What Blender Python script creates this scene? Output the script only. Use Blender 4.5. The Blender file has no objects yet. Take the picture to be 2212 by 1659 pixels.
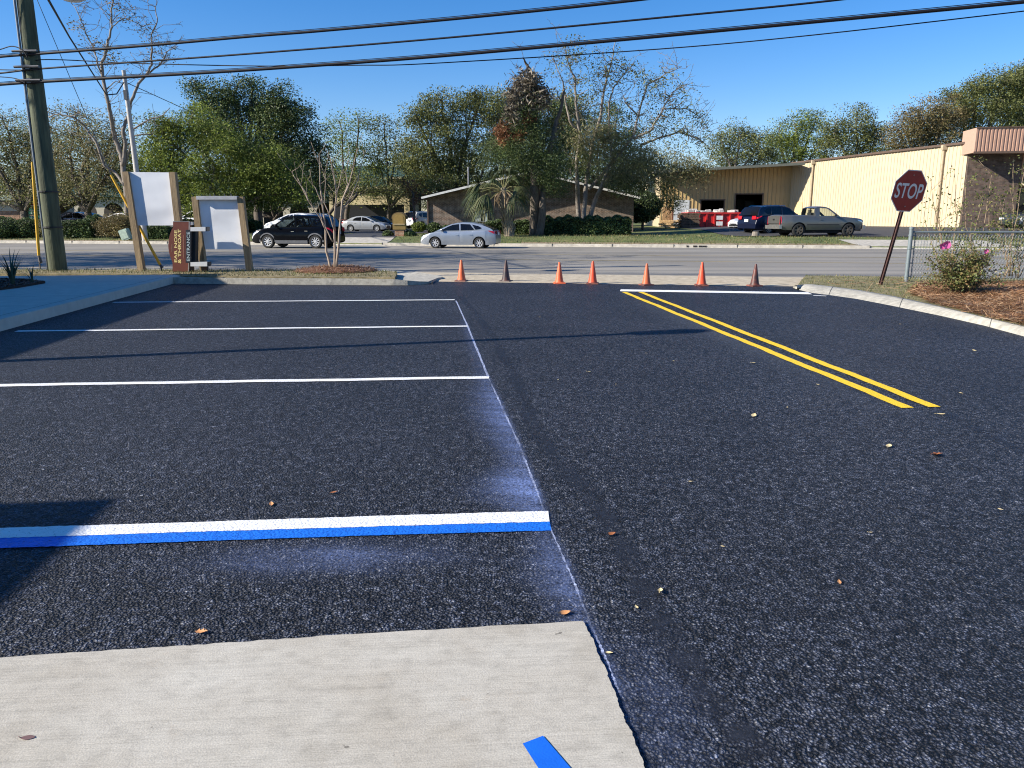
import bpy, bmesh, math, random
import numpy as np
from mathutils import Vector, Matrix
from mathutils.geometry import tessellate_polygon
random.seed(7)
RNG = np.random.default_rng(11)
SC = bpy.context.scene
COL = SC.collection
R = math.radians

# ------------------------------------------------------------------ camera geometry (metres, z up, camera above the origin)
EYE = 1.4
PITCH = R(12.1)
FOC = 1662.0                      # focal length for a 2212 px wide picture
CP, SP = math.cos(PITCH), math.sin(PITCH)

def ray(px, py):
    vx = (px - 1106) / FOC
    vy = (829.5 - py) / FOC
    return Vector((vx, CP + vy * SP, -SP + vy * CP))

def G(px, py, z=0.0):
    d = ray(px, py)
    t = (z - EYE) / d.z
    return Vector((d.x * t, d.y * t, z))

def D(px, py, Y):
    d = ray(px, py)
    t = Y / d.y
    return Vector((d.x * t, Y, EYE + d.z * t))

def mpp(Y):
    return Y / FOC

# ------------------------------------------------------------------ terrain
def yk(x):                        # kerb line on the far side of the road
    return 40.8 - 0.19 * x

def yn(x):                        # near edge of the road
    return 20.27 - 0.19 * x

def sstep(a, b, v):
    t = min(1, max(0, (v - a) / (b - a)))
    return t * t * (3 - 2 * t)

def tz(x, y):
    s = y - yk(x)
    if s < 0.02:
        return -0.03
    if s < 0.3:
        return 0.12
    return 0.13 + 0.31 * sstep(0.3, 5, s) + 0.42 * sstep(0, 20, x) * sstep(6.5, 15, s)

# ------------------------------------------------------------------ materials
MATS = {}

def nt(name):
    m = bpy.data.materials.new(name)
    m.use_nodes = True
    t = m.node_tree
    for n in list(t.nodes):
        t.nodes.remove(n)
    out = t.nodes.new('ShaderNodeOutputMaterial')
    return m, t, out

class N:
    def __init__(s, t): s.t = t
    def __call__(s, typ, ins=None, **kw):
        n = s.t.nodes.new('ShaderNode' + typ)
        for k, v in kw.items():
            setattr(n, k, v)
        for k, v in (ins or {}).items():
            i = n.inputs[k]
            if isinstance(v, bpy.types.NodeSocket):
                s.t.links.new(v, i)
            else:
                i.default_value = v
        return n
    def ramp(s, fac, stops, interp='LINEAR'):
        n = s.t.nodes.new('ShaderNodeValToRGB')
        n.color_ramp.interpolation = interp
        e = n.color_ramp.elements
        while len(e) < len(stops): e.new(0.5)
        for el, (p, c) in zip(e, stops):
            el.position = p
            el.color = (c, c, c, 1) if isinstance(c, (int, float)) else (*c, 1)
        s.t.links.new(fac, n.inputs[0])
        return n.outputs[0]
    def math(s, op, a, b=0.0):
        n = s.t.nodes.new('ShaderNodeMath'); n.operation = op
        for i, v in enumerate((a, b)):
            if isinstance(v, bpy.types.NodeSocket): s.t.links.new(v, n.inputs[i])
            else: n.inputs[i].default_value = v
        return n.outputs[0]
    def mix(s, fac, a, b, blend='MIX'):
        n = s.t.nodes.new('ShaderNodeMix'); n.data_type = 'RGBA'; n.blend_type = blend
        for i, v in ((0, fac), (6, a), (7, b)):
            if isinstance(v, bpy.types.NodeSocket): s.t.links.new(v, n.inputs[i])
            else: n.inputs[i].default_value = v if i == 0 else ((*v, 1) if len(v) == 3 else v)
        return n.outputs[2]

def simple(name, col, rough=0.6, metal=0.0, var=0.2, scale=6.0, bump=0.0, bscale=60.0, spec=0.5, col2=None, coat=0.0, stretch=None, detail=6.0, ramp=(0.3, 0.7)):
    if name in MATS: return MATS[name]
    m, t, out = nt(name); n = N(t)
    tc = n('TexCoord')
    vec = tc.outputs['Object']
    if stretch:
        vec = n('Mapping', {'Vector': vec, 'Scale': stretch}).outputs[0]
    nz = n('TexNoise', {'Vector': vec, 'Scale': scale, 'Detail': detail, 'Roughness': 0.65})
    a = tuple(max(0, c * (1 - var)) for c in col)
    b = col2 or tuple(min(1, c * (1 + var)) for c in col)
    c = n.ramp(nz.outputs['Fac'], [(ramp[0], a), (ramp[1], b)])
    bs = n('BsdfPrincipled', {'Base Color': c, 'Roughness': rough, 'Metallic': metal, 'Specular IOR Level': spec, 'Coat Weight': coat, 'Coat Roughness': 0.03})
    if bump:
        nb = n('TexNoise', {'Vector': vec, 'Scale': bscale, 'Detail': 4.0})
        bp = n('Bump', {'Strength': bump, 'Distance': 0.02, 'Height': nb.outputs['Fac']})
        t.links.new(bp.outputs[0], bs.inputs['Normal'])
    t.links.new(bs.outputs[0], out.inputs[0])
    MATS[name] = m
    return m

def leafmat(name, cols, trans=0.3, rough=0.55):
    if name in MATS: return MATS[name]
    m, t, out = nt(name); n = N(t)
    g = n('NewGeometry')
    stops = [(i / max(1, len(cols) - 1), c) for i, c in enumerate(cols)]
    c = n.ramp(g.outputs['Random Per Island'], stops)
    tc = n('TexCoord')
    nz = n('TexNoise', {'Vector': tc.outputs['Object'], 'Scale': 0.75, 'Detail': 4.0})
    v = n.ramp(nz.outputs['Fac'], [(0.32, 0.52), (0.68, 1.36)])
    c = n.mix(1.0, c, v, 'MULTIPLY')
    bs = n('BsdfPrincipled', {'Base Color': c, 'Roughness': rough, 'Specular IOR Level': 0.35})
    tr = n('BsdfTranslucent', {'Color': c})
    mx = n('MixShader', {0: trans, 1: bs.outputs[0], 2: tr.outputs[0]})
    t.links.new(mx.outputs[0], out.inputs[0])
    MATS[name] = m
    return m

def glassmat(name, tint, alpha):
    if name in MATS: return MATS[name]
    m, t, out = nt(name); n = N(t)
    tr = n('BsdfTransparent', {'Color': (*tint, 1)})
    dk = n('BsdfPrincipled', {'Base Color': (0.008, 0.009, 0.011, 1), 'Roughness': 0.08, 'Specular IOR Level': 0.15})
    lw = n('LayerWeight', {'Blend': 0.5})
    fr = n.math('ADD', n.math('MULTIPLY', n.math('POWER', lw.outputs['Facing'], 4.0), 0.55), 0.035)
    gl = n('BsdfGlossy', {'Color': (0.55, 0.57, 0.6, 1), 'Roughness': 0.03})
    a = n('MixShader', {0: alpha, 1: tr.outputs[0], 2: dk.outputs[0]})
    b = n('MixShader', {0: fr, 1: a.outputs[0], 2: gl.outputs[0]})
    t.links.new(b.outputs[0], out.inputs[0])
    MATS[name] = m
    return m

# ------------------------------------------------------------------ mesh building
class MB:
    def __init__(s):
        s.v = []; s.f = []; s.mi = []; s.cur = 0
    def mat(s, i): s.cur = i; return s
    def add(s, vs, fs):
        o = len(s.v)
        s.v += [tuple(v) for v in vs]
        for f in fs:
            s.f.append(tuple(i + o for i in f)); s.mi.append(s.cur)
        return o
    def box(s, c, d, rot=None, taper=1.0):
        x, y, z = d[0] / 2, d[1] / 2, d[2] / 2
        vs = [Vector((sx * x * (taper if sz > 0 else 1), sy * y * (taper if sz > 0 else 1), sz * z)) for sz in (-1, 1) for sy in (-1, 1) for sx in (-1, 1)]
        if rot is not None: vs = [rot @ v for v in vs]
        c = Vector(c)
        s.add([c + v for v in vs], [(0, 2, 3, 1), (4, 5, 7, 6), (0, 1, 5, 4), (2, 6, 7, 3), (0, 4, 6, 2), (1, 3, 7, 5)])
        return s
    def tube(s, pts, rad, k=6, cap=True):
        pts = [Vector(p) for p in pts]
        if not hasattr(rad, '__len__'): rad = [rad] * len(pts)
        vs = []; fs = []
        n = len(pts)
        prev = None
        for i, p in enumerate(pts):
            d = (pts[min(i + 1, n - 1)] - pts[max(i - 1, 0)])
            if d.length < 1e-9: d = Vector((0, 0, 1))
            d.normalize()
            if prev is None:
                a = d.cross(Vector((0, 0, 1)) if abs(d.z) < 0.9 else Vector((1, 0, 0))).normalized()
            else:
                a = prev - d * prev.dot(d)
                a = a.normalized() if a.length > 1e-6 else d.orthogonal().normalized()
            prev = a
            b = d.cross(a)
            for j in range(k):
                t = 2 * math.pi * j / k
                vs.append(p + (a * math.cos(t) + b * math.sin(t)) * rad[i])
        for i in range(n - 1):
            for j in range(k):
                fs.append((i * k + j, i * k + (j + 1) % k, (i + 1) * k + (j + 1) % k, (i + 1) * k + j))
        if cap:
            fs.append(tuple(range(k - 1, -1, -1)))
            fs.append(tuple(range((n - 1) * k, n * k)))
        s.add(vs, fs)
        return s
    def prism(s, poly, z0, z1):
        """closed polygon in x,y (counter-clockwise) raised from z0 to z1"""
        n = len(poly)
        a = sum(poly[i][0] * poly[(i + 1) % n][1] - poly[(i + 1) % n][0] * poly[i][1] for i in range(n))
        if a < 0: poly = poly[::-1]
        vs = [(p[0], p[1], z0) for p in poly] + [(p[0], p[1], z1) for p in poly]
        fs = [(i, (i + 1) % n, n + (i + 1) % n, n + i) for i in range(n)]
        s.add(vs, fs)
        tri = tessellate_polygon([[Vector((p[0], p[1], 0)) for p in poly]])
        for zz in (0, n):
            s.add([v for v in vs[zz:zz + n]], [t for t in tri])
        return s
    def panel(s, outer, holes, f):
        loops = [[Vector((a, b, 0)) for a, b in outer]] + [[Vector((a, b, 0)) for a, b in h] for h in holes]
        tri = tessellate_polygon(loops)
        flat = [f(a.x, a.y) for l in loops for a in l]
        s.add(flat, [tuple(t) for t in tri])
        return s
    def lathe(s, prof, k=20, axis='z', c=(0, 0, 0)):
        vs = []; fs = []
        for (r, h) in prof:
            for j in range(k):
                t = 2 * math.pi * j / k
                p = (r * math.cos(t), r * math.sin(t), h)
                if axis == 'y': p = (p[0], h, p[1])
                if axis == 'x': p = (h, p[0], p[1])
                vs.append((p[0] + c[0], p[1] + c[1], p[2] + c[2]))
        for i in range(len(prof) - 1):
            for j in range(k):
                fs.append((i * k + j, i * k + (j + 1) % k, (i + 1) * k + (j + 1) % k, (i + 1) * k + j))
        s.add(vs, fs)
        return s
    def grid(s, rows):
        """rows of equal-length point lists"""
        w = len(rows[0])
        vs = [p for r in rows for p in r]
        fs = [(i * w + j, i * w + j + 1, (i + 1) * w + j + 1, (i + 1) * w + j) for i in range(len(rows) - 1) for j in range(w - 1)]
        s.add(vs, fs)
        return s
    def strip(s, A, B, w, z=0.004, n=60, jit=0.004, wob=0.0):
        """painted band from A to B of width w with slightly ragged edges"""
        A = Vector((A[0], A[1], 0)); B = Vector((B[0], B[1], 0))
        d = (B - A); q = Vector((-d.y, d.x, 0)).normalized()
        rows = []
        for i in range(n + 1):
            p = A + d * (i / n) + q * (wob * math.sin(i * 0.33) + 0.4 * wob * math.sin(i * 0.91))
            rows.append([p + q * (w / 2 + random.uniform(-jit, jit)) + Vector((0, 0, z)), p - q * (w / 2 + random.uniform(-jit, jit)) + Vector((0, 0, z))])
        return s.grid(rows)
    def build(s, name, mats, parent=None, smooth=None, loc=None):
        me = bpy.data.meshes.new(name)
        vs = s.v
        if loc is not None:
            vs = [(a - loc[0], b - loc[1], c - loc[2]) for a, b, c in vs]
        me.from_pydata(vs, [], s.f)
        if not isinstance(mats, (list, tuple)): mats = [mats]
        for m in mats: me.materials.append(m)
        if len(mats) > 1: me.polygons.foreach_set('material_index', s.mi)
        if smooth:
            me.polygons.foreach_set('use_smooth', [True] * len(me.polygons))
        me.update()
        if smooth and smooth is not True:
            bm = bmesh.new(); bm.from_mesh(me)
            bmesh.ops.remove_doubles(bm, verts=bm.verts, dist=0.0005)
            bmesh.ops.recalc_face_normals(bm, faces=bm.faces)
            for e in bm.edges:
                if len(e.link_faces) == 2 and e.calc_face_angle(0) > R(smooth): e.smooth = False
            bm.to_mesh(me); bm.free()
        o = bpy.data.objects.new(name, me)
        COL.objects.link(o)
        if parent is not None: o.parent = parent
        if loc is not None: o.location = loc
        return o

def npmesh(name, verts, nper, mat, parent=None, loc=None):
    """many separate faces of nper corners each, from an (n*nper,3) array"""
    nv = len(verts); nf = nv // nper
    if loc is not None: verts = verts - np.array(loc)
    me = bpy.data.meshes.new(name)
    me.vertices.add(nv); me.vertices.foreach_set('co', verts.astype(np.float32).ravel())
    me.loops.add(nv); me.loops.foreach_set('vertex_index', np.arange(nv, dtype=np.int32))
    me.polygons.add(nf)
    me.polygons.foreach_set('loop_start', np.arange(0, nv, nper, dtype=np.int32))
    me.polygons.foreach_set('loop_total', np.full(nf, nper, dtype=np.int32))
    me.materials.append(mat)
    me.update(); me.validate()
    o = bpy.data.objects.new(name, me); COL.objects.link(o)
    if parent is not None: o.parent = parent
    if loc is not None: o.location = loc
    return o

def tag(o, label=None, cat=None, group=None, kind=None):
    if label: o['label'] = label
    if cat: o['category'] = cat
    if group: o['group'] = group
    if kind: o['kind'] = kind
    return o

def thing(name, label, cat, loc, rotz=0.0, group=None, rot=None):
    o = bpy.data.objects.new(name, None); COL.objects.link(o)
    o.empty_display_size = 0.3
    o.location = loc
    o.rotation_euler = rot if rot else (0, 0, rotz)
    return tag(o, label, cat, group)

def struct(o): o['kind'] = 'structure'; return o

FONTS = {}
def text_geo(txt, size=1.0, bold=0.0, space=1.0):
    c = bpy.data.curves.new('lettering', 'FONT')
    c.body = txt; c.size = size; c.offset = bold; c.space_character = space
    c.align_x = 'CENTER'; c.align_y = 'CENTER'
    o = bpy.data.objects.new('lettering', c); COL.objects.link(o)
    bpy.context.view_layer.update()
    dg = bpy.context.evaluated_depsgraph_get()
    me = bpy.data.meshes.new_from_object(o.evaluated_get(dg))
    vs = [tuple(v.co) for v in me.vertices]; fs = [tuple(p.vertices) for p in me.polygons]
    bpy.data.objects.remove(o); bpy.data.meshes.remove(me); bpy.data.curves.remove(c)
    return vs, fs

def rowleaf(centers, sizes, rng, flat=0.0, asp=0.5):
    """rhombus leaves with random orientation"""
    n = len(centers)
    a = rng.normal(size=(n, 3)); a[:, 2] *= (1 - flat); a /= np.linalg.norm(a, axis=1)[:, None]
    b = rng.normal(size=(n, 3)); b[:, 2] *= (1 - flat)
    b -= a * (a * b).sum(1)[:, None]; b /= np.linalg.norm(b, axis=1)[:, None]
    s = sizes[:, None]
    v = np.stack([centers + a * s * 0.5, centers + b * s * asp * 0.5 + a * s * 0.08, centers - a * s * 0.5, centers - b * s * asp * 0.5 + a * s * 0.08], 1)
    return v.reshape(-1, 3)

# ------------------------------------------------------------------ ground materials
def asphalt(name='fresh black sealcoat'):
    m, t, out = nt(name); n = N(t)
    tc = n('TexCoord').outputs['Object']
    wob = n('TexNoise', {'Vector': tc, 'Scale': 45.0, 'Detail': 2.0})
    tv = n('VectorMath', {0: tc, 1: n('VectorMath', {0: wob.outputs['Color'], 'Scale': 0.012}, operation='SCALE').outputs[0]}, operation='ADD').outputs[0]
    vo = n('TexVoronoi', {'Vector': tv, 'Scale': 94.0})
    vb = n('TexVoronoi', {'Vector': tv, 'Scale': 47.0})
    fine = n('TexNoise', {'Vector': tc, 'Scale': 260.0, 'Detail': 3.0})
    mid = n('TexNoise', {'Vector': tc, 'Scale': 21.0, 'Detail': 5.0, 'Roughness': 0.75})
    big = n('TexNoise', {'Vector': tc, 'Scale': 0.55, 'Detail': 4.0})
    rnd = n('SeparateColor', {'Color': vo.outputs['Color']}).outputs[0]
    rnb = n('SeparateColor', {'Color': vb.outputs['Color']}).outputs[1]
    c = n.ramp(rnd, [(0.0, (0.020, 0.023, 0.032)), (0.5, (0.052, 0.059, 0.080)), (0.85, (0.085, 0.094, 0.122)), (0.97, (0.118, 0.124, 0.142)), (1.0, (0.18, 0.183, 0.195))])
    edge = n.ramp(vo.outputs['Distance'], [(0.22, 1.0), (0.62, 0.22)])
    c = n.mix(1.0, c, edge, 'MULTIPLY')
    c = n.mix(1.0, c, n.ramp(rnb, [(0.0, 0.34), (0.55, 1.0), (0.88, 1.5), (1.0, 2.1)]), 'MULTIPLY')
    c = n.mix(1.0, c, n.ramp(mid.outputs['Fac'], [(0.35, 0.62), (0.65, 1.75)]), 'MULTIPLY')
    c = n.mix(1.0, c, n.ramp(big.outputs['Fac'], [(0.3, 0.85), (0.7, 1.2)]), 'MULTIPLY')
    h = n.math('SUBTRACT', n.math('MULTIPLY', rnd, 0.55), n.math('MULTIPLY', vo.outputs['Distance'], 1.1))
    h = n.math('ADD', h, n.math('MULTIPLY', mid.outputs['Fac'], 0.9))
    h = n.math('ADD', h, n.math('MULTIPLY', rnb, 0.6))
    h = n.math('ADD', h, n.math('MULTIPLY', fine.outputs['Fac'], 0.35))
    bp = n('Bump', {'Strength': 1.0, 'Distance': 0.011, 'Height': h})
    bs = n('BsdfPrincipled', {'Base Color': c, 'Roughness': n.ramp(rnd, [(0, 0.42), (1, 0.7)]), 'Specular IOR Level': 0.19, 'Normal': bp.outputs[0]})
    t.links.new(bs.outputs[0], out.inputs[0])
    MATS[name] = m
    return m

def paintmat(name, col, wear=0.1):
    m, t, out = nt(name); n = N(t)
    tc = n('TexCoord').outputs['Object']
    vo = n('TexVoronoi', {'Vector': tc, 'Scale': 74.0})
    mid = n('TexNoise', {'Vector': tc, 'Scale': 28.0, 'Detail': 4.0, 'Roughness': 0.7})
    c = n.ramp(mid.outputs['Fac'], [(0.3, tuple(x * (1 - wear) for x in col)), (0.6, col)])
    pit = n('TexNoise', {'Vector': tc, 'Scale': 95.0, 'Detail': 3.0, 'Roughness': 0.6})
    c = n.mix(1.0, c, n.ramp(pit.outputs['Fac'], [(0.31, 0.25), (0.37, 1.0)]), 'MULTIPLY')
    h = n.math('ADD', n.math('MULTIPLY', vo.outputs['Distance'], -0.7), n.math('MULTIPLY', mid.outputs['Fac'], 1.2))
    bp = n('Bump', {'Strength': 0.55, 'Distance': 0.008, 'Height': h})
    bs = n('BsdfPrincipled', {'Base Color': c, 'Roughness': 0.55, 'Normal': bp.outputs[0]})
    t.links.new(bs.outputs[0], out.inputs[0])
    MATS[name] = m
    return m

def fademat(name, col, rough, grain, amount, bump=0.0):
    """thin see-through film whose cover follows the mesh attribute 'fade' broken up by grain"""
    m, t, out = nt(name); n = N(t)
    tc = n('TexCoord').outputs['Object']
    at = n('Attribute', attribute_name='fade')
    nz = n('TexNoise', {'Vector': tc, 'Scale': grain, 'Detail': 5.0, 'Roughness': 0.75})
    g = n.ramp(nz.outputs['Fac'], [(0.36, 0.12), (0.62, 1.0)])
    a = n.math('MULTIPLY', n.math('MULTIPLY', at.outputs['Fac'], g), amount)
    a.node.use_clamp = True
    bs = n('BsdfPrincipled', {'Base Color': (*col, 1), 'Roughness': rough, 'Specular IOR Level': 0.3})
    if bump:
        bp = n('Bump', {'Strength': bump, 'Distance': 0.006, 'Height': nz.outputs['Fac']})
        t.links.new(bp.outputs[0], bs.inputs['Normal'])
    tr = n('BsdfTransparent')
    mx = n('MixShader', {0: a, 1: tr.outputs[0], 2: bs.outputs[0]})
    t.links.new(mx.outputs[0], out.inputs[0])
    MATS[name] = m
    return m

ASPH = asphalt()
WHITE = paintmat('white road paint', (0.82, 0.82, 0.80))
BLUE = paintmat('blue road paint', (0.007, 0.15, 0.68), 0.25)
YELLOW = paintmat('yellow road paint', (0.86, 0.56, 0.008))
def concmat():
    m, t, out = nt('pale broom finished concrete'); n = N(t)
    tc = n('TexCoord').outputs['Object']
    rot = n('Mapping', {'Vector': tc, 'Rotation': (0, 0, R(-4))}).outputs[0]
    br = n('TexNoise', {'Vector': n('Mapping', {'Vector': rot, 'Scale': (1.3, 95, 1)}).outputs[0], 'Scale': 1.5, 'Detail': 6.0, 'Roughness': 0.7})
    sm = n('TexNoise', {'Vector': n('Mapping', {'Vector': rot, 'Scale': (1.0, 1.5, 1)}).outputs[0], 'Scale': 15.0, 'Detail': 8.0, 'Roughness': 0.7})
    bl = n('TexNoise', {'Vector': tc, 'Scale': 1.7, 'Detail': 5.0, 'Roughness': 0.6})
    gr = n('TexNoise', {'Vector': tc, 'Scale': 190.0, 'Detail': 3.0})
    c = n.ramp(bl.outputs['Fac'], [(0.32, (0.37, 0.335, 0.27)), (0.5, (0.435, 0.405, 0.34)), (0.7, (0.485, 0.46, 0.395))])
    c = n.mix(1.0, c, n.ramp(sm.outputs['Fac'], [(0.32, 0.83), (0.5, 1.0), (0.68, 1.08)]), 'MULTIPLY')
    c = n.mix(1.0, c, n.ramp(br.outputs['Fac'], [(0.30, 0.84), (0.55, 1.03)]), 'MULTIPLY')
    c = n.mix(1.0, c, n.ramp(gr.outputs['Fac'], [(0.3, 0.82), (0.7, 1.14)]), 'MULTIPLY')
    sp = n('TexNoise', {'Vector': tc, 'Scale': 26.0, 'Detail': 2.0})
    c = n.mix(1.0, c, n.ramp(sp.outputs['Fac'], [(0.215, 0.45), (0.245, 1.0)]), 'MULTIPLY')
    rs = n('TexNoise', {'Vector': tc, 'Scale': 2.3, 'Detail': 7.0, 'Roughness': 0.75})
    c = n.mix(n.ramp(rs.outputs['Fac'], [(0.58, 0.0), (0.74, 0.55)]), c, (0.33, 0.24, 0.15))
    h = n.math('ADD', n.math('MULTIPLY', br.outputs['Fac'], 0.8), n.math('MULTIPLY', gr.outputs['Fac'], 0.6))
    bp = n('Bump', {'Strength': 0.35, 'Distance': 0.004, 'Height': h})
    bs = n('BsdfPrincipled', {'Base Color': c, 'Roughness': 0.85, 'Specular IOR Level': 0.3, 'Normal': bp.outputs[0]})
    t.links.new(bs.outputs[0], out.inputs[0]); return m
CONC = concmat()
WALK = simple('grey sidewalk concrete', (0.52, 0.475, 0.40), 0.85, var=0.12, scale=5, bump=0.15, bscale=80)
KERB = simple('kerb concrete', (0.36, 0.34, 0.285), 0.85, var=0.3, scale=9, bump=0.4, bscale=50)
KERBF = simple('dusty kerb concrete', (0.40, 0.37, 0.31), 0.85, var=0.3, scale=4, bump=0.2)
JOINT = simple('dark joint', (0.05, 0.05, 0.045), 0.9)
SAND = simple('sandy gutter concrete', (0.42, 0.345, 0.235), 0.9, var=0.3, scale=5, bump=0.3, col2=(0.52, 0.45, 0.33))
DIRT = simple('bare brown dirt', (0.22, 0.15, 0.09), 0.95, var=0.4, scale=3.5, bump=0.4, col2=(0.30, 0.24, 0.14))
MULCH = simple('dark mulch', (0.035, 0.018, 0.011), 0.95, var=0.5, scale=45, bump=1.0, bscale=90)
DARKLOT = simple('old dark lot asphalt', (0.045, 0.045, 0.048), 0.8, var=0.3, scale=3, bump=0.2)

def roadmat():
    m, t, out = nt('worn grey road'); n = N(t)
    tc = n('TexCoord').outputs['Object']
    ln = n('TexNoise', {'Vector': n('Mapping', {'Vector': tc, 'Rotation': (0, 0, R(10.76)), 'Scale': (0.02, 1.1, 1)}).outputs[0], 'Scale': 1.0, 'Detail': 3.0})
    fn = n('TexNoise', {'Vector': tc, 'Scale': 40.0, 'Detail': 5.0})
    bg = n('TexNoise', {'Vector': tc, 'Scale': 0.25, 'Detail': 5.0})
    c = n.ramp(ln.outputs['Fac'], [(0.35, (0.185, 0.172, 0.148)), (0.68, (0.275, 0.25, 0.208))])
    c = n.mix(1.0, c, n.ramp(fn.outputs['Fac'], [(0.3, 0.85), (0.7, 1.15)]), 'MULTIPLY')
    c = n.mix(1.0, c, n.ramp(bg.outputs['Fac'], [(0.3, 0.88), (0.7, 1.1)]), 'MULTIPLY')
    bp = n('Bump', {'Strength': 0.25, 'Distance': 0.006, 'Height': fn.outputs['Fac']})
    bs = n('BsdfPrincipled', {'Base Color': c, 'Roughness': 0.75, 'Specular IOR Level': 0.4, 'Normal': bp.outputs[0]})
    t.links.new(bs.outputs[0], out.inputs[0])
    return m
ROAD = roadmat()

def groundmat():
    m, t, out = nt('patchy verge grass'); n = N(t)
    tc = n('TexCoord').outputs['Object']
    a = n('TexNoise', {'Vector': tc, 'Scale': 0.45, 'Detail': 6.0, 'Roughness': 0.65})
    b = n('TexNoise', {'Vector': tc, 'Scale': 6.0, 'Detail': 6.0, 'Roughness': 0.7})
    c = n.ramp(a.outputs['Fac'], [(0.3, (0.05, 0.075, 0.018)), (0.52, (0.10, 0.125, 0.03)), (0.72, (0.19, 0.16, 0.07))])
    c = n.mix(1.0, c, n.ramp(b.outputs['Fac'], [(0.3, 0.5), (0.7, 1.5)]), 'MULTIPLY')
    bp = n('Bump', {'Strength': 0.8, 'Distance': 0.05, 'Height': b.outputs['Fac']})
    bs = n('BsdfPrincipled', {'Base Color': c, 'Roughness': 0.9, 'Normal': bp.outputs[0]})
    t.links.new(bs.outputs[0], out.inputs[0])
    return m
GRASS = groundmat()

# ------------------------------------------------------------------ terrain sheet and road
xs = [-3000, -900, -320, -160] + [-110 + 4 * i for i in range(56)] + [170, 320, 900, 3000]
ss = [-2500, -600, -150, -70, -45, -30, -22, -10, 0.0, 0.05, 0.3, 0.6, 1, 1.5, 2, 2.5, 3, 3.5, 4, 4.5, 5.2, 6, 7, 8, 9, 10, 11, 12, 13, 14, 15.5, 18, 22, 30, 45, 70, 120, 250, 700, 2500]
def xx(x): return max(-170, min(170, x))
b = MB()
b.grid([[(x, yk(xx(x)) + s, tz(xx(x), yk(xx(x)) + s)) for x in xs] for s in ss])
struct(b.build('ground', GRASS, smooth=True))

def along(off0, off1, x0, x1, z, n=40, base=yk):
    """band parallel to the road between two offsets from a base line"""
    zf = z if callable(z) else (lambda x, y: z)
    rows = []
    for o in (off0, off1):
        rows.append([(x0 + (x1 - x0) * i / n, base(x0 + (x1 - x0) * i / n) + o, 0) for i in range(n + 1)])
    return [[(p[0], p[1], zf(p[0], p[1])) for p in r] for r in rows]

b = MB(); b.grid([[(x, yn(x), 0.0) for x in xs if -170 <= x <= 170], [(x, yk(x), 0.0) for x in xs if -170 <= x <= 170]])
struct(b.build('road', ROAD))

# far kerb with a gutter, broken by two driveway mouths
def kerbrun(x0, x1):
    b = MB()
    prof = [(-0.55, 0.006), (-0.02, 0.004), (0.0, 0.13), (0.03, 0.15), (0.16, 0.15), (0.18, 0.05)]
    nn = max(2, int((x1 - x0) / 3))
    b.grid([[(x0 + (x1 - x0) * i / nn, yk(x0 + (x1 - x0) * i / nn) + o, z) for i in range(nn + 1)] for o, z in prof])
    for e in (0, nn):
        x = x0 + (x1 - x0) * e / nn
        b.add([(x, yk(x) + o, z) for o, z in prof[1:]], [tuple(range(len(prof) - 1))])
    b.mat(1)
    for i in range(nn + 1):
        x = x0 + (x1 - x0) * i / nn
        b.box((x, yk(x) + 0.08, 0.08), (0.03, 0.21, 0.15))
    return struct(b.build('kerb', [KERBF, JOINT]))
kerbrun(-120, -10.5); kerbrun(-7.0, 17.2); kerbrun(23.5, 120)

def conform(x0, x1, s0, s1, lift, mat, name, nx=24, ns=12, skew=0.0):
    b = MB()
    b.grid([[(x0 + (x1 - x0) * i / nx + skew * j / ns, yk(x0 + (x1 - x0) * i / nx) + s0 + (s1 - s0) * j / ns,
              max(0.006, tz(x0 + (x1 - x0) * i / nx + skew * j / ns, yk(x0 + (x1 - x0) * i / nx + skew * j / ns) + s0 + (s1 - s0) * j / ns) + lift)) for i in range(nx + 1)] for j in range(ns + 1)])
    return struct(b.build(name, mat))
conform(17.0, 23.7, -0.1, 3.2, 0.02, KERBF, 'driveway_apron')
conform(-10.7, -6.8, -0.1, 3.2, 0.02, KERBF, 'driveway_apron')
conform(-10.7, -6.8, 3.2, 12.0, 0.025, DARKLOT, 'driveway', skew=0.0)
conform(12.5, 120, 5.6, 30.0, 0.03, DARKLOT, 'parking_lot', nx=50, ns=20)
conform(-120, -5.0, 12.0, 34.0, 0.03, DARKLOT, 'parking_lot', nx=50, ns=8)
conform(0.5, 17.0, 0.2, 1.5, 0.012, DIRT, 'dirt_strip', nx=20, ns=3)
conform(-60, -12, 0.2, 1.3, 0.012, DIRT, 'dirt_strip', nx=20, ns=3)

# road markings
def roadline(mb, pa, pb, w):
    A, B = G(*pa), G(*pb)
    mb.strip(A, B, w, 0.005, 20, 0.01)
b = MB()
for pa, pb in (((1199, 574.5), (1382, 575.5)), ((1380, 541.8), (1534, 542.2)), ((636, 565), (678, 565.5)), ((1942, 555.5), (2028, 556.5)), ((2150, 582.5), (2290, 584))):
    roadline(b, pa, pb, 0.16)
struct(b.build('lane_markings', simple('faded white road paint', (0.52, 0.51, 0.48), 0.7, var=0.3, scale=20)))
b = MB()
for o in (-13.4, -9.2):
    rows = along(o, o + 0.13, -90, 90, 0.005, 60); b.grid(rows)
struct(b.build('centre_lane_markings', simple('faded yellow road paint', (0.36, 0.27, 0.09), 0.75, var=0.35, scale=10)))

# ------------------------------------------------------------------ the freshly sealed lot
LE = lambda x: 17.45 - 0.167 * x
b = MB()
nx = 60
b.grid([[(-60 + 2 * i, y0, 0.0) for i in range(nx + 1)] for y0 in (-40, 0, 8)] + [[(-60 + 2 * i, LE(-60 + 2 * i), 0.0) for i in range(nx + 1)]])
struct(b.build('parking_lot', ASPH))
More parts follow.
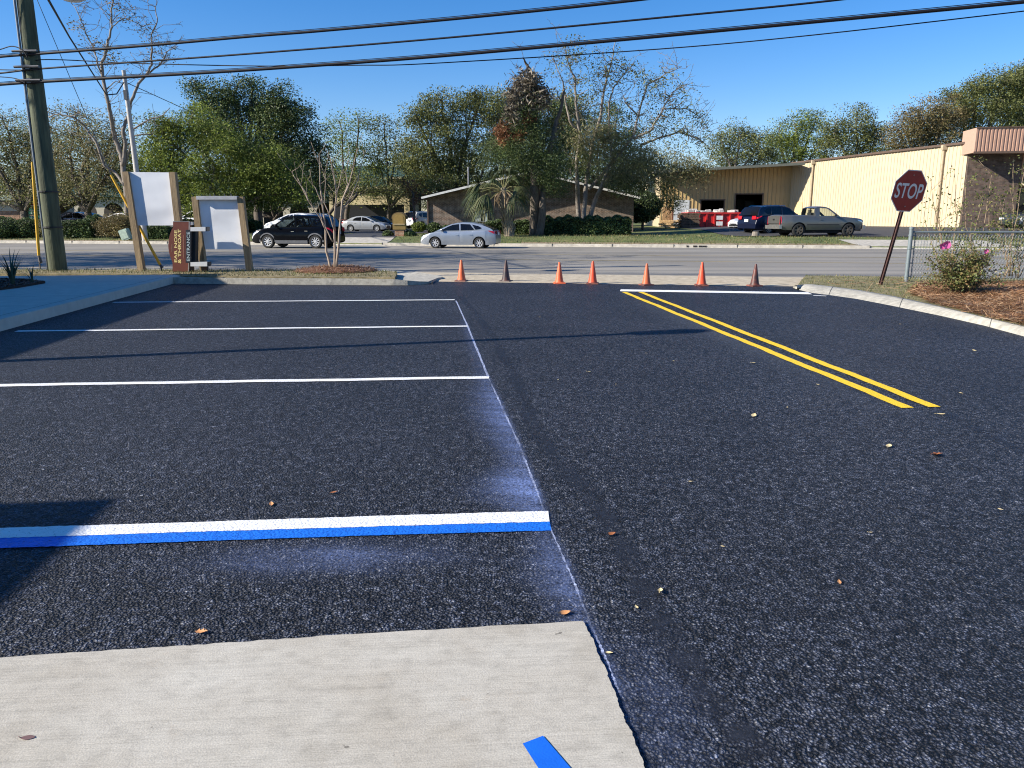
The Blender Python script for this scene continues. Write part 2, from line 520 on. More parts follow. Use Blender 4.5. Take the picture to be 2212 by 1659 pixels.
# sandy concrete gutter between lot and road
b = MB(); b.grid([[(-60 + 2 * i, LE(-60 + 2 * i) - 0.05 + random.uniform(-0.05, 0.03), -0.004) for i in range(61)], [(-60 + 2 * i, LE(-60 + 2 * i) + 0.25 + random.uniform(-0.1, 0.1), 0.012) for i in range(61)],
               [(-60 + 2 * i, yn(-60 + 2 * i) - 0.4, 0.012) for i in range(61)], [(-60 + 2 * i, yn(-60 + 2 * i) + 0.05, 0.006) for i in range(61)]])
struct(b.build('gutter', SAND))

def line(name, pa, pb, w, mat, z=0.005, n=70, wob=0.006):
    b = MB(); b.strip(G(*pa), G(*pb), w, z, n, 0.004, wob)
    return struct(b.build(name, mat))
line('parking_line_marking', (245, 653.5), (982, 648), 0.105, WHITE)
line('parking_line_marking', (35, 716), (1010, 705), 0.105, WHITE)
line('parking_line_marking', (-300, 838), (1056, 816), 0.105, WHITE)
def pxband(name, top, bot, mat, z, per=40):
    P = [G(*p) for p in top]; Q = [G(*p) for p in bot]; rows = []
    for i in range(len(P) - 1):
        for k in range(per + (i == len(P) - 2)):
            a, c = P[i].lerp(P[i + 1], k / per), Q[i].lerp(Q[i + 1], k / per)
            rows.append([(a.x, a.y + random.uniform(-.003, .003), z), (c.x, c.y + random.uniform(-.003, .003), z)])
    b = MB(); b.grid(rows); return struct(b.build(name, mat))
pxband('parking_line_marking', [(-330, 1154), (0, 1143), (400, 1131), (800, 1117.5), (1184, 1106)], [(-330, 1178), (0, 1165), (400, 1152), (800, 1140), (1187, 1129)], WHITE, 0.0065)
pxband('blue_line_marking', [(-330, 1176), (0, 1162.5), (400, 1149.5), (800, 1137), (1187, 1127)], [(-330, 1201), (0, 1186.5), (400, 1172), (800, 1158.5), (960, 1158), (1191, 1148)][:4] + [(1191, 1148)], BLUE, 0.005)
line('stop_line_marking', (1340, 627.5), (1750, 634), 0.42, WHITE, n=30, wob=0.0)
line('stop_line_marking', (1757, 638.5), (1785, 640), 0.08, WHITE, n=8, wob=0.0)
line('yellow_line_marking', (1347, 631), (1962, 882), 0.098, YELLOW, n=90)
line('yellow_line_marking', (1383, 631), (2020, 880), 0.098, YELLOW, n=90)

# overspray along the stall edge: mist of white and blue paint on the stone tops
EDGE = [(985, 650), (1010, 705), (1055, 816), (1120, 958), (1160, 1062), (1190, 1146), (1235, 1247), (1273, 1344), (1310, 1427), (1340, 1505)]
EW = [G(*p) for p in EDGE]
b = MB()
for i in range(len(EW) - 1):
    b.strip(EW[i], EW[i + 1], 0.007 if i > 3 else (0.012 if i > 1 else 0.022), 0.0046, 24, 0.003)
struct(b.build('stall_edge_marking', fademat('thin sprayed line', (0.55, 0.62, 0.85), 0.6, 60, 1.0)))
me = bpy.data.objects['stall_edge_marking'].data
at = me.attributes.new('fade', 'FLOAT', 'POINT'); at.data.foreach_set('value', [0.8 if v.co.y > 7.5 else max(0.05, min(1.0, 0.5 + 0.45 * math.sin(v.co.y * 9.3) * math.sin(v.co.y * 3.1) + random.uniform(-.3, .3))) for v in me.vertices])

def mist(name, x0, x1, y0, y1, step, fn, mat, z):
    ph = RNG.uniform(0, 6, 8)
    nx = int((x1 - x0) / step); ny = int((y1 - y0) / step)
    b = MB(); rows = [[(x0 + i * step, y0 + j * step, z) for i in range(nx + 1)] for j in range(ny + 1)]
    b.grid(rows)
    o = struct(b.build(name, mat))
    at = o.data.attributes.new('fade', 'FLOAT', 'POINT')
    at.data.foreach_set('value', [fn(p[0], p[1]) for r in rows for p in r])
    return o
def edgex(y):
    for i in range(len(EW) - 1):
        a, c = EW[i], EW[i + 1]
        if c.y <= y <= a.y: return a.x + (c.x - a.x) * (a.y - y) / (a.y - c.y)
    return EW[0].x if y > EW[0].y else EW[-1].x
def smear(x, y):
    d = edgex(y) - x                 # distance left of the line
    w = 0.08 + 0.09 * math.exp(-((y - 5.6) / 1.2) ** 2) + 0.14 * math.exp(-((y - 3.85) / 0.33) ** 2) + 0.06 * math.exp(-((y - 2.9) / 0.3) ** 2)
    a = 0.28 * math.exp(-((y - 9) / 2.0) ** 2) + 0.75 * math.exp(-((y - 5.3) / 1.3) ** 2) + 0.85 * math.exp(-((y - 3.85) / 0.35) ** 2) + 0.55 * math.exp(-((y - 2.85) / 0.35) ** 2) + 0.4 * math.exp(-((y - 2.2) / 0.3) ** 2)
    v = a * math.exp(-(d / w) ** 2) if d > 0 else a * 0.5 * math.exp(-(d / 0.02) ** 2)
    v += 0.42 * math.exp(-((x + 0.78) / 0.42) ** 2 - ((y - 3.02 - 0.05 * (x + .78)) / 0.13) ** 2)
    v += 0.13 * math.exp(-((x - 0.42) / 0.12) ** 2 - ((y - 1.98) / 0.35) ** 2)
    st = 0.72 + 0.28 * math.sin(y * 31 + 9 * x + 2 * math.sin(y * 7)) * math.sin(y * 13.7 - 5 * x)
    return min(1, 0.9 * v * st)
mist('overspray_stain', -2.3, 0.9, 1.6, 11.0, 0.03, smear, fademat('overspray mist', (0.26, 0.36, 0.70), 0.7, 70, 1.0, 0.8), 0.0032)
YA, YB = G(1347, 631), G(1962, 882)
def ysmear(x, y):
    t = (YA.y - y) / (YA.y - YB.y)
    xl = YA.x + (YB.x - YA.x) * t
    d = xl - x
    if d < -0.02 or not 0 < t < 1.02: return 0
    return 0.5 * math.exp(-((d - 0.1) / 0.24) ** 2) * (0.3 + math.exp(-((t - 0.55) / 0.3) ** 2))
mist('overspray_stain', 1.4, 3.3, 5.4, 15.2, 0.08, ysmear, fademat('grey dust mist', (0.085, 0.10, 0.13), 0.8, 40, 1.0, 0.5), 0.0032)

# sealed seams: smoother, slightly shinier bands where two passes meet
def seam(pts, w):
    P = [G(*p) for p in pts]
    Q = []
    for i in range(len(P) - 1):
        for k in range(8):
            Q.append(P[i].lerp(P[i + 1], k / 8))
    Q.append(P[-1])
    rows = []; fade = []
    for i, p in enumerate(Q):
        d = (Q[min(i + 1, len(Q) - 1)] - Q[max(i - 1, 0)]).normalized(); q = Vector((-d.y, d.x, 0))
        e = random.uniform(-0.012, 0.012)
        r = []
        for u, fd in ((-1, 0), (-0.6, 0.9), (0, 1), (0.6, 0.9), (1, 0)):
            r.append(p + q * (u * w / 2 + e) + Vector((0, 0, 0.0016)))
            fade.append(fd * (0.72 + 0.28 * math.sin(i * 0.7)))
        rows.append(r)
    b = MB(); b.grid(rows)
    o = struct(b.build('seam_stain', MATS.get('smooth sealed seam') or fademat('smooth sealed seam', (0.027, 0.029, 0.036), 0.5, 14, 0.85)))
    at = o.data.attributes.new('fade', 'FLOAT', 'POINT'); at.data.foreach_set('value', fade)
seam([(995, 640), (1030, 680), (1068, 735), (1105, 800), (1128, 855), (1148, 910), (1180, 968), (1240, 1035), (1300, 1105), (1345, 1175), (1375, 1245), (1415, 1320), (1450, 1385), (1505, 1455), (1550, 1530), (1610, 1600), (1690, 1700), (1800, 1830)], 0.13)
seam([(2045, 892), (2085, 915), (2130, 938), (2180, 962), (2260, 1000), (2400, 1060)], 0.12)

# concrete pad in front, its right edge broken and a little above the asphalt
def rag(pts, n, a):
    out = []
    for i in range(len(pts) - 1):
        for k in range(n):
            p = pts[i].lerp(pts[i + 1], k / n)
            out.append((p.x + random.uniform(-a, a), p.y + random.uniform(-a, a)))
    return out
PZ = 0.011
right = [G(*p, PZ) for p in ((1258, 1341), (1280, 1382), (1310, 1445), (1329, 1505), (1348, 1543), (1363, 1584), (1393, 1655))]
right.append(right[-1] + (right[-1] - right[-3]) * 5)
top = [G(*p, PZ) for p in ((-900, 1455), (0, 1420), (231, 1405), (424, 1393), (691, 1374), (1258, 1341))]
def chip(pts, n):
    out = []
    for i in range(len(pts) - 1):
        for k in range(n):
            p = pts[i].lerp(pts[i + 1], k / n); t = (i * n + k)
            d = 0.003 * math.sin(t * 0.17) + 0.0018 * math.sin(t * 0.41 + 1) + 0.001 * math.sin(t * 1.3) + random.uniform(-.0008, .0008) - (0.004 if random.random() < 0.04 else 0)
            out.append((p.x + d, p.y + random.uniform(-.001, .001)))
    return out
poly = rag(top, 14, 0.003) + chip(right, 16) + [(right[-1].x, right[-1].y), (-6, right[-1].y)]
b = MB(); b.prism(poly, -0.1, PZ)
struct(b.build('concrete_pad', CONC))
b = MB()
b.add([G(*p, PZ + 0.003) for p in ((1129, 1606), (1173, 1589), (1293, 1729), (1197, 1712))], [(0, 3, 2, 1)])
struct(b.build('blue_mark_marking', simple('smooth blue paint', (0.008, 0.125, 0.62), 0.5, var=0.1, scale=14, bump=0.08, bscale=150)))

# ------------------------------------------------------------------ left sidewalk, island and mulch bed (all raised 15 cm)
SW = 0.15
c0 = G(374, 598, SW); c1 = G(0, 690, SW)
dv = (c1 - c0).normalized()
c2 = c0 + dv * 34
lat = Vector((-dv.y, dv.x, 0))
if lat.x > 0: lat = -lat
b = MB()
back = Vector((c0.x + 0.02, c0.y + 0.75, 0))
b.prism([(c0.x, c0.y), (c2.x, c2.y), (c2.x + lat.x * 14, c2.y + lat.y * 14), (c0.x + lat.x * 14 - 1.0, c0.y + lat.y * 14 + 0.75), (back.x, back.y)], -0.1, SW)
b.mat(1)
for k in range(14):                                   # saw-cut joints across the walk
    p = c0 + dv * (1.2 + 1.55 * k)
    if k in (0, 2, 3, 5, 7, 9, 11): b.strip(p + lat * 0.25, p + lat * 12, 0.014, SW + 0.002, 12, 0.001)
b.strip(c0 + lat * 0.2 + dv * 0.1, c2 + lat * 0.2, 0.012, SW + 0.002, 30, 0.001)
struct(b.build('sidewalk', [WALK, JOINT]))

# island between the lot and the road
nose = G(946, 605, 0.0)
fr = [G(374, 599, 0.14), G(560, 600.5, 0.14), G(760, 601.5, 0.14), G(850, 602.2, 0.14), G(880, 602.6, 0.135), G(905, 603.2, 0.12), G(925, 604.0, 0.10)]
IZ = 0.14
tip = [(nose.x + 0.06, nose.y + 0.15), (nose.x + 0.08, nose.y + 0.35), (nose.x + 0.02, nose.y + 0.62), (nose.x - 0.2, nose.y + 0.9), (nose.x - 0.7, nose.y + 1.15), (nose.x - 1.6, nose.y + 1.45)]
isl = [(p.x, p.y) for p in fr] + [(nose.x, nose.y + 0.05)] + tip + [(x, 19.75 - 0.05 * (x + 5)*0) for x in (-5, -8, -14, -22, -40)] + [(-40, fr[0].y + 1.4), (fr[0].x - 0.3, fr[0].y + 0.2)]
b = MB(); b.prism(isl, -0.1, IZ)
b.mat(1)
for px in (308, 451, 505, 640, 756, 883):
    p = G(px + 60, 606, 0.0); p = Vector((p.x, fr[0].y + (fr[-1].y - fr[0].y) * (p.x - fr[0].x) / (fr[-1].x - fr[0].x), 0))
    b.box((p.x, p.y + 0.07, 0.07), (0.02, 0.16, 0.145))
ik = struct(b.build('island_kerb', [KERB, JOINT], smooth=None))
for v in ik.data.vertices:                             # the end dips towards the asphalt
    if v.co.z > 0.1 and v.co.x > nose.x - 1.0: v.co.z *= 1 - 0.62 * sstep(nose.x - 1.0, nose.x + 0.05, v.co.x)
inn = [(p.x + (0.15 if i == 0 else 0), p.y + 0.2) for i, p in enumerate(fr[:4])] + [(nose.x - 1.0, nose.y + 0.35), (nose.x - 1.1, nose.y + 0.7), (nose.x - 1.8, nose.y + 1.2)] + [(x, 19.58) for x in (-5, -8, -14, -22, -39)] + [(-39, fr[0].y + 1.9), (fr[0].x - 0.4, fr[0].y + 0.85)]
b = MB(); b.prism(inn, IZ - 0.05, IZ + 0.015)
struct(b.build('verge', simple('dry thin verge', (0.13, 0.11, 0.045), 0.95, var=0.4, scale=4, bump=0.5, col2=(0.30, 0.24, 0.13))))

def inside(p, poly):
    c = False; n = len(poly)
    for i in range(n):
        a, d = poly[i], poly[i - 1]
        if (a[1] > p[1]) != (d[1] > p[1]) and p[0] < (d[0] - a[0]) * (p[1] - a[1]) / (d[1] - a[1]) + a[0]: c = not c
    return c

def blades(name, pts, hmin, hmax, wid, mat, lean=0.4):
    n = len(pts); pts = np.array(pts)
    h = RNG.uniform(hmin, hmax, n); th = RNG.uniform(0, 2 * np.pi, n)
    w = np.stack([np.cos(th), np.sin(th), np.zeros(n)], 1) * wid / 2
    l = RNG.normal(0, lean, (n, 3)); l[:, 2] = 1
    v = np.stack([pts - w, pts + w, pts + l * h[:, None]], 1).reshape(-1, 3)
    return npmesh(name, v, 3, mat)
GB = leafmat('grass blades', [(0.05, 0.085, 0.018), (0.10, 0.13, 0.03), (0.20, 0.17, 0.07), (0.26, 0.21, 0.10)], 0.25)
pts = []
while len(pts) < 5000:
    x = random.uniform(-16, -1.6); y = random.uniform(16.5, 23)
    if inside((x, y), inn): pts.append((x, y, IZ + 0.02))
tag(blades('grass', pts, 0.02, 0.07, 0.012, GB), kind='stuff')

# mulch bed at the left edge
mb_ = [G(*p, SW) for p in ((-260, 640), (-40, 632), (40, 622), (98, 612), (60, 606), (-30, 603), (-300, 606))]
b = MB(); b.prism([(p.x, p.y) for p in mb_], SW - 0.02, SW + 0.04)
struct(b.build('mulch_bed', MULCH))
pts = []
mp = [(p.x, p.y) for p in mb_]
while len(pts) < 2500:
    x = random.uniform(-17, -9); y = random.uniform(11, 17)
    if inside((x, y), mp): pts.append((x, y, SW + 0.045))
a = np.array(pts)
tag(npmesh('mulch_litter', rowleaf(a, RNG.uniform(0.04, 0.1, len(a)), RNG, flat=0.8, asp=0.35), 4, leafmat('mulch chips', [(0.02, 0.01, 0.007), (0.05, 0.025, 0.014), (0.08, 0.04, 0.02)], 0.0)), kind='stuff')

def strapplant(px, py, z, h, n, label, spread=0.5, w=0.035, col=None, name='strap_leaf_plant'):
    base = G(px, py, z)
    b = MB()
    for i in range(n):
        th = random.uniform(0, 2 * math.pi); L = h * random.uniform(0.6, 1.05); sp = spread * random.uniform(0.3, 1.1)
        dr = Vector((math.cos(th), math.sin(th), 0)); sd = Vector((-dr.y, dr.x, 0))
        rows = []
        for k in range(7):
            u = k / 6
            p = dr * (sp * L * u * u + 0.03) + Vector((0, 0, L * (u - 0.25 * sp * u * u * u)))
            ww = w * (1 - u ** 2) * 0.5 + 0.001
            rows.append([p - sd * ww, p + Vector((0, 0, -0.25 * ww)), p + sd * ww])
        b.grid(rows)
    o = b.build(name, col or simple('blue green strap leaves', (0.035, 0.075, 0.05), 0.5, var=0.4, scale=8), smooth=True)
    o.location = base
    return tag(o, label, 'plant')
strapplant(28, 614, SW + 0.03, 0.72, 26, 'spiky plant with upright blue green strap leaves in the mulch bed')
strapplant(70, 610, SW + 0.03, 0.42, 9, 'small arching grassy plant beside the spiky one in the mulch', 1.1, 0.02)

# ------------------------------------------------------------------ right planting bed, kerb, grass
KL = [(1712, 621), (1724, 626), (1752, 633), (1790, 637.5), (1850, 646), (1927, 661), (2030, 682), (2124, 703), (2212, 727)]
KU = [(1722, 616.5), (1740, 613.5), (1760, 614.5), (1800, 619), (1860, 627), (1936, 640.5), (2038, 663), (2130, 685.5), (2212, 704)]
kl = [G(*p, 0) for p in KL]; ku = [G(*p, 0.09) for p in KU]
for L in (kl, ku):
    d = (L[-1] - L[-3]).normalized()
    L.append(L[-1] + d * 3 - Vector((0, 0.0, 0))); L.append(L[-1] + d * 6)
def pathpts(L, n=6):
    return [L[i].lerp(L[i + 1], k / n) for i in range(len(L) - 1) for k in range(n)] + [L[-1]]
kl, ku = pathpts(kl), pathpts(ku)
rows = [[], [], [], [], []]
for a, c in zip(kl, ku):
    m = c - a; h = Vector((m.x, m.y, 0))
    rows[0].append(a + Vector((0, 0, -0.02)) - h * 0.05)
    rows[1].append(a + h * 0.3 + Vector((0, 0, 0.05)))
    rows[2].append(a + h * 0.72 + Vector((0, 0, 0.085)))
    rows[3].append(c.copy())
    rows[4].append(c + h * 0.1 + Vector((0, 0, -0.05)))
b = MB(); b.grid(rows)
b.mat(1)
for k in (18, 31, 43, 52):
    if k < len(kl) - 1:
        t = (kl[k + 1] - kl[k]).normalized() * 0.008
        b.grid([[r[k] - t + Vector((0, 0, 0.004)), r[k] + t + Vector((0, 0, 0.004))] for r in rows[:4]])
struct(b.build('planting_kerb', [KERB, JOINT], smooth=None))
for f in bpy.data.objects['planting_kerb'].data.polygons: f.use_smooth = True
bed = [(p.x, p.y) for p in ku] + [(40, ku[-1].y - 3), (40, yn(40) - 0.5)] + [(x, yn(x) - 0.45) for x in (30, 20, 14, 10, 8.2, 7.0)]
b = MB(); b.prism(bed, -0.1, 0.086)
struct(b.build('planting_bed', simple('thin lawn', (0.115, 0.115, 0.04), 0.95, var=0.4, scale=3.5, bump=0.6, bscale=30, col2=(0.27, 0.23, 0.11))))
pts = []
STRAW = [G(*p, 0.09) for p in ((1968, 634), (1985, 624), (2020, 614), (2090, 612), (2300, 612), (2600, 640), (2600, 760), (2300, 722), (2212, 703), (2130, 684), (2040, 662), (2000, 650))]
st = [(p.x, p.y) for p in STRAW]
while len(pts) < 9000:
    x = random.uniform(5.4, 16); y = random.uniform(9, 18.5)
    if inside((x, y), bed) and not inside((x, y), st): pts.append((x, y, 0.082))
tag(blades('grass', pts, 0.02, 0.065, 0.012, GB), kind='stuff')
# pine straw, heaped a little, as loose needles over a brown mat
def strawz(x, y):
    return 0.095 + 0.12 * math.exp(-((x - 7.4) / 0.8) ** 2 - ((y - 15.0) / 0.7) ** 2) + 0.08 * math.exp(-((x - 9.0) / 1.2) ** 2 - ((y - 13.4) / 0.8) ** 2) + 0.02 * math.sin(3 * x) * math.sin(4 * y)
x0, x1, y0, y1 = min(p[0] for p in st), max(p[0] for p in st), min(p[1] for p in st), max(p[1] for p in st)
base = []
b = MB(); nx_, ny_ = 70, 60; keep = {}
for j in range(ny_ + 1):
    for i in range(nx_ + 1):
        x = x0 + (x1 - x0) * i / nx_; y = y0 + (y1 - y0) * j / ny_
        if inside((x, y), st):
            keep[(i, j)] = len(b.v); b.v.append((x, y, strawz(x, y)))
for (i, j) in keep:
    q = [(i, j), (i + 1, j), (i + 1, j + 1), (i, j + 1)]
    if all(k in keep for k in q): b.f.append(tuple(keep[k] for k in q)); b.mi.append(0)
tag(b.build('pine_straw_mat', simple('brown straw mat', (0.18, 0.09, 0.042), 0.95, var=0.45, scale=14, bump=0.8, col2=(0.31, 0.18, 0.095)), smooth=True), kind='stuff')
n = 42000; c = []
while len(c) < n:
    x = random.uniform(x0, min(x1, 13)); y = random.uniform(max(y0, 8.5), y1)
    if inside((x, y), st) or (random.random() < 0.02 and inside((x, y), bed) and abs(x - 7) < 3): c.append((x, y, strawz(x, y) + random.uniform(0.0, 0.05)))
c = np.array(c); th = RNG.uniform(0, np.pi, n)
a = np.stack([np.cos(th), np.sin(th), RNG.normal(0, 0.22, n)], 1) * RNG.uniform(0.07, 0.14, n)[:, None]
w = np.stack([-np.sin(th), np.cos(th), RNG.normal(0, 0.5, n)], 1) * 0.0028
tag(npmesh('pine_straw', np.stack([c - a - w, c - a + w, c + a + w, c + a - w], 1).reshape(-1, 3), 4,
    leafmat('pine needles', [(0.12, 0.055, 0.025), (0.24, 0.12, 0.055), (0.34, 0.20, 0.105), (0.44, 0.31, 0.19)], 0.1)), kind='stuff')

# ------------------------------------------------------------------ traffic cones
def cone(px, py, hpx, col, label, dirt=0.0, tiltx=0.0):
    base = G(px, py, 0.0)
    h = hpx * mpp(base.y); k = h / 0.7
    o = thing('traffic_cone', label, 'traffic cone', base, random.uniform(-0.3, 0.3), 'traffic cones across the driveway mouth')
    o.rotation_euler = (0, tiltx, random.uniform(-0.4, 0.4))
    body = MB(); body.lathe([(0.150 * k, 0.03 * k), (0.146 * k, 0.05 * k), (0.128 * k, 0.12 * k), (0.035 * k, 0.68 * k), (0.030 * k, 0.70 * k), (0.020 * k, 0.702 * k), (0.018 * k, 0.66 * k)], 24)
    body.build('body', col, o, smooth=50)
    bb = MB(); bb.box((0, 0, 0.02 * k), (0.38 * k, 0.38 * k, 0.04 * k), taper=0.94)
    bb.lathe([(0.17 * k, 0.04 * k), (0.165 * k, 0.052 * k), (0.147 * k, 0.056 * k)], 24)
    bb.build('base', CONEB if dirt else col, o)
    return o
def conemat(nm, a, c):
    return simple(nm, a, 0.45, var=0.1, scale=7, col2=c, ramp=(0.4, 0.75), spec=0.4)
CO1 = conemat('faded orange plastic', (0.72, 0.13, 0.045), (0.80, 0.19, 0.07))
CO2 = conemat('red orange plastic', (0.78, 0.085, 0.03), (0.70, 0.12, 0.05))
CO3 = conemat('dirty orange plastic', (0.62, 0.14, 0.05), (0.45, 0.11, 0.05))
CO4 = conemat('tarred cone plastic', (0.035, 0.026, 0.028), (0.13, 0.055, 0.04))
CO5 = conemat('grimy maroon plastic', (0.06, 0.03, 0.026), (0.24, 0.06, 0.035))
CONEB = conemat('tarred cone base', (0.10, 0.04, 0.03), (0.30, 0.09, 0.05))
cone(997, 607.5, 45, CO1, 'faded orange cone nearest the rounded end of the kerbed island', 1)
cone(1093, 608, 45, CO4, 'slim blackened cone standing between two orange cones', 0)
cone(1208, 612, 45, CO1, 'clean light orange cone just right of the blackened cone', 0)
cone(1280, 613, 48, CO2, 'bright red orange cone in the middle of the row, streaked with dirt', 1)
cone(1396, 616, 46, CO3, 'dull dirty orange cone just beyond the left end of the stop line', 1)
cone(1515, 617, 50, CO2, 'tallest bright red cone behind the middle of the white stop line', 1)
cone(1630, 618, 47, CO5, 'grimy maroon and black cone closest to the stop sign', 1)

# ------------------------------------------------------------------ fallen leaves on the asphalt
LB = simple('brown leaf', (0.30, 0.11, 0.04), 0.6, var=0.4, scale=30)
LY = simple('pale yellow leaf', (0.62, 0.50, 0.26), 0.6, var=0.3, scale=30)
LO = simple('orange tan leaf', (0.52, 0.25, 0.10), 0.6, var=0.3, scale=30)
def leaf(px, py, L, mat, label, group='leaves fallen on the asphalt', z=0.006, curl=0.35, lobes=False):
    b = MB(); n = 9; rows = []; L *= 0.85
    for i in range(n):
        u = i / (n - 1); w = L * 0.26 * math.sin(math.pi * min(1, u * 0.94 + 0.03)) ** 0.8
        if lobes: w *= 1.0 + 0.55 * math.sin(u * 19)
        x = (u - 0.5) * L
        zz = L * curl * (u - 0.5) ** 2
        rows.append([(x, -w, zz + w * curl), (x, -w * 0.4, zz + 0.1 * w), (x, 0, zz), (x, w * 0.4, zz + 0.1 * w), (x, w, zz + w * curl * 0.7)])
    b.grid(rows)
    b.tube([(-L * 0.5, 0, L * curl * .25), (-L * 0.68, 0.05 * L, 0.1 * L)], [0.0015, 0.001], 4)
    o = b.build('fallen_leaf', mat, smooth=True)
    fl = 0.0 if z > 0.01 else 1.0; o.location = G(px, py, z); o.rotation_euler = (fl * random.uniform(-0.1, 0.1), fl * random.uniform(-0.12, 0.12), random.uniform(0, 6.28))
    return tag(o, label, 'leaf', group)
leaf(1218, 1326, 0.055, LO, 'curled orange brown leaf by the corner of the concrete pad', curl=0.6)
leaf(434, 1365, 0.05, LO, 'tan lobed leaf on the black asphalt above the left part of the concrete pad', lobes=True)
leaf(1319, 1155, 0.055, LB, 'reddish brown leaf lying beside the smooth seam', curl=0.6)
leaf(1426, 1278, 0.045, LY, 'pale triangular leaf scrap right of the smooth seam', curl=0.8)
leaf(1375, 1312, 0.03, LY, 'tiny yellow leaf bit on the smooth seam')
leaf(1315, 1410, 0.025, LY, 'small pale crumb beside the broken edge of the concrete pad')
leaf(2022, 983, 0.11, LB, 'big curled brown leaf below the end of the yellow lines', curl=0.5, lobes=True)
leaf(1920, 964, 0.08, LY, 'narrow pale leaf left of the big curled brown leaf')
leaf(2032, 895, 0.07, LY, 'long pale leaf just below the tips of the yellow lines')
leaf(1628, 898, 0.085, LY, 'pale sliver lying left of the yellow lines')
leaf(586, 1089, 0.05, LO, 'orange leaf above the white and blue stripes, left of the middle')
leaf(720, 1064, 0.045, LB, 'small rust leaf above the white stripe near the overspray')
leaf(60, 1593, 0.045, simple('purple brown leaf', (0.16, 0.09, 0.085), 0.7), 'faded purple leaf lying on the concrete pad', z=0.0125, curl=0.05)
leaf(1813, 1258, 0.035, LO, 'small tan leaf alone on the right side lane')
for px, py, L in ((1272, 803, .07), (1455, 780, .07), (1397, 763, .05), (1627, 784, .09), (1767, 831, .06), (1472, 895, .0), (1595, 1006, .0), (2104, 757, .09), (1944, 700, .05), (2075, 849, .06), (1330, 830, .05), (1205, 820, .05), (1490, 1040, .04), (1700, 880, .06), (1165, 685, .06), (1105, 670, .07), (1420, 715, .0), (2160, 1100, .04), (1560, 1180, .03), (1880, 1150, .035)):
    if L: leaf(px, py, L * 0.6, LY, 'little pale leaf fleck lying flat on the black driving lane', 'pale leaf flecks on the driving lane')

# ------------------------------------------------------------------ stop sign, leaning (pose solved from the photograph's outline)
RED = simple('weathered sign red', (0.30, 0.018, 0.018), 0.5, var=0.15, scale=6)
SIGNW = simple('sign white', (0.72, 0.70, 0.68), 0.5, var=0.08)
RUST = simple('rusty post steel', (0.055, 0.022, 0.018), 0.7, var=0.4, scale=12, bump=0.2)
base = G(1905, 612, 0.12)
yaw, lx, ly, hh, RR = 0.324, 0.1034, -0.1756, 1.855, 0.432
a = Vector((math.tan(lx), math.tan(ly), 1)).normalized()
u = Vector((math.cos(yaw), math.sin(yaw), 0)); u = (u - a * u.dot(a)).normalized()
nn = a.cross(u)                                     # away from the camera
so = thing('stop_sign', 'leaning red octagonal STOP sign on a thin rusty post beside the kerb', 'stop sign', base)
so.matrix_world = Matrix(((u.x, nn.x, a.x, base.x), (u.y, nn.y, a.y, base.y), (u.z, nn.z, a.z, base.z), (0, 0, 0, 1)))
# local axes: x across, -y towards the reader, z up the post
b = MB()
for sx in (-1, 1):
    b.box((sx * 0.022, 0.012, 0.95), (0.006, 0.03, 2.1))
b.box((0, 0.004, 0.95), (0.038, 0.008, 2.1)); b.box((-0.037, 0.03, 0.95), (0.03, 0.006, 2.1)); b.box((0.037, 0.03, 0.95), (0.03, 0.006, 2.1))
b.build('post', RUST, so)
def octa(r): return [(r * math.cos(R(22.5 + 45 * k)), hh + r * math.sin(R(22.5 + 45 * k))) for k in range(8)]
b = MB()
o1 = octa(RR)
b.add([(x, -0.010, z) for x, z in o1] + [(x, -0.006, z) for x, z in o1], [tuple(range(8)), tuple(range(15, 7, -1))] + [(k, (k + 1) % 8, 8 + (k + 1) % 8, 8 + k) for k in range(8)])
pl = b.build('panel', SIGNW, so)
b = MB(); o2 = octa(RR * 0.955)
b.add([(x, -0.0125, z) for x, z in o2], [tuple(range(8))]); b.build('red_face', RED, pl)
vs, fs = text_geo('STOP', 0.40, 0.006, 1.02)
wmin = min(v[0] for v in vs); wmax = max(v[0] for v in vs); h0 = min(v[1] for v in vs); h1 = max(v[1] for v in vs)
b = MB(); b.add([((v[0] - (wmin + wmax) / 2) * 0.67 / (wmax - wmin), -0.0150, hh + (v[1] - (h0 + h1) / 2) * 0.29 / (h1 - h0)) for v in vs], fs)
b.build('lettering', SIGNW, pl)
b = MB()
for zz in (-0.3, 0.3):
    b = MB(); b.lathe([(0.012, -0.013), (0.012, -0.02), (0.0, -0.022)], 8, 'y', (0, 0, hh + zz)); b.build('bolt', simple('zinc', (0.4, 0.4, 0.4), 0.4, 0.8), pl)

# ------------------------------------------------------------------ chain link fence
GALV = simple('galvanised steel', (0.17, 0.205, 0.215), 0.6, 0.3, var=0.15)
f0 = G(1957, 609, 0.085); f1 = Vector((f0.x + 11.5, f0.y - 0.6, 0.085))
FH = 1.06
fo = thing('chain_link_fence', 'grey chain link fence with round top rail behind the flowering shrubs', 'fence', f0)
dd = f1 - f0; FL = dd.length; dx = dd / FL
topd = Vector((0.0, 0.0, FH))
for k in range(5):
    s = FL * k / 4
    b = MB(); p = dx * s
    r = 0.042 if k == 0 else 0.03
    b.tube([p, p + topd * (1.06 if k == 0 else 1.0)], r, 10)
    b.lathe([(r * 1.25, FH * 1.05), (r * 1.2, FH * 1.08), (0.0, FH * 1.1)], 10, 'z', tuple(p))
    po = b.build('post', GALV, fo, smooth=40)
    if k == 0:
        for zz in (0.12, 0.4, 0.7, 0.98):
            b = MB(); b.lathe([(r * 1.0, -0.012), (r * 1.2, -0.012), (r * 1.2, 0.012), (r, 0.012)], 12, 'z', (p.x, p.y, zz)); b.box((p.x + 0.065, p.y, zz), (0.05, 0.012, 0.022)); b.build('clamp', GALV, po)
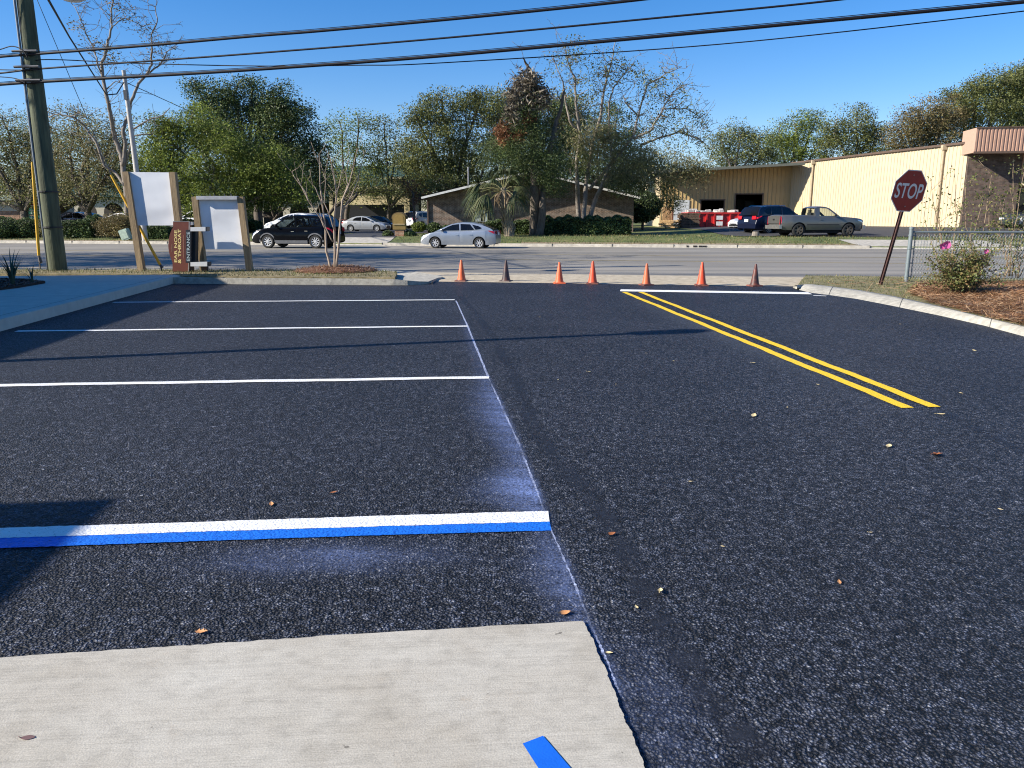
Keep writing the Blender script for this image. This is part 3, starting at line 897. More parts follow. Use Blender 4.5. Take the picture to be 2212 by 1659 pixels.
b = MB(); b.tube([dx * 0.02 + topd * 0.985, dx * FL + topd * 0.985], 0.024, 10); b.build('top_rail', GALV, fo, smooth=40)
b = MB(); b.tube([dx * 0.09 + Vector((0, 0, 0.06)), dx * 0.09 + topd * 0.97], 0.008, 6); b.build('tension_bar', GALV, fo)
b = MB(); P_ = 0.062; nw = int(FL / P_)
for k in range(nw):
    for sg in (0, 1):
        pts = []
        nz_ = int(0.98 / P_)
        for q in range(nz_ + 1):
            off = (k + 0.5 * ((q + sg) % 2)) * P_ + 0.09
            pts.append(dx * off + Vector((0, (-1) ** sg * 0.002, 0.06 + q * P_)))
        b.tube(pts, 0.0038, 3, False)
b.build('mesh', GALV, fo)

# ------------------------------------------------------------------ utility pole, guys, overhead cables
WOOD = simple('weathered green treated pole', (0.036, 0.046, 0.025), 0.85, var=0.35, scale=3.0, bump=0.5, bscale=14, stretch=(4, 4, 0.35), col2=(0.12, 0.135, 0.075))
CABLE = simple('black cable sheath', (0.008, 0.008, 0.012), 0.6, var=0.2, spec=0.25)
STEELW = simple('dull steel wire', (0.12, 0.12, 0.12), 0.4, 0.7)
YGUARD = simple('yellow guy guard plastic', (0.62, 0.36, 0.02), 0.5, var=0.2, scale=4)
PVC = simple('grey conduit', (0.16, 0.19, 0.22), 0.5)
pb = G(126, 584, 0.15)
pt = D(46, -60, pb.y - 0.1)
def pole_at(px, py):
    """point on the pole axis seen at row py"""
    t = 0.0
    best = None
    for i in range(401):
        q = pb.lerp(pt, i / 400 * 1.25)
        d = q - Vector((0, 0, EYE)); zc = d.y * CP - d.z * SP; up = d.y * SP + d.z * CP
        r = 829.5 - FOC * up / zc
        if best is None or abs(r - py) < best[0]: best = (abs(r - py), q)
    return best[1]
po = thing('utility_pole', 'tall leaning green brown wooden utility pole at the road edge, carrying the cables', 'utility pole', pb)
ax = pt - pb
b = MB(); pts = [ax * (i / 8 * 1.35) for i in range(9)]; b.tube(pts, [0.205 - 0.006 * i for i in range(9)], 18)
b.build('pole', WOOD, po, smooth=60)
def side(u, off, ang=0.0): return ax * u + Vector((math.cos(ang), math.sin(ang), 0)) * off
b = MB(); b.tube([side(i / 6 * 1.2, 0.215, R(200 + 6 * i)) for i in range(7)], 0.028, 8); b.build('conduit', PVC, po, smooth=True)
b = MB(); b.tube([side(0.16 + i / 6 * 0.9, 0.21, R(172 - 3 * i)) for i in range(7)], 0.014, 6); b.build('riser_cable', CABLE, po, smooth=True)
for u in (0.155, 0.28):
    b = MB(); b.lathe([(0.212, -0.02), (0.222, -0.02), (0.222, 0.02), (0.212, 0.02)], 18, 'z', tuple(ax * u)); b.build('band', simple('black strap', (0.01, 0.01, 0.01), 0.5), po)
for py in (116, 148, 177):
    q = pole_at(0, py) - pb
    b = MB(); b.box(q + Vector((0.0, -0.2, 0)), (0.09, 0.1, 0.1)); b.tube([q + Vector((-0.3, -0.24, 0)), q + Vector((0.3, -0.28, 0))], 0.03, 6)
    b.build('cable_clamp', STEELW, po)
# street light hung high on the pole: arm and white globe-bottomed head
la = pole_at(0, -30) - pb
b = MB(); b.tube([la, la + Vector((0.6, -0.5, 0.35)), la + Vector((1.1, -0.9, 0.3))], 0.03, 8); b.build('lamp_arm', STEELW, po, smooth=True)
lh = D(155, -4, pb.y - 0.9) - pb
b = MB(); b.lathe([(0.30, 0.16), (0.33, 0.08), (0.29, 0.01), (0.18, -0.05), (0.0, -0.075)], 20, 'z', tuple(lh)); lp = b.build('lamp_bowl', simple('white lamp bowl', (0.7, 0.7, 0.68), 0.3), po, smooth=True)
b = MB(); b.lathe([(0.0, 0.34), (0.2, 0.3), (0.31, 0.16)], 20, 'z', tuple(lh)); b.build('lamp_housing', simple('lamp housing', (0.06, 0.06, 0.08), 0.4), lp, smooth=True)

def ground_anchor(px, py, z): return G(px, py, z)
def guy(label, ptop, p0, p1, pg, name='guy_wire'):
    """wire from the pole down to an anchor, lower length sheathed in yellow"""
    g = G(pg[0], pg[1], 0.15)
    q0 = D(p0[0], p0[1], g.y - 0.02); q1 = D(p1[0], p1[1], g.y)
    o = thing(name, label, 'guy wire', g, group='guy wires of the utility pole')
    t = ptop
    b = MB(); b.tube([t - g, q0 - g, (q1 - g), (0, 0, 0)], 0.008, 5); b.build('wire', STEELW, o)
    b = MB(); b.tube([q0 - g, (q0 - g).lerp(q1 - g, 0.5), q1 - g], [0.03, 0.036, 0.036], 8); b.build('guard', YGUARD, o, smooth=50)
    b = MB(); b.tube([(q1 - g) * 0.95, (q1 - g) * 0.55 + Vector((0.03, 0, 0)), (q1 - g) * 0.5], [0.03, 0.045, 0.02], 6); b.tube([(q1 - g) * 0.5, Vector((0, 0, -0.1))], 0.016, 6); b.build('anchor_rod', simple('rusty anchor', (0.10, 0.09, 0.085), 0.6, 0.5), o)
    return o
guy('guy wire with a straight yellow guard left of the utility pole', D(38, -20, pb.y - 0.3), (70, 350), (84, 552), (87, 584))
guy('slanting guy wire with a yellow guard passing behind the tall blank sign frame', D(72, -20, pb.y + 0.2), (240, 378), (346, 572), (350, 585))

PL = pb.y + 0.19 * pb.x - 0.26
def wp(px, py, off=0.0):
    d = ray(px, py); t = (PL + off) / (d.y + 0.19 * d.x)
    return Vector((d.x * t, d.y * t, EYE + d.z * t))
def cable(label, pts, r, off=0.0, lash=False, group='overhead cables along the road'):
    P = [wp(*p, off) for p in pts]
    Q = []
    for i in range(len(P) - 1):                        # Catmull-Rom through the sighted points
        p0 = P[max(i - 1, 0)]; p1 = P[i]; p2 = P[i + 1]; p3 = P[min(i + 2, len(P) - 1)]
        for k in range(10):
            t = k / 10
            Q.append(0.5 * ((2 * p1) + (p2 - p0) * t + (2 * p0 - 5 * p1 + 4 * p2 - p3) * t * t + (3 * p1 - p0 - 3 * p2 + p3) * t ** 3))
    Q.append(P[-1])
    b = MB(); b.tube(Q, r, 8)
    if lash:
        b.tube([q + Vector((0, -0.01, r + 0.012)) for q in Q], 0.008, 5)
    o = b.build('overhead_cable', CABLE, smooth=True)
    return tag(o, label, 'cable', group)
cable('topmost thick lashed overhead cable, leaving the picture at the middle of its top edge', [(-420, 175), (-120, 135), (0, 122.5), (85, 116), (320, 98), (553, 77.5), (700, 66), (1030, 36), (1375, 0), (1800, -52)], 0.030, lash=True)
cable('medium overhead cable, second from the top over the street', [(-420, 190), (-120, 167), (0, 158), (88, 148.5), (320, 132), (553, 115), (950, 83), (1463, 34.6), (1800, 1), (2260, -55)], 0.020)
cable('thickest lowest overhead cable crossing the whole sky', [(-420, 215), (-120, 192), (0, 182.5), (89, 176.5), (320, 164), (553, 150), (950, 121), (1555, 66), (2212, 4), (2500, -28)], 0.034, lash=True)
cable('thin sagging overhead wire below the thick cables', [(-420, 160), (-100, 150), (60, 150), (88, 129), (300, 137), (553, 142.5), (764, 141), (950, 136), (1555, 95.5), (2212, 24), (2500, -12)], 0.011, off=0.12)
cable('loose looped wire end hanging left of the pole', [(-60, 100), (-10, 108), (25, 100), (48, 108), (60, 125)], 0.012, off=-0.1, group='loose wires at the pole')
cable('short slack wire sagging at the left edge below the cables', [(-80, 163), (0, 166), (35, 170), (55, 180)], 0.010, off=-0.1, group='loose wires at the pole')

# ------------------------------------------------------------------ blank sign frames
LUM = simple('weathered sign lumber', (0.22, 0.145, 0.07), 0.8, var=0.3, scale=4, bump=0.3, bscale=25, stretch=(5, 5, 0.5), col2=(0.38, 0.275, 0.15))
def sheetmat():
    m, t, out = nt('blank aluminium sheet'); n = N(t)
    tc = n('TexCoord').outputs['Object']
    nz = n('TexNoise', {'Vector': tc, 'Scale': 1.1, 'Detail': 2.0})
    wv = n('TexNoise', {'Vector': n('Mapping', {'Vector': tc, 'Rotation': (0, 0.5, 0), 'Scale': (0.7, 1, 2.2)}).outputs[0], 'Scale': 0.9, 'Detail': 1.0})
    bp = n('Bump', {'Strength': 0.35, 'Distance': 0.06, 'Height': wv.outputs['Fac']})
    c = n.ramp(nz.outputs['Fac'], [(0.32, (0.60, 0.61, 0.62)), (0.5, (0.76, 0.77, 0.77)), (0.68, (0.82, 0.82, 0.81))])
    bs = n('BsdfPrincipled', {'Base Color': c, 'Roughness': 0.5, 'Metallic': 0.0, 'Normal': bp.outputs[0]})
    t.links.new(bs.outputs[0], out.inputs[0])
    return m
SHEET = sheetmat()
YS = G(307, 586, 0.15).y
def beam(mb, A, B, w, d):
    """squared timber from A to B, w across the view, d deep"""
    ax_ = (B - A).normalized(); uu = Vector((1, 0, 0)) if abs(ax_.x) < 0.97 else Vector((0, 0, 1)); uu = (uu - ax_ * uu.dot(ax_)).normalized(); vv = ax_.cross(uu)
    vs = []
    for P in (A, B):
        for sx, sy in ((-1, -1), (1, -1), (1, 1), (-1, 1)): vs.append(P + uu * sx * w / 2 + vv * sy * d / 2)
    mb.add(vs, [(0, 1, 2, 3), (7, 6, 5, 4), (0, 4, 5, 1), (1, 5, 6, 2), (2, 6, 7, 3), (3, 7, 4, 0)])
def signframe(label, base, lt, lb, rt, rb, board, plate=None):
    """posts from top to foot, board corners TL TR BR BL, all sighted on the sign's own plane"""
    o = thing('sign_frame', label, 'sign frame', base, group='blank sign frames')
    f = lambda p, dy=0.0: D(p[0], p[1], YS + dy) - base
    w = 13.0 * mpp(YS)
    for a_, b_ in ((lt, lb), (rt, rb)):
        m = MB(); B_ = f(b_); B_.z = min(B_.z, 0.0) - 0.1; beam(m, B_, f(a_), w * 0.95, 0.15); m.build('post', LUM, o)
    m = MB(); q = [f(p, 0.0) for p in board]; q2 = [v + Vector((0, 0.012, 0)) for v in q]
    nx_ = 8; rows = []
    m.add(q + q2, [(0, 1, 2, 3), (7, 6, 5, 4), (0, 4, 5, 1), (1, 5, 6, 2), (2, 6, 7, 3), (3, 7, 4, 0)])
    bo = m.build('board', SHEET, o)
    m = MB(); m.add([v + Vector((0, 0.03, 0)) for v in q] + [v + Vector((0, 0.04, 0)) for v in q], [(0, 1, 2, 3), (7, 6, 5, 4), (0, 4, 5, 1), (1, 5, 6, 2), (2, 6, 7, 3), (3, 7, 4, 0)])
    m.build('backing', LUM, bo)
    if plate:
        A, B = f(plate[0]), f(plate[1]); A.y = B.y = -0.045
        m = MB(); beam(m, A, B, 0.085, 0.14)
        m.v = [(x, y, z) for x, y, z in m.v]
        pl_ = m.build('top_plate', simple('grey capping', (0.42, 0.42, 0.42), 0.5, 0.3), o)
        for u_ in (0.32, 0.42, 0.68, 0.84):
            m = MB(); c_ = A.lerp(B, u_); m.box((c_.x, -0.045, c_.z + 0.05), (0.02, 0.02, 0.09)); m.build('bracket', STEELW, pl_)
    return o
signframe('tall blank white sign board on two leaning wooden posts near the utility pole', D(345, 588, YS),
          (273, 371), (307.5, 588), (373.5, 372), (398, 590), [(278, 371.5), (369, 372.5), (383, 487), (297, 487)])
signframe('lower blank white sign board with a grey cap rail, right of the fallen brown sign', D(492, 588, YS),
          (422, 425), (441, 588), (520, 425), (541, 591), [(427, 430), (515, 430), (531, 538.5), (443, 538.5)], [(428, 427.5), (515, 427.5)])

# ------------------------------------------------------------------ brown direction sign lying on its side between the frames
BRN = simple('brown sign face', (0.155, 0.05, 0.033), 0.4, var=0.12, scale=4)
BRD = simple('dark sign edge', (0.05, 0.024, 0.018), 0.5)
CREAM = simple('cream lettering', (0.80, 0.62, 0.24), 0.5, var=0.05)
CHAR = simple('charcoal sign slab', (0.018, 0.02, 0.026), 0.45)
LGT = simple('pale lettering', (0.42, 0.50, 0.50), 0.5)
YF = YS - 0.35
fb = D(400, 588, YF)
fs_ = thing('fallen_sign', 'brown sign lying on its side between blank frames, reading EAR NOSE & THROAT, ENTRANCE', 'sign', fb)
F = lambda px, py, dy=0.0: D(px, py, YF + dy) - fb
def slab(mb, pts, y0, y1):
    A = [F(*p, y0) for p in pts]; B = [F(*p, y1) for p in pts]; n_ = len(pts)
    for v in B: pass
    tri = [tuple(t) for t in tessellate_polygon([[Vector((v.x, v.z, 0)) for v in A]])]
    mb.add(A, tri)
    B = [Vector((v.x, v.y + (y1 - y0), v.z)) for v in A]
    mb.add(B, tri)
    mb.add(A + B, [(i, (i + 1) % n_, n_ + (i + 1) % n_, n_ + i) for i in range(n_)])
s_ = lambda u_, v_: ((260 + u_ / 5.53) * 0.864, (400 + v_ / 5.53) * 0.864)
arc = [s_(955, 845), s_(955, 930)] + [s_(955 - 66 * math.sin(math.pi * k / 12) ** 0.8, 930 + 490 * k / 12) for k in range(1, 12)] + [s_(948, 1420), s_(948, 1545), s_(1175, 1548), s_(1185, 845)]
m = MB(); slab(m, arc, 0.0, 0.10); face = m.build('panel', BRN, fs_)
rim = [s_(955, 845), s_(955, 852), s_(1185, 852), s_(1185, 845)]
m = MB(); slab(m, rim, -0.006, 0.002); m.build('edge_trim', simple('silver trim', (0.4, 0.38, 0.36), 0.4, 0.5), face)
m = MB(); slab(m, [s_(1172, 850), s_(1185, 850), s_(1175, 1548), s_(1163, 1548)], -0.006, 0.002); m.build('edge_trim', simple('silver trim', (0.4, 0.38, 0.36), 0.4, 0.5), face)
def sidetext(txt, c_, length_px, height_px, y, mat, parent, name='lettering', bold=0.02):
    """letters reading upwards: text x runs up the picture, text y runs left"""
    vs, fs = text_geo(txt, 1.0, bold, 1.0)
    x0_, x1_ = min(v[0] for v in vs), max(v[0] for v in vs); y0_, y1_ = min(v[1] for v in vs), max(v[1] for v in vs)
    out = []
    for v in vs:
        uu = (v[0] - (x0_ + x1_) / 2) / (x1_ - x0_) * length_px; vv = (v[1] - (y0_ + y1_) / 2) / (y1_ - y0_) * height_px
        out.append(F(c_[0] - vv, c_[1] - uu, y))
    mb = MB(); mb.add(out, fs); return mb.build(name, mat, parent)
sc = 0.864 / 5.53
sidetext('EAR NOSE', s_(992, 1192), 445 * sc, 40 * sc, -0.003, CREAM, face)
sidetext('& THROAT', s_(1044, 1192), 475 * sc, 46 * sc, -0.003, CREAM, face)
for u_, v0_, v1_, st_ in ((940, 1165, 1270, 13), (1103, 1040, 1360, 17)):
    m = MB(); nv = 60; m.grid([[F(*s_(u_ + q * random.uniform(1.0, 4.5), v0_ + (v1_ - v0_) * k / nv), -0.003) for q in (-1, 1)] for k in range(nv + 1)])
    m.build('lettering', simple('dim cream strokes', (0.36, 0.21, 0.13), 0.6), face)
m = MB(); slab(m, [s_(1130, 965), s_(1207, 968), s_(1202, 1430), s_(1128, 1420)], -0.10, 0.16); ent = m.build('entrance_panel', CHAR, fs_)
m = MB(); slab(m, [s_(1207, 985), s_(1266, 985), s_(1262, 1418), s_(1203, 1425)], -0.02, 0.16); m.build('panel_side', simple('black sign back', (0.008, 0.008, 0.01), 0.5), ent)
sidetext('ENTRANCE', s_(1166, 1196), 405 * sc, 44 * sc, -0.104, LGT, ent, bold=0.012)
for v0_, v1_, x1_ in ((925, 985, 1402), (1410, 1470, 1425)):
    m = MB(); slab(m, [s_(1195, v0_ + 4), s_(x1_, v0_), s_(x1_, v1_), s_(1195, v1_)], -0.12, 0.02); lg_ = m.build('leg', simple('white post sleeve', (0.62, 0.62, 0.60), 0.5, var=0.08), fs_)
    m = MB(); slab(m, [s_(x1_, v0_ - 2), s_(x1_ + 16, v0_), s_(x1_ + 16, v1_ - 4), s_(x1_, v1_ + 2)], -0.10, 0.10); m.build('leg_end', CHAR, lg_)
m = MB(); slab(m, [s_(1180, 1425), s_(1225, 1425), s_(1225, 1548), s_(1178, 1548)], 0.02, 0.12); m.build('stub', BRD, fs_)
m = MB(); slab(m, [s_(1362, 1475), s_(1425, 1475), s_(1420, 1545), s_(1368, 1545)], 0.02, 0.12); m.build('stub', BRD, fs_)
m = MB(); slab(m, [s_(1192, 855), s_(1226, 855), s_(1226, 900), s_(1192, 900)], 0.0, 0.08); m.build('bracket', simple('grey bracket', (0.3, 0.3, 0.3), 0.5), fs_)

# ------------------------------------------------------------------ plants near the camera side
def stemmesh(mb, pts, r0, r1, k=6, sub=4, wob=0.0):
    P = []
    for i in range(len(pts) - 1):
        for q in range(sub):
            p = pts[i].lerp(pts[i + 1], q / sub)
            if wob: p = p + Vector((random.uniform(-wob, wob), random.uniform(-wob, wob), random.uniform(-wob, wob)))
            P.append(p)
    P.append(pts[-1])
    n_ = len(P)
    mb.tube(P, [r0 + (r1 - r0) * i / (n_ - 1) for i in range(n_)], k)
    return P
BARKL = simple('pale smooth bark', (0.30, 0.225, 0.16), 0.8, var=0.3, scale=6, bump=0.3, stretch=(3, 3, 0.6), col2=(0.42, 0.34, 0.26))
BARK = simple('grey brown bark', (0.075, 0.058, 0.045), 0.95, var=0.35, scale=5, bump=0.8, bscale=18, stretch=(3, 3, 0.6), col2=(0.17, 0.14, 0.11))
BARKP = simple('sunbleached bark', (0.155, 0.128, 0.10), 0.9, var=0.3, scale=4, bump=0.5, bscale=18, stretch=(3, 3, 0.6), col2=(0.275, 0.24, 0.20))
sy = G(722, 588, IZ).y
sb = G(722, 588, IZ)
sap = thing('sapling', 'bare multi stemmed sapling in a ring of straw on the kerbed island', 'sapling', sb)
c3 = lambda u_, v_, dy=0.0: D((600 + u_ / 3.456) * 0.864, (200 + v_ / 3.456) * 0.864, sy + dy) - sb
ST = [[(790, 1645), (745, 1480), (740, 1300), (715, 1080), (690, 900), (690, 760), (683, 640)], [(820, 1645), (818, 1400), (815, 1200), (835, 980), (850, 930), (900, 700)],
      [(830, 1645), (855, 1400), (870, 1180), (885, 1040), (950, 880), (985, 740), (1012, 590)], [(880, 1120), (965, 1000), (1020, 860), (1040, 760), (1087, 605)],
      [(835, 1000), (820, 880), (790, 740), (780, 660)], [(740, 1300), (690, 1180), (600, 1060), (540, 940), (500, 850)], [(715, 1080), (650, 930), (590, 860)],
      [(818, 1300), (770, 1160), (730, 1060), (740, 900), (735, 800)], [(600, 1060), (560, 960), (470, 840), (450, 790)], [(885, 1040), (930, 900), (915, 800), (940, 690)], [(800, 1400), (750, 1290), (700, 1200), (640, 1120)], [(870, 1180), (920, 1090), (1010, 980)]]
m = MB()
for i, s1 in enumerate(ST):
    dy = random.uniform(-0.15, 0.15)
    P = stemmesh(m, [c3(*p, dy * j / len(s1)) for j, p in enumerate(s1)], 0.034 if i < 3 else 0.016, 0.006, 6, 3, 0.006)
    for q in range(3):
        p = random.choice(P[len(P) // 2:]); d_ = Vector((random.uniform(-0.3, 0.3), random.uniform(-0.3, 0.3), random.uniform(0.12, 0.45)))
        stemmesh(m, [p, p + d_ * 0.5, p + d_ + Vector((0, 0, 0.08))], 0.006, 0.003, 4, 2)
m.build('stems', BARKL, sap, smooth=True)
ring = MB(); ring.lathe([(0.0, 0.10), (0.45, 0.09), (0.85, 0.04), (1.0, 0.0)], 20, 'z', (0, 0.2, 0.03))
tag(ring.build('straw_ring', simple('reddish straw', (0.17, 0.075, 0.04), 0.95, var=0.4, scale=14, bump=0.8), loc=None), kind='stuff').location = sb
n_ = 2500; rr = np.sqrt(RNG.uniform(0, 1, n_)) * 1.0; th = RNG.uniform(0, 6.28, n_)
c_ = np.stack([sb.x + rr * np.cos(th), sb.y + 0.2 + rr * np.sin(th), sb.z + 0.13 - 0.1 * rr ** 2], 1)
t2 = RNG.uniform(0, 3.14, n_); a_ = np.stack([np.cos(t2), np.sin(t2), RNG.normal(0, 0.25, n_)], 1) * 0.11; w_ = np.stack([-np.sin(t2), np.cos(t2), np.zeros(n_)], 1) * 0.006
tag(npmesh('straw_litter', np.stack([c_ - a_ - w_, c_ - a_ + w_, c_ + a_ + w_, c_ + a_ - w_], 1).reshape(-1, 3), 4, MATS['pine needles']), kind='stuff')

# leafy plants: stems in 3-D, leaves set along them
GREENR = leafmat('rose leaves', [(0.072, 0.105, 0.027), (0.131, 0.161, 0.047), (0.203, 0.210, 0.068), (0.290, 0.238, 0.095), (0.246, 0.126, 0.054)], 0.3)
GREENS = leafmat('pale shrub leaves', [(0.084, 0.120, 0.030), (0.144, 0.180, 0.048), (0.228, 0.240, 0.072), (0.288, 0.228, 0.096)], 0.35)
def leafalong(paths, n, size, spread, rng=RNG):
    pts = np.array([tuple(p) for P in paths for p in P])
    c_ = pts[rng.integers(0, len(pts), n)] + rng.normal(0, spread, (n, 3))
    return rowleaf(c_, rng.uniform(size * 0.6, size * 1.3, n), rng, asp=0.6)
def flower(px, py, Y, r, label, parentcol=None):
    c_ = D(px, py, Y); m = MB()
    for k in range(7):
        th_ = 2 * math.pi * k / 7; d_ = Vector((math.cos(th_), -0.5 + 0.2 * (k % 2), math.sin(th_))).normalized(); s_2 = Vector((-math.sin(th_), 0, math.cos(th_)))
        rows = []
        for q in range(4):
            u_ = q / 3; p = d_ * r * u_ + Vector((0, -0.4 * r * u_ * (1 - u_), 0)); w_2 = r * 0.45 * math.sin(math.pi * (0.15 + 0.7 * u_))
            rows.append([p - s_2 * w_2 + Vector((0, -0.1 * r, 0)), p, p + s_2 * w_2 + Vector((0, -0.1 * r, 0))])
        m.grid(rows)
    m.lathe([(0.0, -0.35 * r), (r * 0.2, -0.2 * r), (r * 0.22, 0)], 8, 'y')
    o = m.build('flower', simple('pink petals', (0.62, 0.055, 0.26), 0.5, var=0.35, scale=30, col2=(0.75, 0.18, 0.42)), smooth=True); o.location = c_
    return o, c_
yb = 13.5
rb = D(2078, 628, yb); rb.z = 0.10
bush = thing('rose_bush', 'low dense flowering bush with two pink blooms in front of the chain link fence', 'bush', rb)
m = MB(); paths = []
for i in range(84):
    th_ = random.uniform(0, 6.28); sp_ = random.uniform(0.1, 0.95); hgt = random.uniform(0.22, 0.95) * (1.1 - 0.5 * sp_)
    e = Vector((math.cos(th_) * sp_ * 0.95, math.sin(th_) * sp_ * 0.6, hgt))
    P = stemmesh(m, [Vector((random.uniform(-.12, .12), random.uniform(-.1, .1), 0)), e * 0.5 + Vector((0, 0, 0.12)), e], 0.008, 0.003, 4, 3, 0.012)
    paths.append(P[2:])
for tgt_, ye in (((2042, 531), yb), ((2129, 544), yb), ((2010, 560), yb)):
    e = D(*tgt_, ye) - rb; paths.append(stemmesh(m, [Vector((0, 0, 0.1)), e * 0.6 + Vector((0.03, 0, 0)), e], 0.008, 0.004, 4, 4)[3:])
m.build('stems', simple('brown twig', (0.13, 0.085, 0.05), 0.9), bush, smooth=True)
npmesh('leaves', leafalong(paths, 7000, 0.042, 0.06), 4, GREENR, bush)
for (px, py, r) in ((2044, 529, 0.075), (2035, 532, 0.06), (2129, 543, 0.045)):
    o, c_ = flower(px, py, yb - 0.1, r, ''); o.parent = bush; o.location = c_ - rb

def tallshrub(px, base_y, label, tips, nleaf, size=0.06, Y=17.3):
    nleaf = int(nleaf * 0.75)
    bz = D(px, base_y, Y); bz.z = 0.15
    o = thing('flowering_shrub', label, 'shrub', bz, group='spindly shrubs behind the fence')
    m = MB(); paths = []
    for (tx, ty, mx_) in tips:
        e = D(tx, ty, Y + random.uniform(-0.3, 0.3)) - bz
        mid = e * 0.55; mid.x += mx_ * mpp(Y)
        P = stemmesh(m, [Vector((random.uniform(-.1, .1), random.uniform(-.08, .08), 0)), mid * 0.55 + Vector((random.uniform(-.08, .08), 0, 0.02)), mid, e], 0.016, 0.005, 5, 4, 0.012)
        paths.append(P[-5:]); 
        for q in range(4):
            p = random.choice(P[4:]); d_ = Vector((random.uniform(-.35, .35), random.uniform(-.3, .3), random.uniform(0.05, .4)))
            paths.append(stemmesh(m, [p, p + d_ * .5, p + d_], 0.006, 0.003, 4, 2, 0.01)[1:])
    m.build('stems', simple('tan twig', (0.26, 0.19, 0.12), 0.9), o, smooth=True)
    pts_ = [[P[-1], P[-1], P[-2]] if random.random() < 0.8 else P for P in paths]
    npmesh('leaves', leafalong(pts_, nleaf, size, 0.075), 4, GREENS, o)
    return o
tallshrub(2050, 600, 'spindly shrub with few leaf tufts behind the fence end, right of the stop sign', [(2010, 385, -5), (2030, 420, -10), (2062, 375, 8), (2075, 455, 10), (1995, 470, -6), (2022, 452, 0), (2040, 490, 0)], 420)
tallshrub(2110, 602, 'leggy pale stemmed shrub in front of the brick pier of the tan building', [(2085, 400, -10), (2135, 420, 14), (2098, 470, -6), (2142, 378, 0), (2120, 445, -14), (2155, 470, 10)], 900)
tallshrub(2175, 604, 'leafy tall shrub at the right edge over the chain link fence', [(2190, 345, 5), (2212, 372, 0), (2235, 360, 6), (2170, 430, -14), (2200, 470, 10), (2250, 430, 0), (2222, 520, 0)], 1000)
tallshrub(2195, 610, 'arching tan brush tangled along the fence at the right edge', [(2150, 500, 20), (2185, 520, -20), (2215, 500, 10), (2240, 510, -10), (2165, 540, 16), (2260, 470, 0)], 260, Y=16.9)

# ------------------------------------------------------------------ vehicles
def paint(name, col, metal=0.3, rough=0.3, coat=0.35, spec=0.5):
    return simple(name, col, rough, metal, var=0.05, scale=2, coat=coat, spec=spec)
TYRE = simple('tyre rubber', (0.018, 0.018, 0.018), 0.85)
RIMS = simple('silver alloy', (0.62, 0.62, 0.62), 0.35, 0.5, var=0.05)
RIMD = simple('dusty steel wheel', (0.16, 0.125, 0.09), 0.5, 0.4, var=0.2)
BLK = simple('black trim', (0.012, 0.012, 0.013), 0.5)
GREYT = simple('grey cladding', (0.10, 0.105, 0.115), 0.6)
UNDER = simple('dark underbody', (0.006, 0.006, 0.006), 0.9)
GLASS = glassmat('car glass', (0.42, 0.48, 0.48), 0.25)
GLASSD = glassmat('tinted car glass', (0.10, 0.11, 0.12), 0.75)
TAIL = simple('red lamp lens', (0.42, 0.012, 0.02), 0.2, coat=0.8)
HEAD = simple('clear lamp lens', (0.62, 0.64, 0.66), 0.12, 0.3, coat=0.8)
PLATE = simple('number plate', (0.62, 0.63, 0.60), 0.5)
CHROME = simple('bright chrome', (0.75, 0.75, 0.75), 0.12, 1.0)
SEAT = simple('dark seat cloth', (0.03, 0.03, 0.033), 0.9)

def interp(L, x):
    if x >= L[0][0]: return L[0][1]
    for (a, za), (c, zc) in zip(L, L[1:]):
        if c <= x <= a: return za + (zc - za) * (a - x) / (a - c) if a > c else zc
    return L[-1][1]

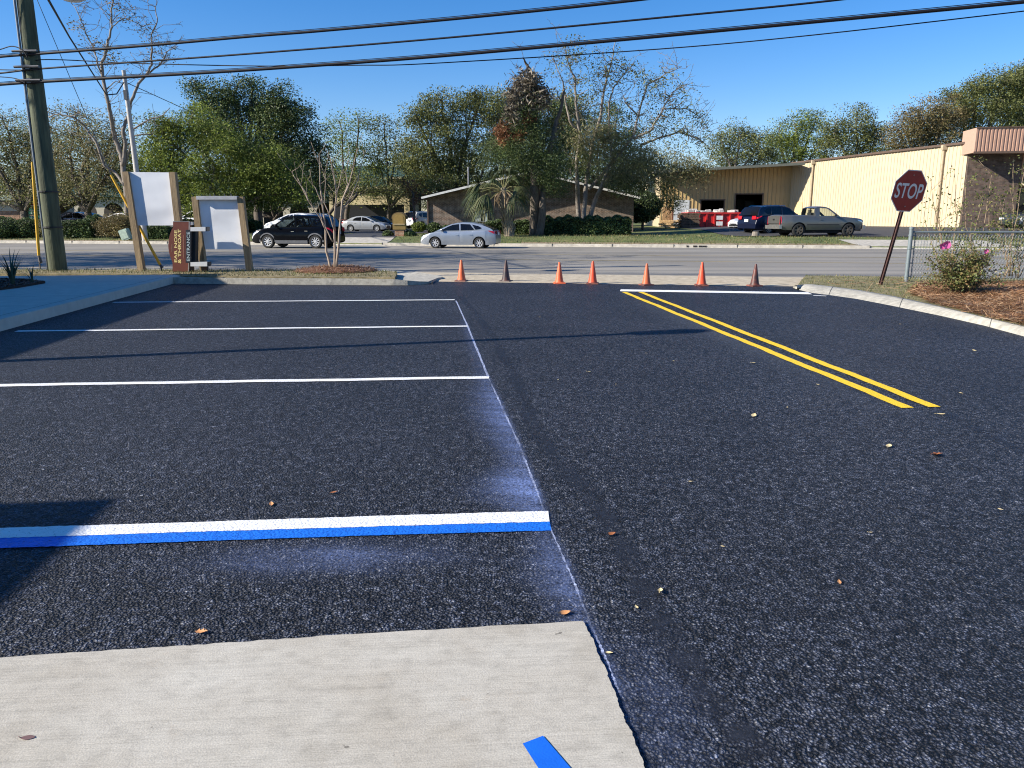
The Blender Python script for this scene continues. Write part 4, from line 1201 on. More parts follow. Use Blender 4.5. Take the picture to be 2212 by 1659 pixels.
SPEC = {
 'crossover': dict(L=4.63, W=1.84, ax=(1.36, -1.34), r=0.355, zb=0.25,
    zt=[(2.31, .55), (2.28, .72), (2.2, .84), (2.0, .95), (1.5, 1.03), (1.1, 1.07), (0, 1.09), (-1.5, 1.13), (-2.05, 1.12), (-2.22, 1.0), (-2.31, .62)],
    gh=[(1.2, 1.05), (.82, 1.30), (.36, 1.58), (.05, 1.65), (-.5, 1.69), (-1.2, 1.67), (-1.85, 1.60), (-2.02, 1.45), (-2.18, 1.1)], nf=2, nr=6,
    win=[[(.92, 1.11), (.64, 1.32), (.28, 1.55), (-.18, 1.60), (-.22, 1.12)], [(-.32, 1.12), (-.28, 1.60), (-1.02, 1.58), (-1.14, 1.15)], [(-1.22, 1.17), (-1.11, 1.57), (-1.5, 1.52), (-1.72, 1.38), (-1.5, 1.2)]],
    doors=[(.98, -.26, .42), (-.28, -1.02, .42)], clad=True, rails=True),
 'hatchback': dict(L=4.38, W=1.70, ax=(1.30, -1.25), r=0.305, zb=0.20,
    zt=[(2.19, .42), (2.15, .58), (1.98, .72), (1.6, .84), (1.2, .90), (.95, .93), (0, .95), (-1.2, 1.0), (-1.8, 1.03), (-2.1, .98), (-2.17, .8), (-2.19, .5)],
    gh=[(1.38, .89), (.95, 1.09), (.4, 1.32), (.1, 1.38), (-.25, 1.42), (-.8, 1.40), (-1.4, 1.29), (-1.85, 1.12), (-2.02, 1.02)], nf=2, nr=6,
    win=[[(1.0, .97), (.55, 1.2), (.28, 1.3), (-.08, 1.345), (-.12, .99)], [(-.2, .99), (-.16, 1.35), (-.72, 1.33), (-.98, 1.02)], [(-1.05, 1.03), (-.82, 1.32), (-1.22, 1.23), (-1.42, 1.12), (-1.3, 1.06)]],
    doors=[(1.0, -.15, .34), (-.17, -.95, .34)]),
 'sedan': dict(L=4.53, W=1.76, ax=(1.36, -1.30), r=0.32, zb=0.21,
    zt=[(2.26, .45), (2.22, .62), (2.05, .76), (1.6, .87), (1.15, .93), (.9, .95), (0, .97), (-1.2, 1.02), (-1.75, 1.04), (-2.15, 1.0), (-2.24, .85), (-2.26, .5)],
    gh=[(1.28, .92), (.85, 1.13), (.36, 1.34), (.05, 1.42), (-.3, 1.45), (-.8, 1.42), (-1.2, 1.32), (-1.55, 1.16), (-1.8, 1.03)], nf=2, nr=5,
    win=[[(.92, .99), (.55, 1.18), (.26, 1.31), (-.12, 1.375), (-.16, 1.01)], [(-.24, 1.01), (-.2, 1.38), (-.7, 1.35), (-.98, 1.22), (-1.08, 1.04)]],
    doors=[(.95, -.19, .36), (-.21, -1.0, .36)]),
 'van': dict(L=5.0, W=1.95, ax=(1.5, -1.45), r=0.36, zb=0.25,
    zt=[(2.5, .6), (2.45, .8), (2.2, .98), (1.7, 1.08), (1.3, 1.12), (0, 1.14), (-2.2, 1.16), (-2.42, 1.1), (-2.5, .65)],
    gh=[(1.6, 1.1), (1.15, 1.42), (.75, 1.70), (.4, 1.80), (-.4, 1.84), (-1.5, 1.83), (-2.2, 1.78), (-2.33, 1.55), (-2.42, 1.14)], nf=2, nr=6,
    win=[[(1.25, 1.18), (.9, 1.45), (.62, 1.66), (.02, 1.72), (-.02, 1.19)], [(-.12, 1.19), (-.1, 1.73), (-1.1, 1.73), (-1.1, 1.2)], [(-1.2, 1.2), (-1.2, 1.72), (-2.05, 1.68), (-2.15, 1.24)]],
    doors=[(1.2, -.06, .42), (-.08, -1.0, .42)]),
 'pickup': dict(L=5.45, W=1.95, ax=(1.72, -1.55), r=0.405, zb=0.40,
    zt=[(2.72, .66), (2.70, .98), (2.6, 1.06), (2.2, 1.12), (1.5, 1.18), (1.1, 1.21), (.0, 1.22), (-.50, 1.22), (-.53, 1.275), (-2.6, 1.285), (-2.66, 1.25), (-2.68, .66)],
    gh=[(1.15, 1.19), (.78, 1.46), (.45, 1.70), (.22, 1.78), (-.05, 1.80), (-.32, 1.79), (-.50, 1.70), (-.52, 1.45), (-.50, 1.22)], nf=2, nr=6,
    win=[[(.88, 1.25), (.58, 1.48), (.30, 1.68), (-.20, 1.725), (-.22, 1.25)]],
    doors=[(.95, -.30, .46)], pickup=True),
}

def make_car(kind, label, loc, rotz, length, body, rim=None, group=None, glass=None, name=None, cat='car', spokes=8, detail=True, pitchy=0.0):
    S = SPEC[kind]; L, W, r = S['L'], S['W'], S['r']
    rim = rim or RIMS; glass = glass or GLASSD
    o = thing(name or {'crossover': 'crossover_car', 'hatchback': 'hatchback_car', 'sedan': 'sedan_car', 'van': 'passenger_van', 'pickup': 'pickup_truck'}[kind], label, cat, loc, 0, group, rot=(0, pitchy, rotz))
    k = length / L; o.scale = (k, k, k)
    zt = S['zt']; zb0 = S['zb']; ra = r + 0.06
    def zbot(x):
        e = min(abs(x - L / 2), abs(x + L / 2))
        z = zb0 + (0.10 * (1 - min(1, e / 0.35)) ** 2)
        for a_ in S['ax']:
            if abs(x - a_) < ra: z = max(z, r + math.sqrt(ra * ra - (x - a_) ** 2))
        return z
    def plan(x):
        u = max(0, (abs(x) - 0.68 * L / 2) / (0.32 * L / 2))
        return W / 2 * (1 - 0.17 * u ** 2.2)
    zmid = 0.62 if kind != 'pickup' else 0.8
    def sidey(x, z):
        t = (z - zmid)
        return plan(x) * (1 - 0.10 * (t / 0.55) ** 2 if t < 0 else 1 - 0.09 * (t / 0.5) ** 2)
    xs_ = sorted(set([round(v, 4) for v in
        [L / 2 - 0.0, L / 2 - .04, L / 2 - .1, L / 2 - .2, L / 2 - .35, -L / 2, -L / 2 + .04, -L / 2 + .1, -L / 2 + .2, -L / 2 + .35]
        + [a_ + ra * math.cos(math.pi * q / 12) * (0.999) for a_ in S['ax'] for q in range(13)] + [a_ + sg * ra * 1.002 for a_ in S['ax'] for sg in (-1, 1)]
        + [p[0] for p in zt] + [-.9 + .3 * q for q in range(7)]]), reverse=True)
    rows = []
    for x in xs_:
        b_, t_ = zbot(x), interp(zt, x)
        b_ = min(b_, t_ - 0.05)
        half = [(sidey(x, b_ + (t_ - b_) * f) * (0.985 if f > 0.95 else 1), b_ + (t_ - b_) * f) for f in (0, .12, .3, .5, .7, .86, .965)]
        yw = half[-1][0]
        half += [(yw - 0.035, t_), (yw * 0.7, t_ + 0.018), (yw * 0.35, t_ + 0.03)]
        row = [(x, y, z) for y, z in half] + [(x, 0, t_ + 0.034)] + [(x, -y, z) for y, z in reversed(half)]
        rows.append(row)
    m = MB(); m.grid(rows)
    for row in (rows[0], rows[-1]):
        h_ = len(row) // 2
        for q in range(h_):
            if q < h_ - 1: m.add([row[q], row[q + 1], row[-2 - q], row[-1 - q]], [(0, 1, 2, 3)])
            else: m.add([row[q], row[q + 1], row[-1 - q]], [(0, 1, 2)])
    # greenhouse: pierced sides, roof skin, windscreen surround
    gh = S['gh']; zbelt = 1.22 if kind == 'pickup' else 1.12 if kind in ('crossover', 'van') else 0.98
    gw = W / 2 * 0.925
    def gy(x, z): return (gw - 0.30 * max(0, z - zbelt) ** 1.15 * 1.0) - 0.06 * max(0, (abs(x) - 1.4)) ** 1.5
    base_ext = [(gh[-1][0], gh[-1][1] - 0.10)] + [(gh[0][0] , gh[0][1] - 0.10)]
    outer = gh + base_ext
    for sg in (1, -1):
        m.panel(outer, S['win'], lambda x, z, sg=sg: (x, sg * gy(x, z), z))
    nf, nr = S['nf'], S['nr']
    roof = []
    for (x, z) in gh[nf:nr + 1]:
        y = gy(x, z); roof.append([(x, y, z), (x, y * .8, z + .022), (x, y * .4, z + .034), (x, 0, z + .038), (x, -y * .4, z + .034), (x, -y * .8, z + .022), (x, -y, z)])
    m.grid(roof)
    def screen(seq, nm):
        rows_ = []
        for (x, z) in seq:
            y = gy(x, z) ; bow = 0.05 if nm == 'windscreen' else -0.03
            rows_.append([(x + bow * (1 - (q / 4 - 1) ** 2), y * (1 - q / 4) - 0.0, z + 0.03 * (1 - (q / 4 - 1) ** 2)) for q in range(9)])
        # painted border
        for rr_ in rows_:
            pass
        m.grid([[rr_[0], tuple(Vector(rr_[0]).lerp(Vector(rr_[1]), 0.35))] for rr_ in rows_]); m.grid([[tuple(Vector(rr_[8]).lerp(Vector(rr_[7]), 0.35)), rr_[8]] for rr_ in rows_])
        g_ = MB(); g_.grid([[tuple(Vector(rr_[0]).lerp(Vector(rr_[1]), 0.35))] + rr_[1:8] + [tuple(Vector(rr_[8]).lerp(Vector(rr_[7]), 0.35))] for rr_ in rows_])
        return g_
    ws = screen(gh[:nf + 1], 'windscreen')
    rs = screen(gh[nr:], 'rear_window')
    bo = m.build('body', body, o, smooth=32)
    ws.build('windscreen', glass, o, smooth=True)
    rs.build('rear_window', glass if kind == 'pickup' else GLASSD, o, smooth=True)
    for w_ in S['win']:
        for sg in (1, -1):
            g_ = MB(); g_.panel(w_, [], lambda x, z, sg=sg: (x, sg * (gy(x, z) - 0.012), z)); g_.build('window', glass, o)
    # doors: slightly proud skins with handles
    if detail:
        for (xa, xb, za) in S['doors']:
            for sg in (1, -1):
                nq = 8; rows_ = []
                top_ = min(interp(zt, xa), interp(zt, xb)) - 0.07
                for i in range(nq + 1):
                    x = xa - 0.012 + (xb - xa + 0.024) * i / nq
                    lo = za
                    for a_ in S['ax']:
                        d_ = abs(x - a_)
                        if d_ < ra + .05: lo = max(lo, r + math.sqrt(max(0, (ra + .05) ** 2 - d_ ** 2)))
                    rows_.append([(x, sg * (sidey(x, lo + (top_ - lo) * j / 6) + (0.008 if 0 < i < nq and 0 < j < 6 else 0.001)), lo + (top_ - lo) * j / 6) for j in range(7)])
                d_ = MB(); d_.grid(rows_); dr = d_.build('door', body, o, smooth=25)
                hx = xb + 0.16; hz = top_ - 0.13
                h_ = MB(); h_.box((hx, sg * (sidey(hx, hz) + 0.022), hz), (0.17, 0.028, 0.03)); h_.build('handle', CHROME if kind == 'crossover' else body, dr)
        for sg in (1, -1):
            mx_ = S['win'][0][0][0] - 0.12; mz = S['win'][0][0][1] + 0.05
            e_ = MB(); e_.lathe([(0.0, -.05), (.06, -.045), (.085, 0), (.07, .05), (0, .06)], 10, 'x', (mx_, sg * (gw + 0.11), mz)); e_.box((mx_, sg * (gw + 0.02), mz - 0.05), (0.06, 0.12, 0.03)); e_.build('wing_mirror', body if kind != 'pickup' else BLK, o, smooth=40)
    # cabin filling, underbody
    e_ = MB(); e_.box((0, 0, 0.45), (L - 1.0, W - 0.56, 0.42)); e_.box((0, 0, 0.30), (S['ax'][0] - S['ax'][1] - 2 * ra - 0.02, W - 0.28, 0.16))
    for a_ in S['ax']: e_.box((a_, 0, r + 0.05), (0.12, W - 0.3, 0.12))
    if kind == 'pickup': e_.box((-2.45, 0, .5), (.3, .9, .2))
    e_.build('underbody', UNDER, o)
    e_ = MB()
    for sx in ((0.05,) if kind == 'pickup' else (0.1, -0.85)):
        for sg in (1, -1):
            e_.box((sx - 0.22, sg * 0.36, zbelt - 0.08), (0.16, 0.46, 0.62)); e_.box((sx - 0.25, sg * 0.36, zbelt + 0.30), (0.10, 0.24, 0.18))
    e_.box((gh[0][0] - 0.35, 0, zbelt - 0.14), (0.5, W - 0.5, 0.2)); e_.build('seats', SEAT, o)
    # lamps, grille, plates
    fx = L / 2
    zf = interp(zt, fx - 0.10) - 0.07; zr = interp(zt, -fx + 0.12) - 0.14
    for sg in (1, -1):
        e_ = MB(); rows_ = []
        for i in range(6):
            x = fx - 0.03 - 0.42 * i / 5
            yy = sidey(x, zf) + 0.006
            hh_ = 0.075 * (1 - 0.55 * i / 5); zc_ = interp(zt, x) - 0.12 - 0.03 * (1 - i / 5)
            rows_.append([(x, sg * yy, zc_ - hh_), (x + 0.004, sg * (yy + 0.004), zc_), (x, sg * (yy - 0.01), zc_ + hh_)])
        e_.grid(rows_); x = fx - 0.03; yy = sidey(x, zf)
        e_.grid([[(x + 0.022, sg * (yy - 0.34 * q / 4), zf - 0.12 + 0.01 * q), (x + 0.018, sg * (yy - 0.34 * q / 4), zf + 0.015)] for q in range(5)])
        e_.build('headlight', HEAD, o, smooth=True)
        e_ = MB(); rows_ = []
        tl = {'pickup': (0.03, .26), 'crossover': (.34, .11), 'van': (.12, .3)}.get(kind, (.32, .10))
        zc0 = {'pickup': 1.0, 'crossover': 1.0, 'van': 1.2, 'hatchback': .90, 'sedan': .86}[kind]
        for i in range(6):
            x = -fx + 0.05 + tl[0] * i / 5 + (0.0 if kind != 'hatchback' else 0.02)
            hh_ = tl[1] * (1 - (0.6 if kind != 'pickup' else 0) * i / 5)
            rows_.append([(x, sg * (sidey(x, zc0 - hh_) + 0.012), zc0 - hh_ + .02 * i), (x, sg * (sidey(x, zc0) + 0.014), zc0 + .02 * i), (x, sg * (sidey(x, min(zc0 + hh_, interp(zt, x) - .03)) + 0.010), min(zc0 + hh_, interp(zt, x) - .03))])
        e_.grid(rows_); x = -fx - 0.012; yy = sidey(-fx + .05, zc0)
        wl = 0.10 if kind in ('pickup', 'van') else 0.32
        e_.grid([[(x, sg * (yy + 0.008 - wl * q / 3), zc0 - tl[1]), (x + (0.0 if kind == 'pickup' else 0.03), sg * (yy + 0.004 - wl * q / 3), zc0 + tl[1] * 0.8)] for q in range(4)])
        e_.build('taillight', TAIL, o, smooth=True)
    e_ = MB(); e_.box((fx + 0.004, 0, zf - 0.14), (0.03, W * 0.42, 0.13)); e_.box((fx + 0.008, 0, 0.40), (0.03, W * 0.6, 0.12)); e_.build('grille', BLK, o)
    e_ = MB(); e_.box((-fx - 0.02, 0, 0.82 if kind != 'pickup' else 0.60), (0.02, 0.31, 0.16)); e_.build('number_plate', PLATE, o)
    if S.get('pickup'):
        for sx in (1, -1):
            e_ = MB(); e_.box((sx * (fx + 0.02), 0, 0.58), (0.16, W - 0.06, 0.22)); bp_ = e_.build('bumper', simple('scuffed chrome bumper', (0.42, 0.41, 0.39), 0.35, 0.8, var=0.2), o)
        e_ = MB(); e_.box((-fx + 0.012, 0, 1.02), (0.05, W * 0.80, 0.46)); tg = e_.build('tailgate', body, o)
        h_ = MB(); h_.box((-fx - 0.02, 0, 1.03), (0.03, 0.2, 0.09)); h_.build('handle', BLK, tg)
        for sg in (1, -1):
            h_ = MB(); h_.box((0.0, sg * (sidey(0, .72) + 0.01), .72), (2.1, 0.03, 0.05)); h_.build('side_moulding', BLK, o)
    if S.get('clad'):
        for sg in (1, -1):
            e_ = MB()
            e_.grid([[(x, sg * (sidey(x, z) + 0.012), z) for z in (0.25, .33, .42)] for x in [S['ax'][0] - ra - .02 - (S['ax'][0] - S['ax'][1] - 2 * ra - .04) * i / 8 for i in range(9)]])
            for a_ in S['ax']:
                rows_ = []
                for q in range(17):
                    t_ = math.pi * q / 16
                    rows_.append([(a_ + rad * math.cos(t_), sg * (sidey(a_, 0.7) + 0.01 - (0.03 if abs(math.sin(t_)) < .4 else 0)), r - 0.02 + rad * math.sin(t_)) for rad in (ra - 0.012, ra + 0.055)])
                e_.grid(rows_)
            e_.build('cladding', GREYT, o, smooth=True)
    if S.get('rails'):
        for sg in (1, -1):
            e_ = MB(); e_.tube([(.2, sg * .58, 1.66), (.1, sg * .58, 1.72), (-1.5, sg * .56, 1.70), (-1.65, sg * .56, 1.64)], 0.018, 6); e_.build('roof_rail', CHROME if kind == 'crossover' else BLK, o)
    # wheels
    wt = 0.22
    for a_ in S['ax']:
        for sg in (1, -1):
            yc = sg * (W / 2 - wt / 2 - 0.015)
            e_ = MB(); e_.lathe([(r * .66, -wt / 2), (r * .9, -wt / 2 - .005), (r * .985, -wt * .36), (r, -wt * .2), (r, wt * .2), (r * .985, wt * .36), (r * .9, wt / 2 + .005), (r * .66, wt / 2)], 28, 'y')
            e_.lathe([(0, sg * wt * .18), (r * .7, sg * wt * .2)], 20, 'y')
            wh = e_.build('wheel', TYRE, o, smooth=50); wh.location = (a_, yc, r)
            e_ = MB(); ys = sg * (wt * .5 - .012)
            e_.lathe([(r * .70, ys - sg * .03), (r * .70, ys), (r * .60, ys - sg * .008), (r * .60, ys - sg * .05)], 28, 'y')
            e_.lathe([(0, ys + sg * .004), (r * .14, ys), (r * .17, ys - sg * .03)], 14, 'y')
            for q in range(spokes):
                t_ = 2 * math.pi * q / spokes
                R_ = Matrix.Rotation(-t_, 3, 'Y')
                wdt = 2.0 / spokes * r * (0.42 if rim is not RIMD else .6)
                vs = [Vector((r * .10, 0, -wdt * .5)), Vector((r * .63, 0, -wdt * 0.8)), Vector((r * .63, 0, wdt * .62)), Vector((r * .10, 0, wdt * .5))]
                vs = [R_ @ v for v in vs]
                e_.add([v + Vector((0, ys - sg * .006, 0)) for v in vs] + [v + Vector((0, ys - sg * .035, 0)) for v in vs], [(0, 1, 2, 3), (0, 1, 5, 4), (2, 3, 7, 6)])
            e_.build('rim', rim, wh, smooth=40)
    return o

ROADA = -math.atan(0.19)          # heading to the right along the road
def car(kind, px0, px1, Y, heading, z, **kw):
    pc = D((px0 + px1) / 2, 500, Y)
    zc = Y * CP - (z + 0.7 - EYE) * SP
    wide = (px1 - px0) / FOC * zc
    S = SPEC[kind]
    view = math.atan2(pc.x, Y)
    # apparent width of a box of this shape turned by the heading
    c_, s_2 = abs(math.cos(heading + view)), abs(math.sin(heading + view))
    ratio = S['W'] / S['L']
    length = wide * math.cos(view) / (c_ + ratio * s_2 * 0.9)
    if 'length' in kw: length = kw.pop('length')
    zz = z if z is not None else tz(pc.x, Y)
    return make_car(kind, loc=(pc.x, Y, zz), rotz=heading, length=length, **kw)

WHP = paint('white car paint', (0.72, 0.73, 0.74), 0.0)
SILV = paint('light blue silver paint', (0.31, 0.345, 0.39), 0.55, 0.32)
SILV2 = paint('silver paint', (0.44, 0.46, 0.48), 0.55, 0.32)
rogue = car('crossover', 543, 747, 38.9, math.pi + ROADA, 0.0, label='black crossover with bright silver wheels driving left on the road, behind the bare sapling', body=paint('black car paint', (0.002, 0.0025, 0.004), 0.0, 0.16, 0.05, 0.14), glass=GLASS, spokes=9)
car('hatchback', 908, 1083, 38.8, math.pi + ROADA, 0.0, label='pale silver blue hatchback driving left along the far kerb in front of the palm', body=SILV, glass=glassmat('half tinted car glass', (0.25, 0.27, 0.28), 0.5), spokes=7)
car('sedan', 738, 846, 62.5, ROADA, 0.43, label='silver sedan parked facing right beyond the grass, left of the brown monument sign', body=SILV2, spokes=10)
car('van', 776, 862, 70.0, ROADA, 0.46, label='black van parked facing right just behind the silver sedan', body=paint('blue black paint', (0.008, 0.010, 0.02), 0.0, 0.2))
car('hatchback', 578, 706, 52.5, math.pi + ROADA, 0.44, length=4.1, label='white car parked facing left, its nose showing behind the front of the black crossover', body=WHP)
car('crossover', 622, 728, 68.5, math.pi + ROADA + 0.1, 0.46, label='white car with roof rack parked right behind the roof of the black crossover', body=WHP, name='parked_wagon')
car('hatchback', 700, 770, 73.0, math.pi + ROADA, 0.46, label='dark red car parked in shade between the white wagon and the silver sedan', body=paint('dark red paint', (0.11, 0.008, 0.016), 0.1))
car('crossover', 893, 935, 78.0, ROADA + math.pi / 2 - 0.35, 0.46, label='white car parked beside the left corner of the brick building', body=WHP, length=4.5)
car('sedan', 122, 222, 62.0, math.pi + ROADA, 0.44, length=4.6, label='dark navy car parked behind the clipped hedge left of the rounded bush', body=paint('navy paint', (0.008, 0.012, 0.04), 0.1, 0.2))
car('sedan', 214, 320, 66.0, math.pi + ROADA, 0.44, length=4.5, label='white sedan parked right of the navy car behind the dry bush', body=WHP)
car('crossover', 380, 480, 66.0, math.pi + ROADA, 0.44, length=4.5, label='white car showing between the two blank sign frames', body=paint('greyish white paint', (0.55, 0.57, 0.58), 0.0))
pu = car('pickup', 1655, 1863, 44.6, R(8), 0.44, label='grey regular cab pickup truck parked facing right before the tan metal wall', body=paint('dull pewter paint', (0.15, 0.148, 0.14), 0.55, 0.34, 0.5), rim=RIMD, glass=glassmat('clear car glass', (0.78, 0.83, 0.80), 0.04), spokes=6, cat='truck')
car('crossover', 1604, 1740, 48.5, R(27), 0.50, label='dark blue crossover parked behind the pickup with its tail towards the street', body=paint('deep blue paint', (0.003, 0.0065, 0.024), 0.1, 0.28, 0.2, 0.4), length=4.6, rim=simple('dark machined alloy', (0.25, 0.25, 0.26), 0.35, 0.7), spokes=10)
car('sedan', 1606, 1684, 53.5, R(196), 0.60, label='white and silver sedan half hidden behind the tail of the blue crossover', body=paint('pearl white paint', (0.6, 0.61, 0.63), 0.2), length=4.4)
car('crossover', 2180, 2290, 49.0, R(200), 0.75, label='dark grey car parked by the awning at the right edge behind the fence', body=paint('slate paint', (0.04, 0.05, 0.065), 0.3), name='parked_car', length=4.5)

# ------------------------------------------------------------------ the driver seen through the near windows of the black crossover
def person_seated(car_o, label):
    J = {'pel': (-.22, .38, .66), 'spi': (-.28, .38, .88), 'che': (-.30, .38, 1.10), 'nec': (-.29, .38, 1.23), 'hea': (-.26, .38, 1.36), 'top': (-.27, .38, 1.46),
         'shl': (-.28, .57, 1.12), 'ell': (-.06, .60, .92), 'hal': (.22, .50, 1.00), 'shr': (-.28, .19, 1.12), 'elr': (-.06, .16, .92), 'har': (.22, .26, 1.00),
         'hil': (-.18, .48, .66), 'knl': (.28, .50, .74), 'fol': (.48, .50, .36), 'hir': (-.18, .28, .66), 'knr': (.28, .26, .74), 'for': (.48, .26, .36)}
    rad = {'pel': .14, 'spi': .14, 'che': .15, 'nec': .06, 'hea': .105, 'top': .08, 'shl': .07, 'ell': .05, 'hal': .035, 'shr': .07, 'elr': .05, 'har': .035, 'hil': .09, 'knl': .07, 'fol': .05, 'hir': .09, 'knr': .07, 'for': .05}
    E = ['pel spi', 'spi che', 'che nec', 'nec hea', 'hea top', 'che shl', 'shl ell', 'ell hal', 'che shr', 'shr elr', 'elr har', 'pel hil', 'hil knl', 'knl fol', 'pel hir', 'hir knr', 'knr for']
    ks = list(J); me = bpy.data.meshes.new('person'); me.from_pydata([J[q] for q in ks], [tuple(ks.index(w_) for w_ in e.split()) for e in E], [])
    o = bpy.data.objects.new('person', me); COL.objects.link(o)
    md = o.modifiers.new('skin', 'SKIN'); o.modifiers.new('sub', 'SUBSURF').levels = 1
    for i, q in enumerate(ks):
        me.skin_vertices[0].data[i].radius = (rad[q], rad[q])
    me.skin_vertices[0].data[0].use_root = True
    bpy.context.view_layer.update()
    nm = bpy.data.meshes.new_from_object(o.evaluated_get(bpy.context.evaluated_depsgraph_get()))
    o.modifiers.clear(); o.data = nm
    nm.materials.clear(); nm.materials.append(simple('white shirt cloth', (.72, .72, .70), .9)); nm.materials.append(simple('skin', (.42, .24, .16), .6)); nm.materials.append(simple('dark trousers', (.03, .035, .05), .9))
    for p in nm.polygons:
        p.use_smooth = True; c = p.center
        p.material_index = 1 if (c.z > 1.20 or c.x > .05 and c.z > .85) else (2 if c.z < .76 else 0)
    bpy.context.view_layer.update()
    o.matrix_world = car_o.matrix_world.copy()
    m = MB(); m.lathe([(.0, 1.49), (.07, 1.475), (.112, 1.42), (.113, 1.37), (.09, 1.34)], 12, 'z', (-.275, .38, 0)); m.build('hair', simple('dark hair', (.03, .02, .015), .8), o, smooth=True)
    return tag(o, label, 'person')
person_seated(rogue, 'driver in a white shirt holding the wheel of the black crossover')

# ------------------------------------------------------------------ buildings across the road
def brickmat(name, c1, c2, mort, scale=1.0):
    m, t, out = nt(name); n = N(t)
    tc = n('TexCoord').outputs['Object']
    sp = n('SeparateXYZ', {0: tc})
    v = n('CombineXYZ', {0: n.math('ADD', sp.outputs[0], sp.outputs[1]), 1: sp.outputs[2], 2: 0.0})
    br = n('TexBrick', {'Vector': v.outputs[0], 'Color1': (*c1, 1), 'Color2': (*c2, 1), 'Mortar': (*mort, 1), 'Scale': scale, 'Mortar Size': 0.012, 'Brick Width': 0.22, 'Row Height': 0.075, 'Bias': 0.0})
    nz = n('TexNoise', {'Vector': tc, 'Scale': 3.5, 'Detail': 5.0})
    c = n.mix(1.0, br.outputs['Color'], n.ramp(nz.outputs['Fac'], [(0.3, 0.55), (0.7, 1.4)]), 'MULTIPLY')
    bs = n('BsdfPrincipled', {'Base Color': c, 'Roughness': 0.9})
    bp = n('Bump', {'Strength': 0.4, 'Distance': 0.01, 'Height': br.outputs['Fac'], }); bp.invert = True
    t.links.new(bp.outputs[0], bs.inputs['Normal'])
    t.links.new(bs.outputs[0], out.inputs[0]); MATS[name] = m
    return m
BRICK = brickmat('brown house brick', (0.21, 0.125, 0.08), (0.105, 0.065, 0.046), (0.25, 0.22, 0.185))
BRICKD = brickmat('dark pier brick', (0.075, 0.045, 0.034), (0.12, 0.075, 0.055), (0.10, 0.085, 0.07))
BRICKR = brickmat('orange brick', (0.33, 0.15, 0.075), (0.25, 0.11, 0.06), (0.36, 0.28, 0.20))
TAN = simple('tan metal siding', (0.525, 0.43, 0.285), 0.45, 0.0, var=0.06, scale=0.6, spec=0.5)
TAN_SHADE = simple('shade toned tan siding', (0.46, 0.33, 0.155), 0.5, var=0.08, scale=0.8)  # the same tan siding with the eave's shade put into its colour
SALM = simple('salmon fascia', (0.46, 0.30, 0.215), 0.6, var=0.06)
SALMR = simple('ribbed brown metal', (0.36, 0.21, 0.14), 0.5, var=0.1)
GUT = simple('brown gutter', (0.10, 0.065, 0.045), 0.5)
ROOFM = simple('grey green roof metal', (0.115, 0.12, 0.095), 0.5, var=0.2)
TRIMW = simple('white trim paint', (0.68, 0.67, 0.63), 0.5)
DARKIN = simple('shade coloured interior', (0.03, 0.028, 0.026), 0.9)  # near-black colour stands in for the gloom inside the bays
SHADEGL = glassmat('dark shop glass', (0.1, 0.11, 0.12), 0.85)

# tan metal warehouse: long side wall (lit) and end wall under a deep eave, built from its own corners
A_ = D(2072, 494, 50.0); B_ = D(1702, 488, 68.0)
A_.z = B_.z = 0.0
GZ = 0.7
EAVE = 6.0
wh = thing('metal_warehouse', 'large tan ribbed metal warehouse with dark open bays and a brown brick corner pier', 'building', (B_.x, B_.y, GZ))
org = Vector((B_.x, B_.y, GZ))
wd = (A_ - B_); WL = wd.length; wd.normalize(); wn = Vector((-wd.y, wd.x, 0))
if wn.x > 0: wn = -wn                             # towards the lit side (left)
def wallpt(s, z, off=0.0): return wd * s + wn * off + Vector((0, 0, z))
HW = EAVE - GZ
# ribbed skin of the lit side wall as one corrugated sheet
m = MB(); rows = [[], []]
s = 0.0; pitch = 0.305
while s < WL:
    for ds, of in ((0, 0), (0.21, 0), (0.225, 0.036), (0.29, 0.036)):
        for k, z in ((0, -0.3), (1, HW)): rows[k].append(wallpt(min(s + ds, WL), z, of))
    s += pitch
m.grid(rows); m.build('side_wall', TAN, wh)
m = MB(); m.box(wallpt(WL / 2, HW + 0.06, 0.05), (0.22, WL, 0.14), Matrix.Rotation(math.atan2(wd.y, wd.x) - math.pi / 2, 3, 'Z')); m.build('roof_edge', GUT, wh)
m = MB()
for s in (WL * 0.165, WL * 0.90):
    m2 = MB(); m2.tube([wallpt(s, HW + 0.02, 0.12), wallpt(s, HW - 0.35, 0.14), wallpt(s, 0.0, 0.14)], 0.075, 8); m2.box(wallpt(s, HW - 0.08, 0.14), (0.28, 0.28, 0.3)); m2.build('downspout', simple('tan downspout', (0.42, 0.34, 0.225), 0.5), wh, smooth=40)
m = MB(); m.box(wallpt(WL * 0.075, 1.05, 0.03), (0.05, 1.05, 2.15), Matrix.Rotation(math.atan2(wd.y, wd.x) - math.pi / 2, 3, 'Z')); dr_ = m.build('door', simple('tan steel door', (0.60, 0.45, 0.24), 0.5), wh)
# main roof behind the side wall
m = MB(); bk = Vector((26, 6, 0))
m.add([wallpt(0, HW + 0.1), wallpt(WL, HW + 0.1), wallpt(WL, HW + 1.0) + bk, wallpt(0, HW + 1.0) + bk], [(0, 1, 2, 3)]); m.build('roof', ROOFM, wh)
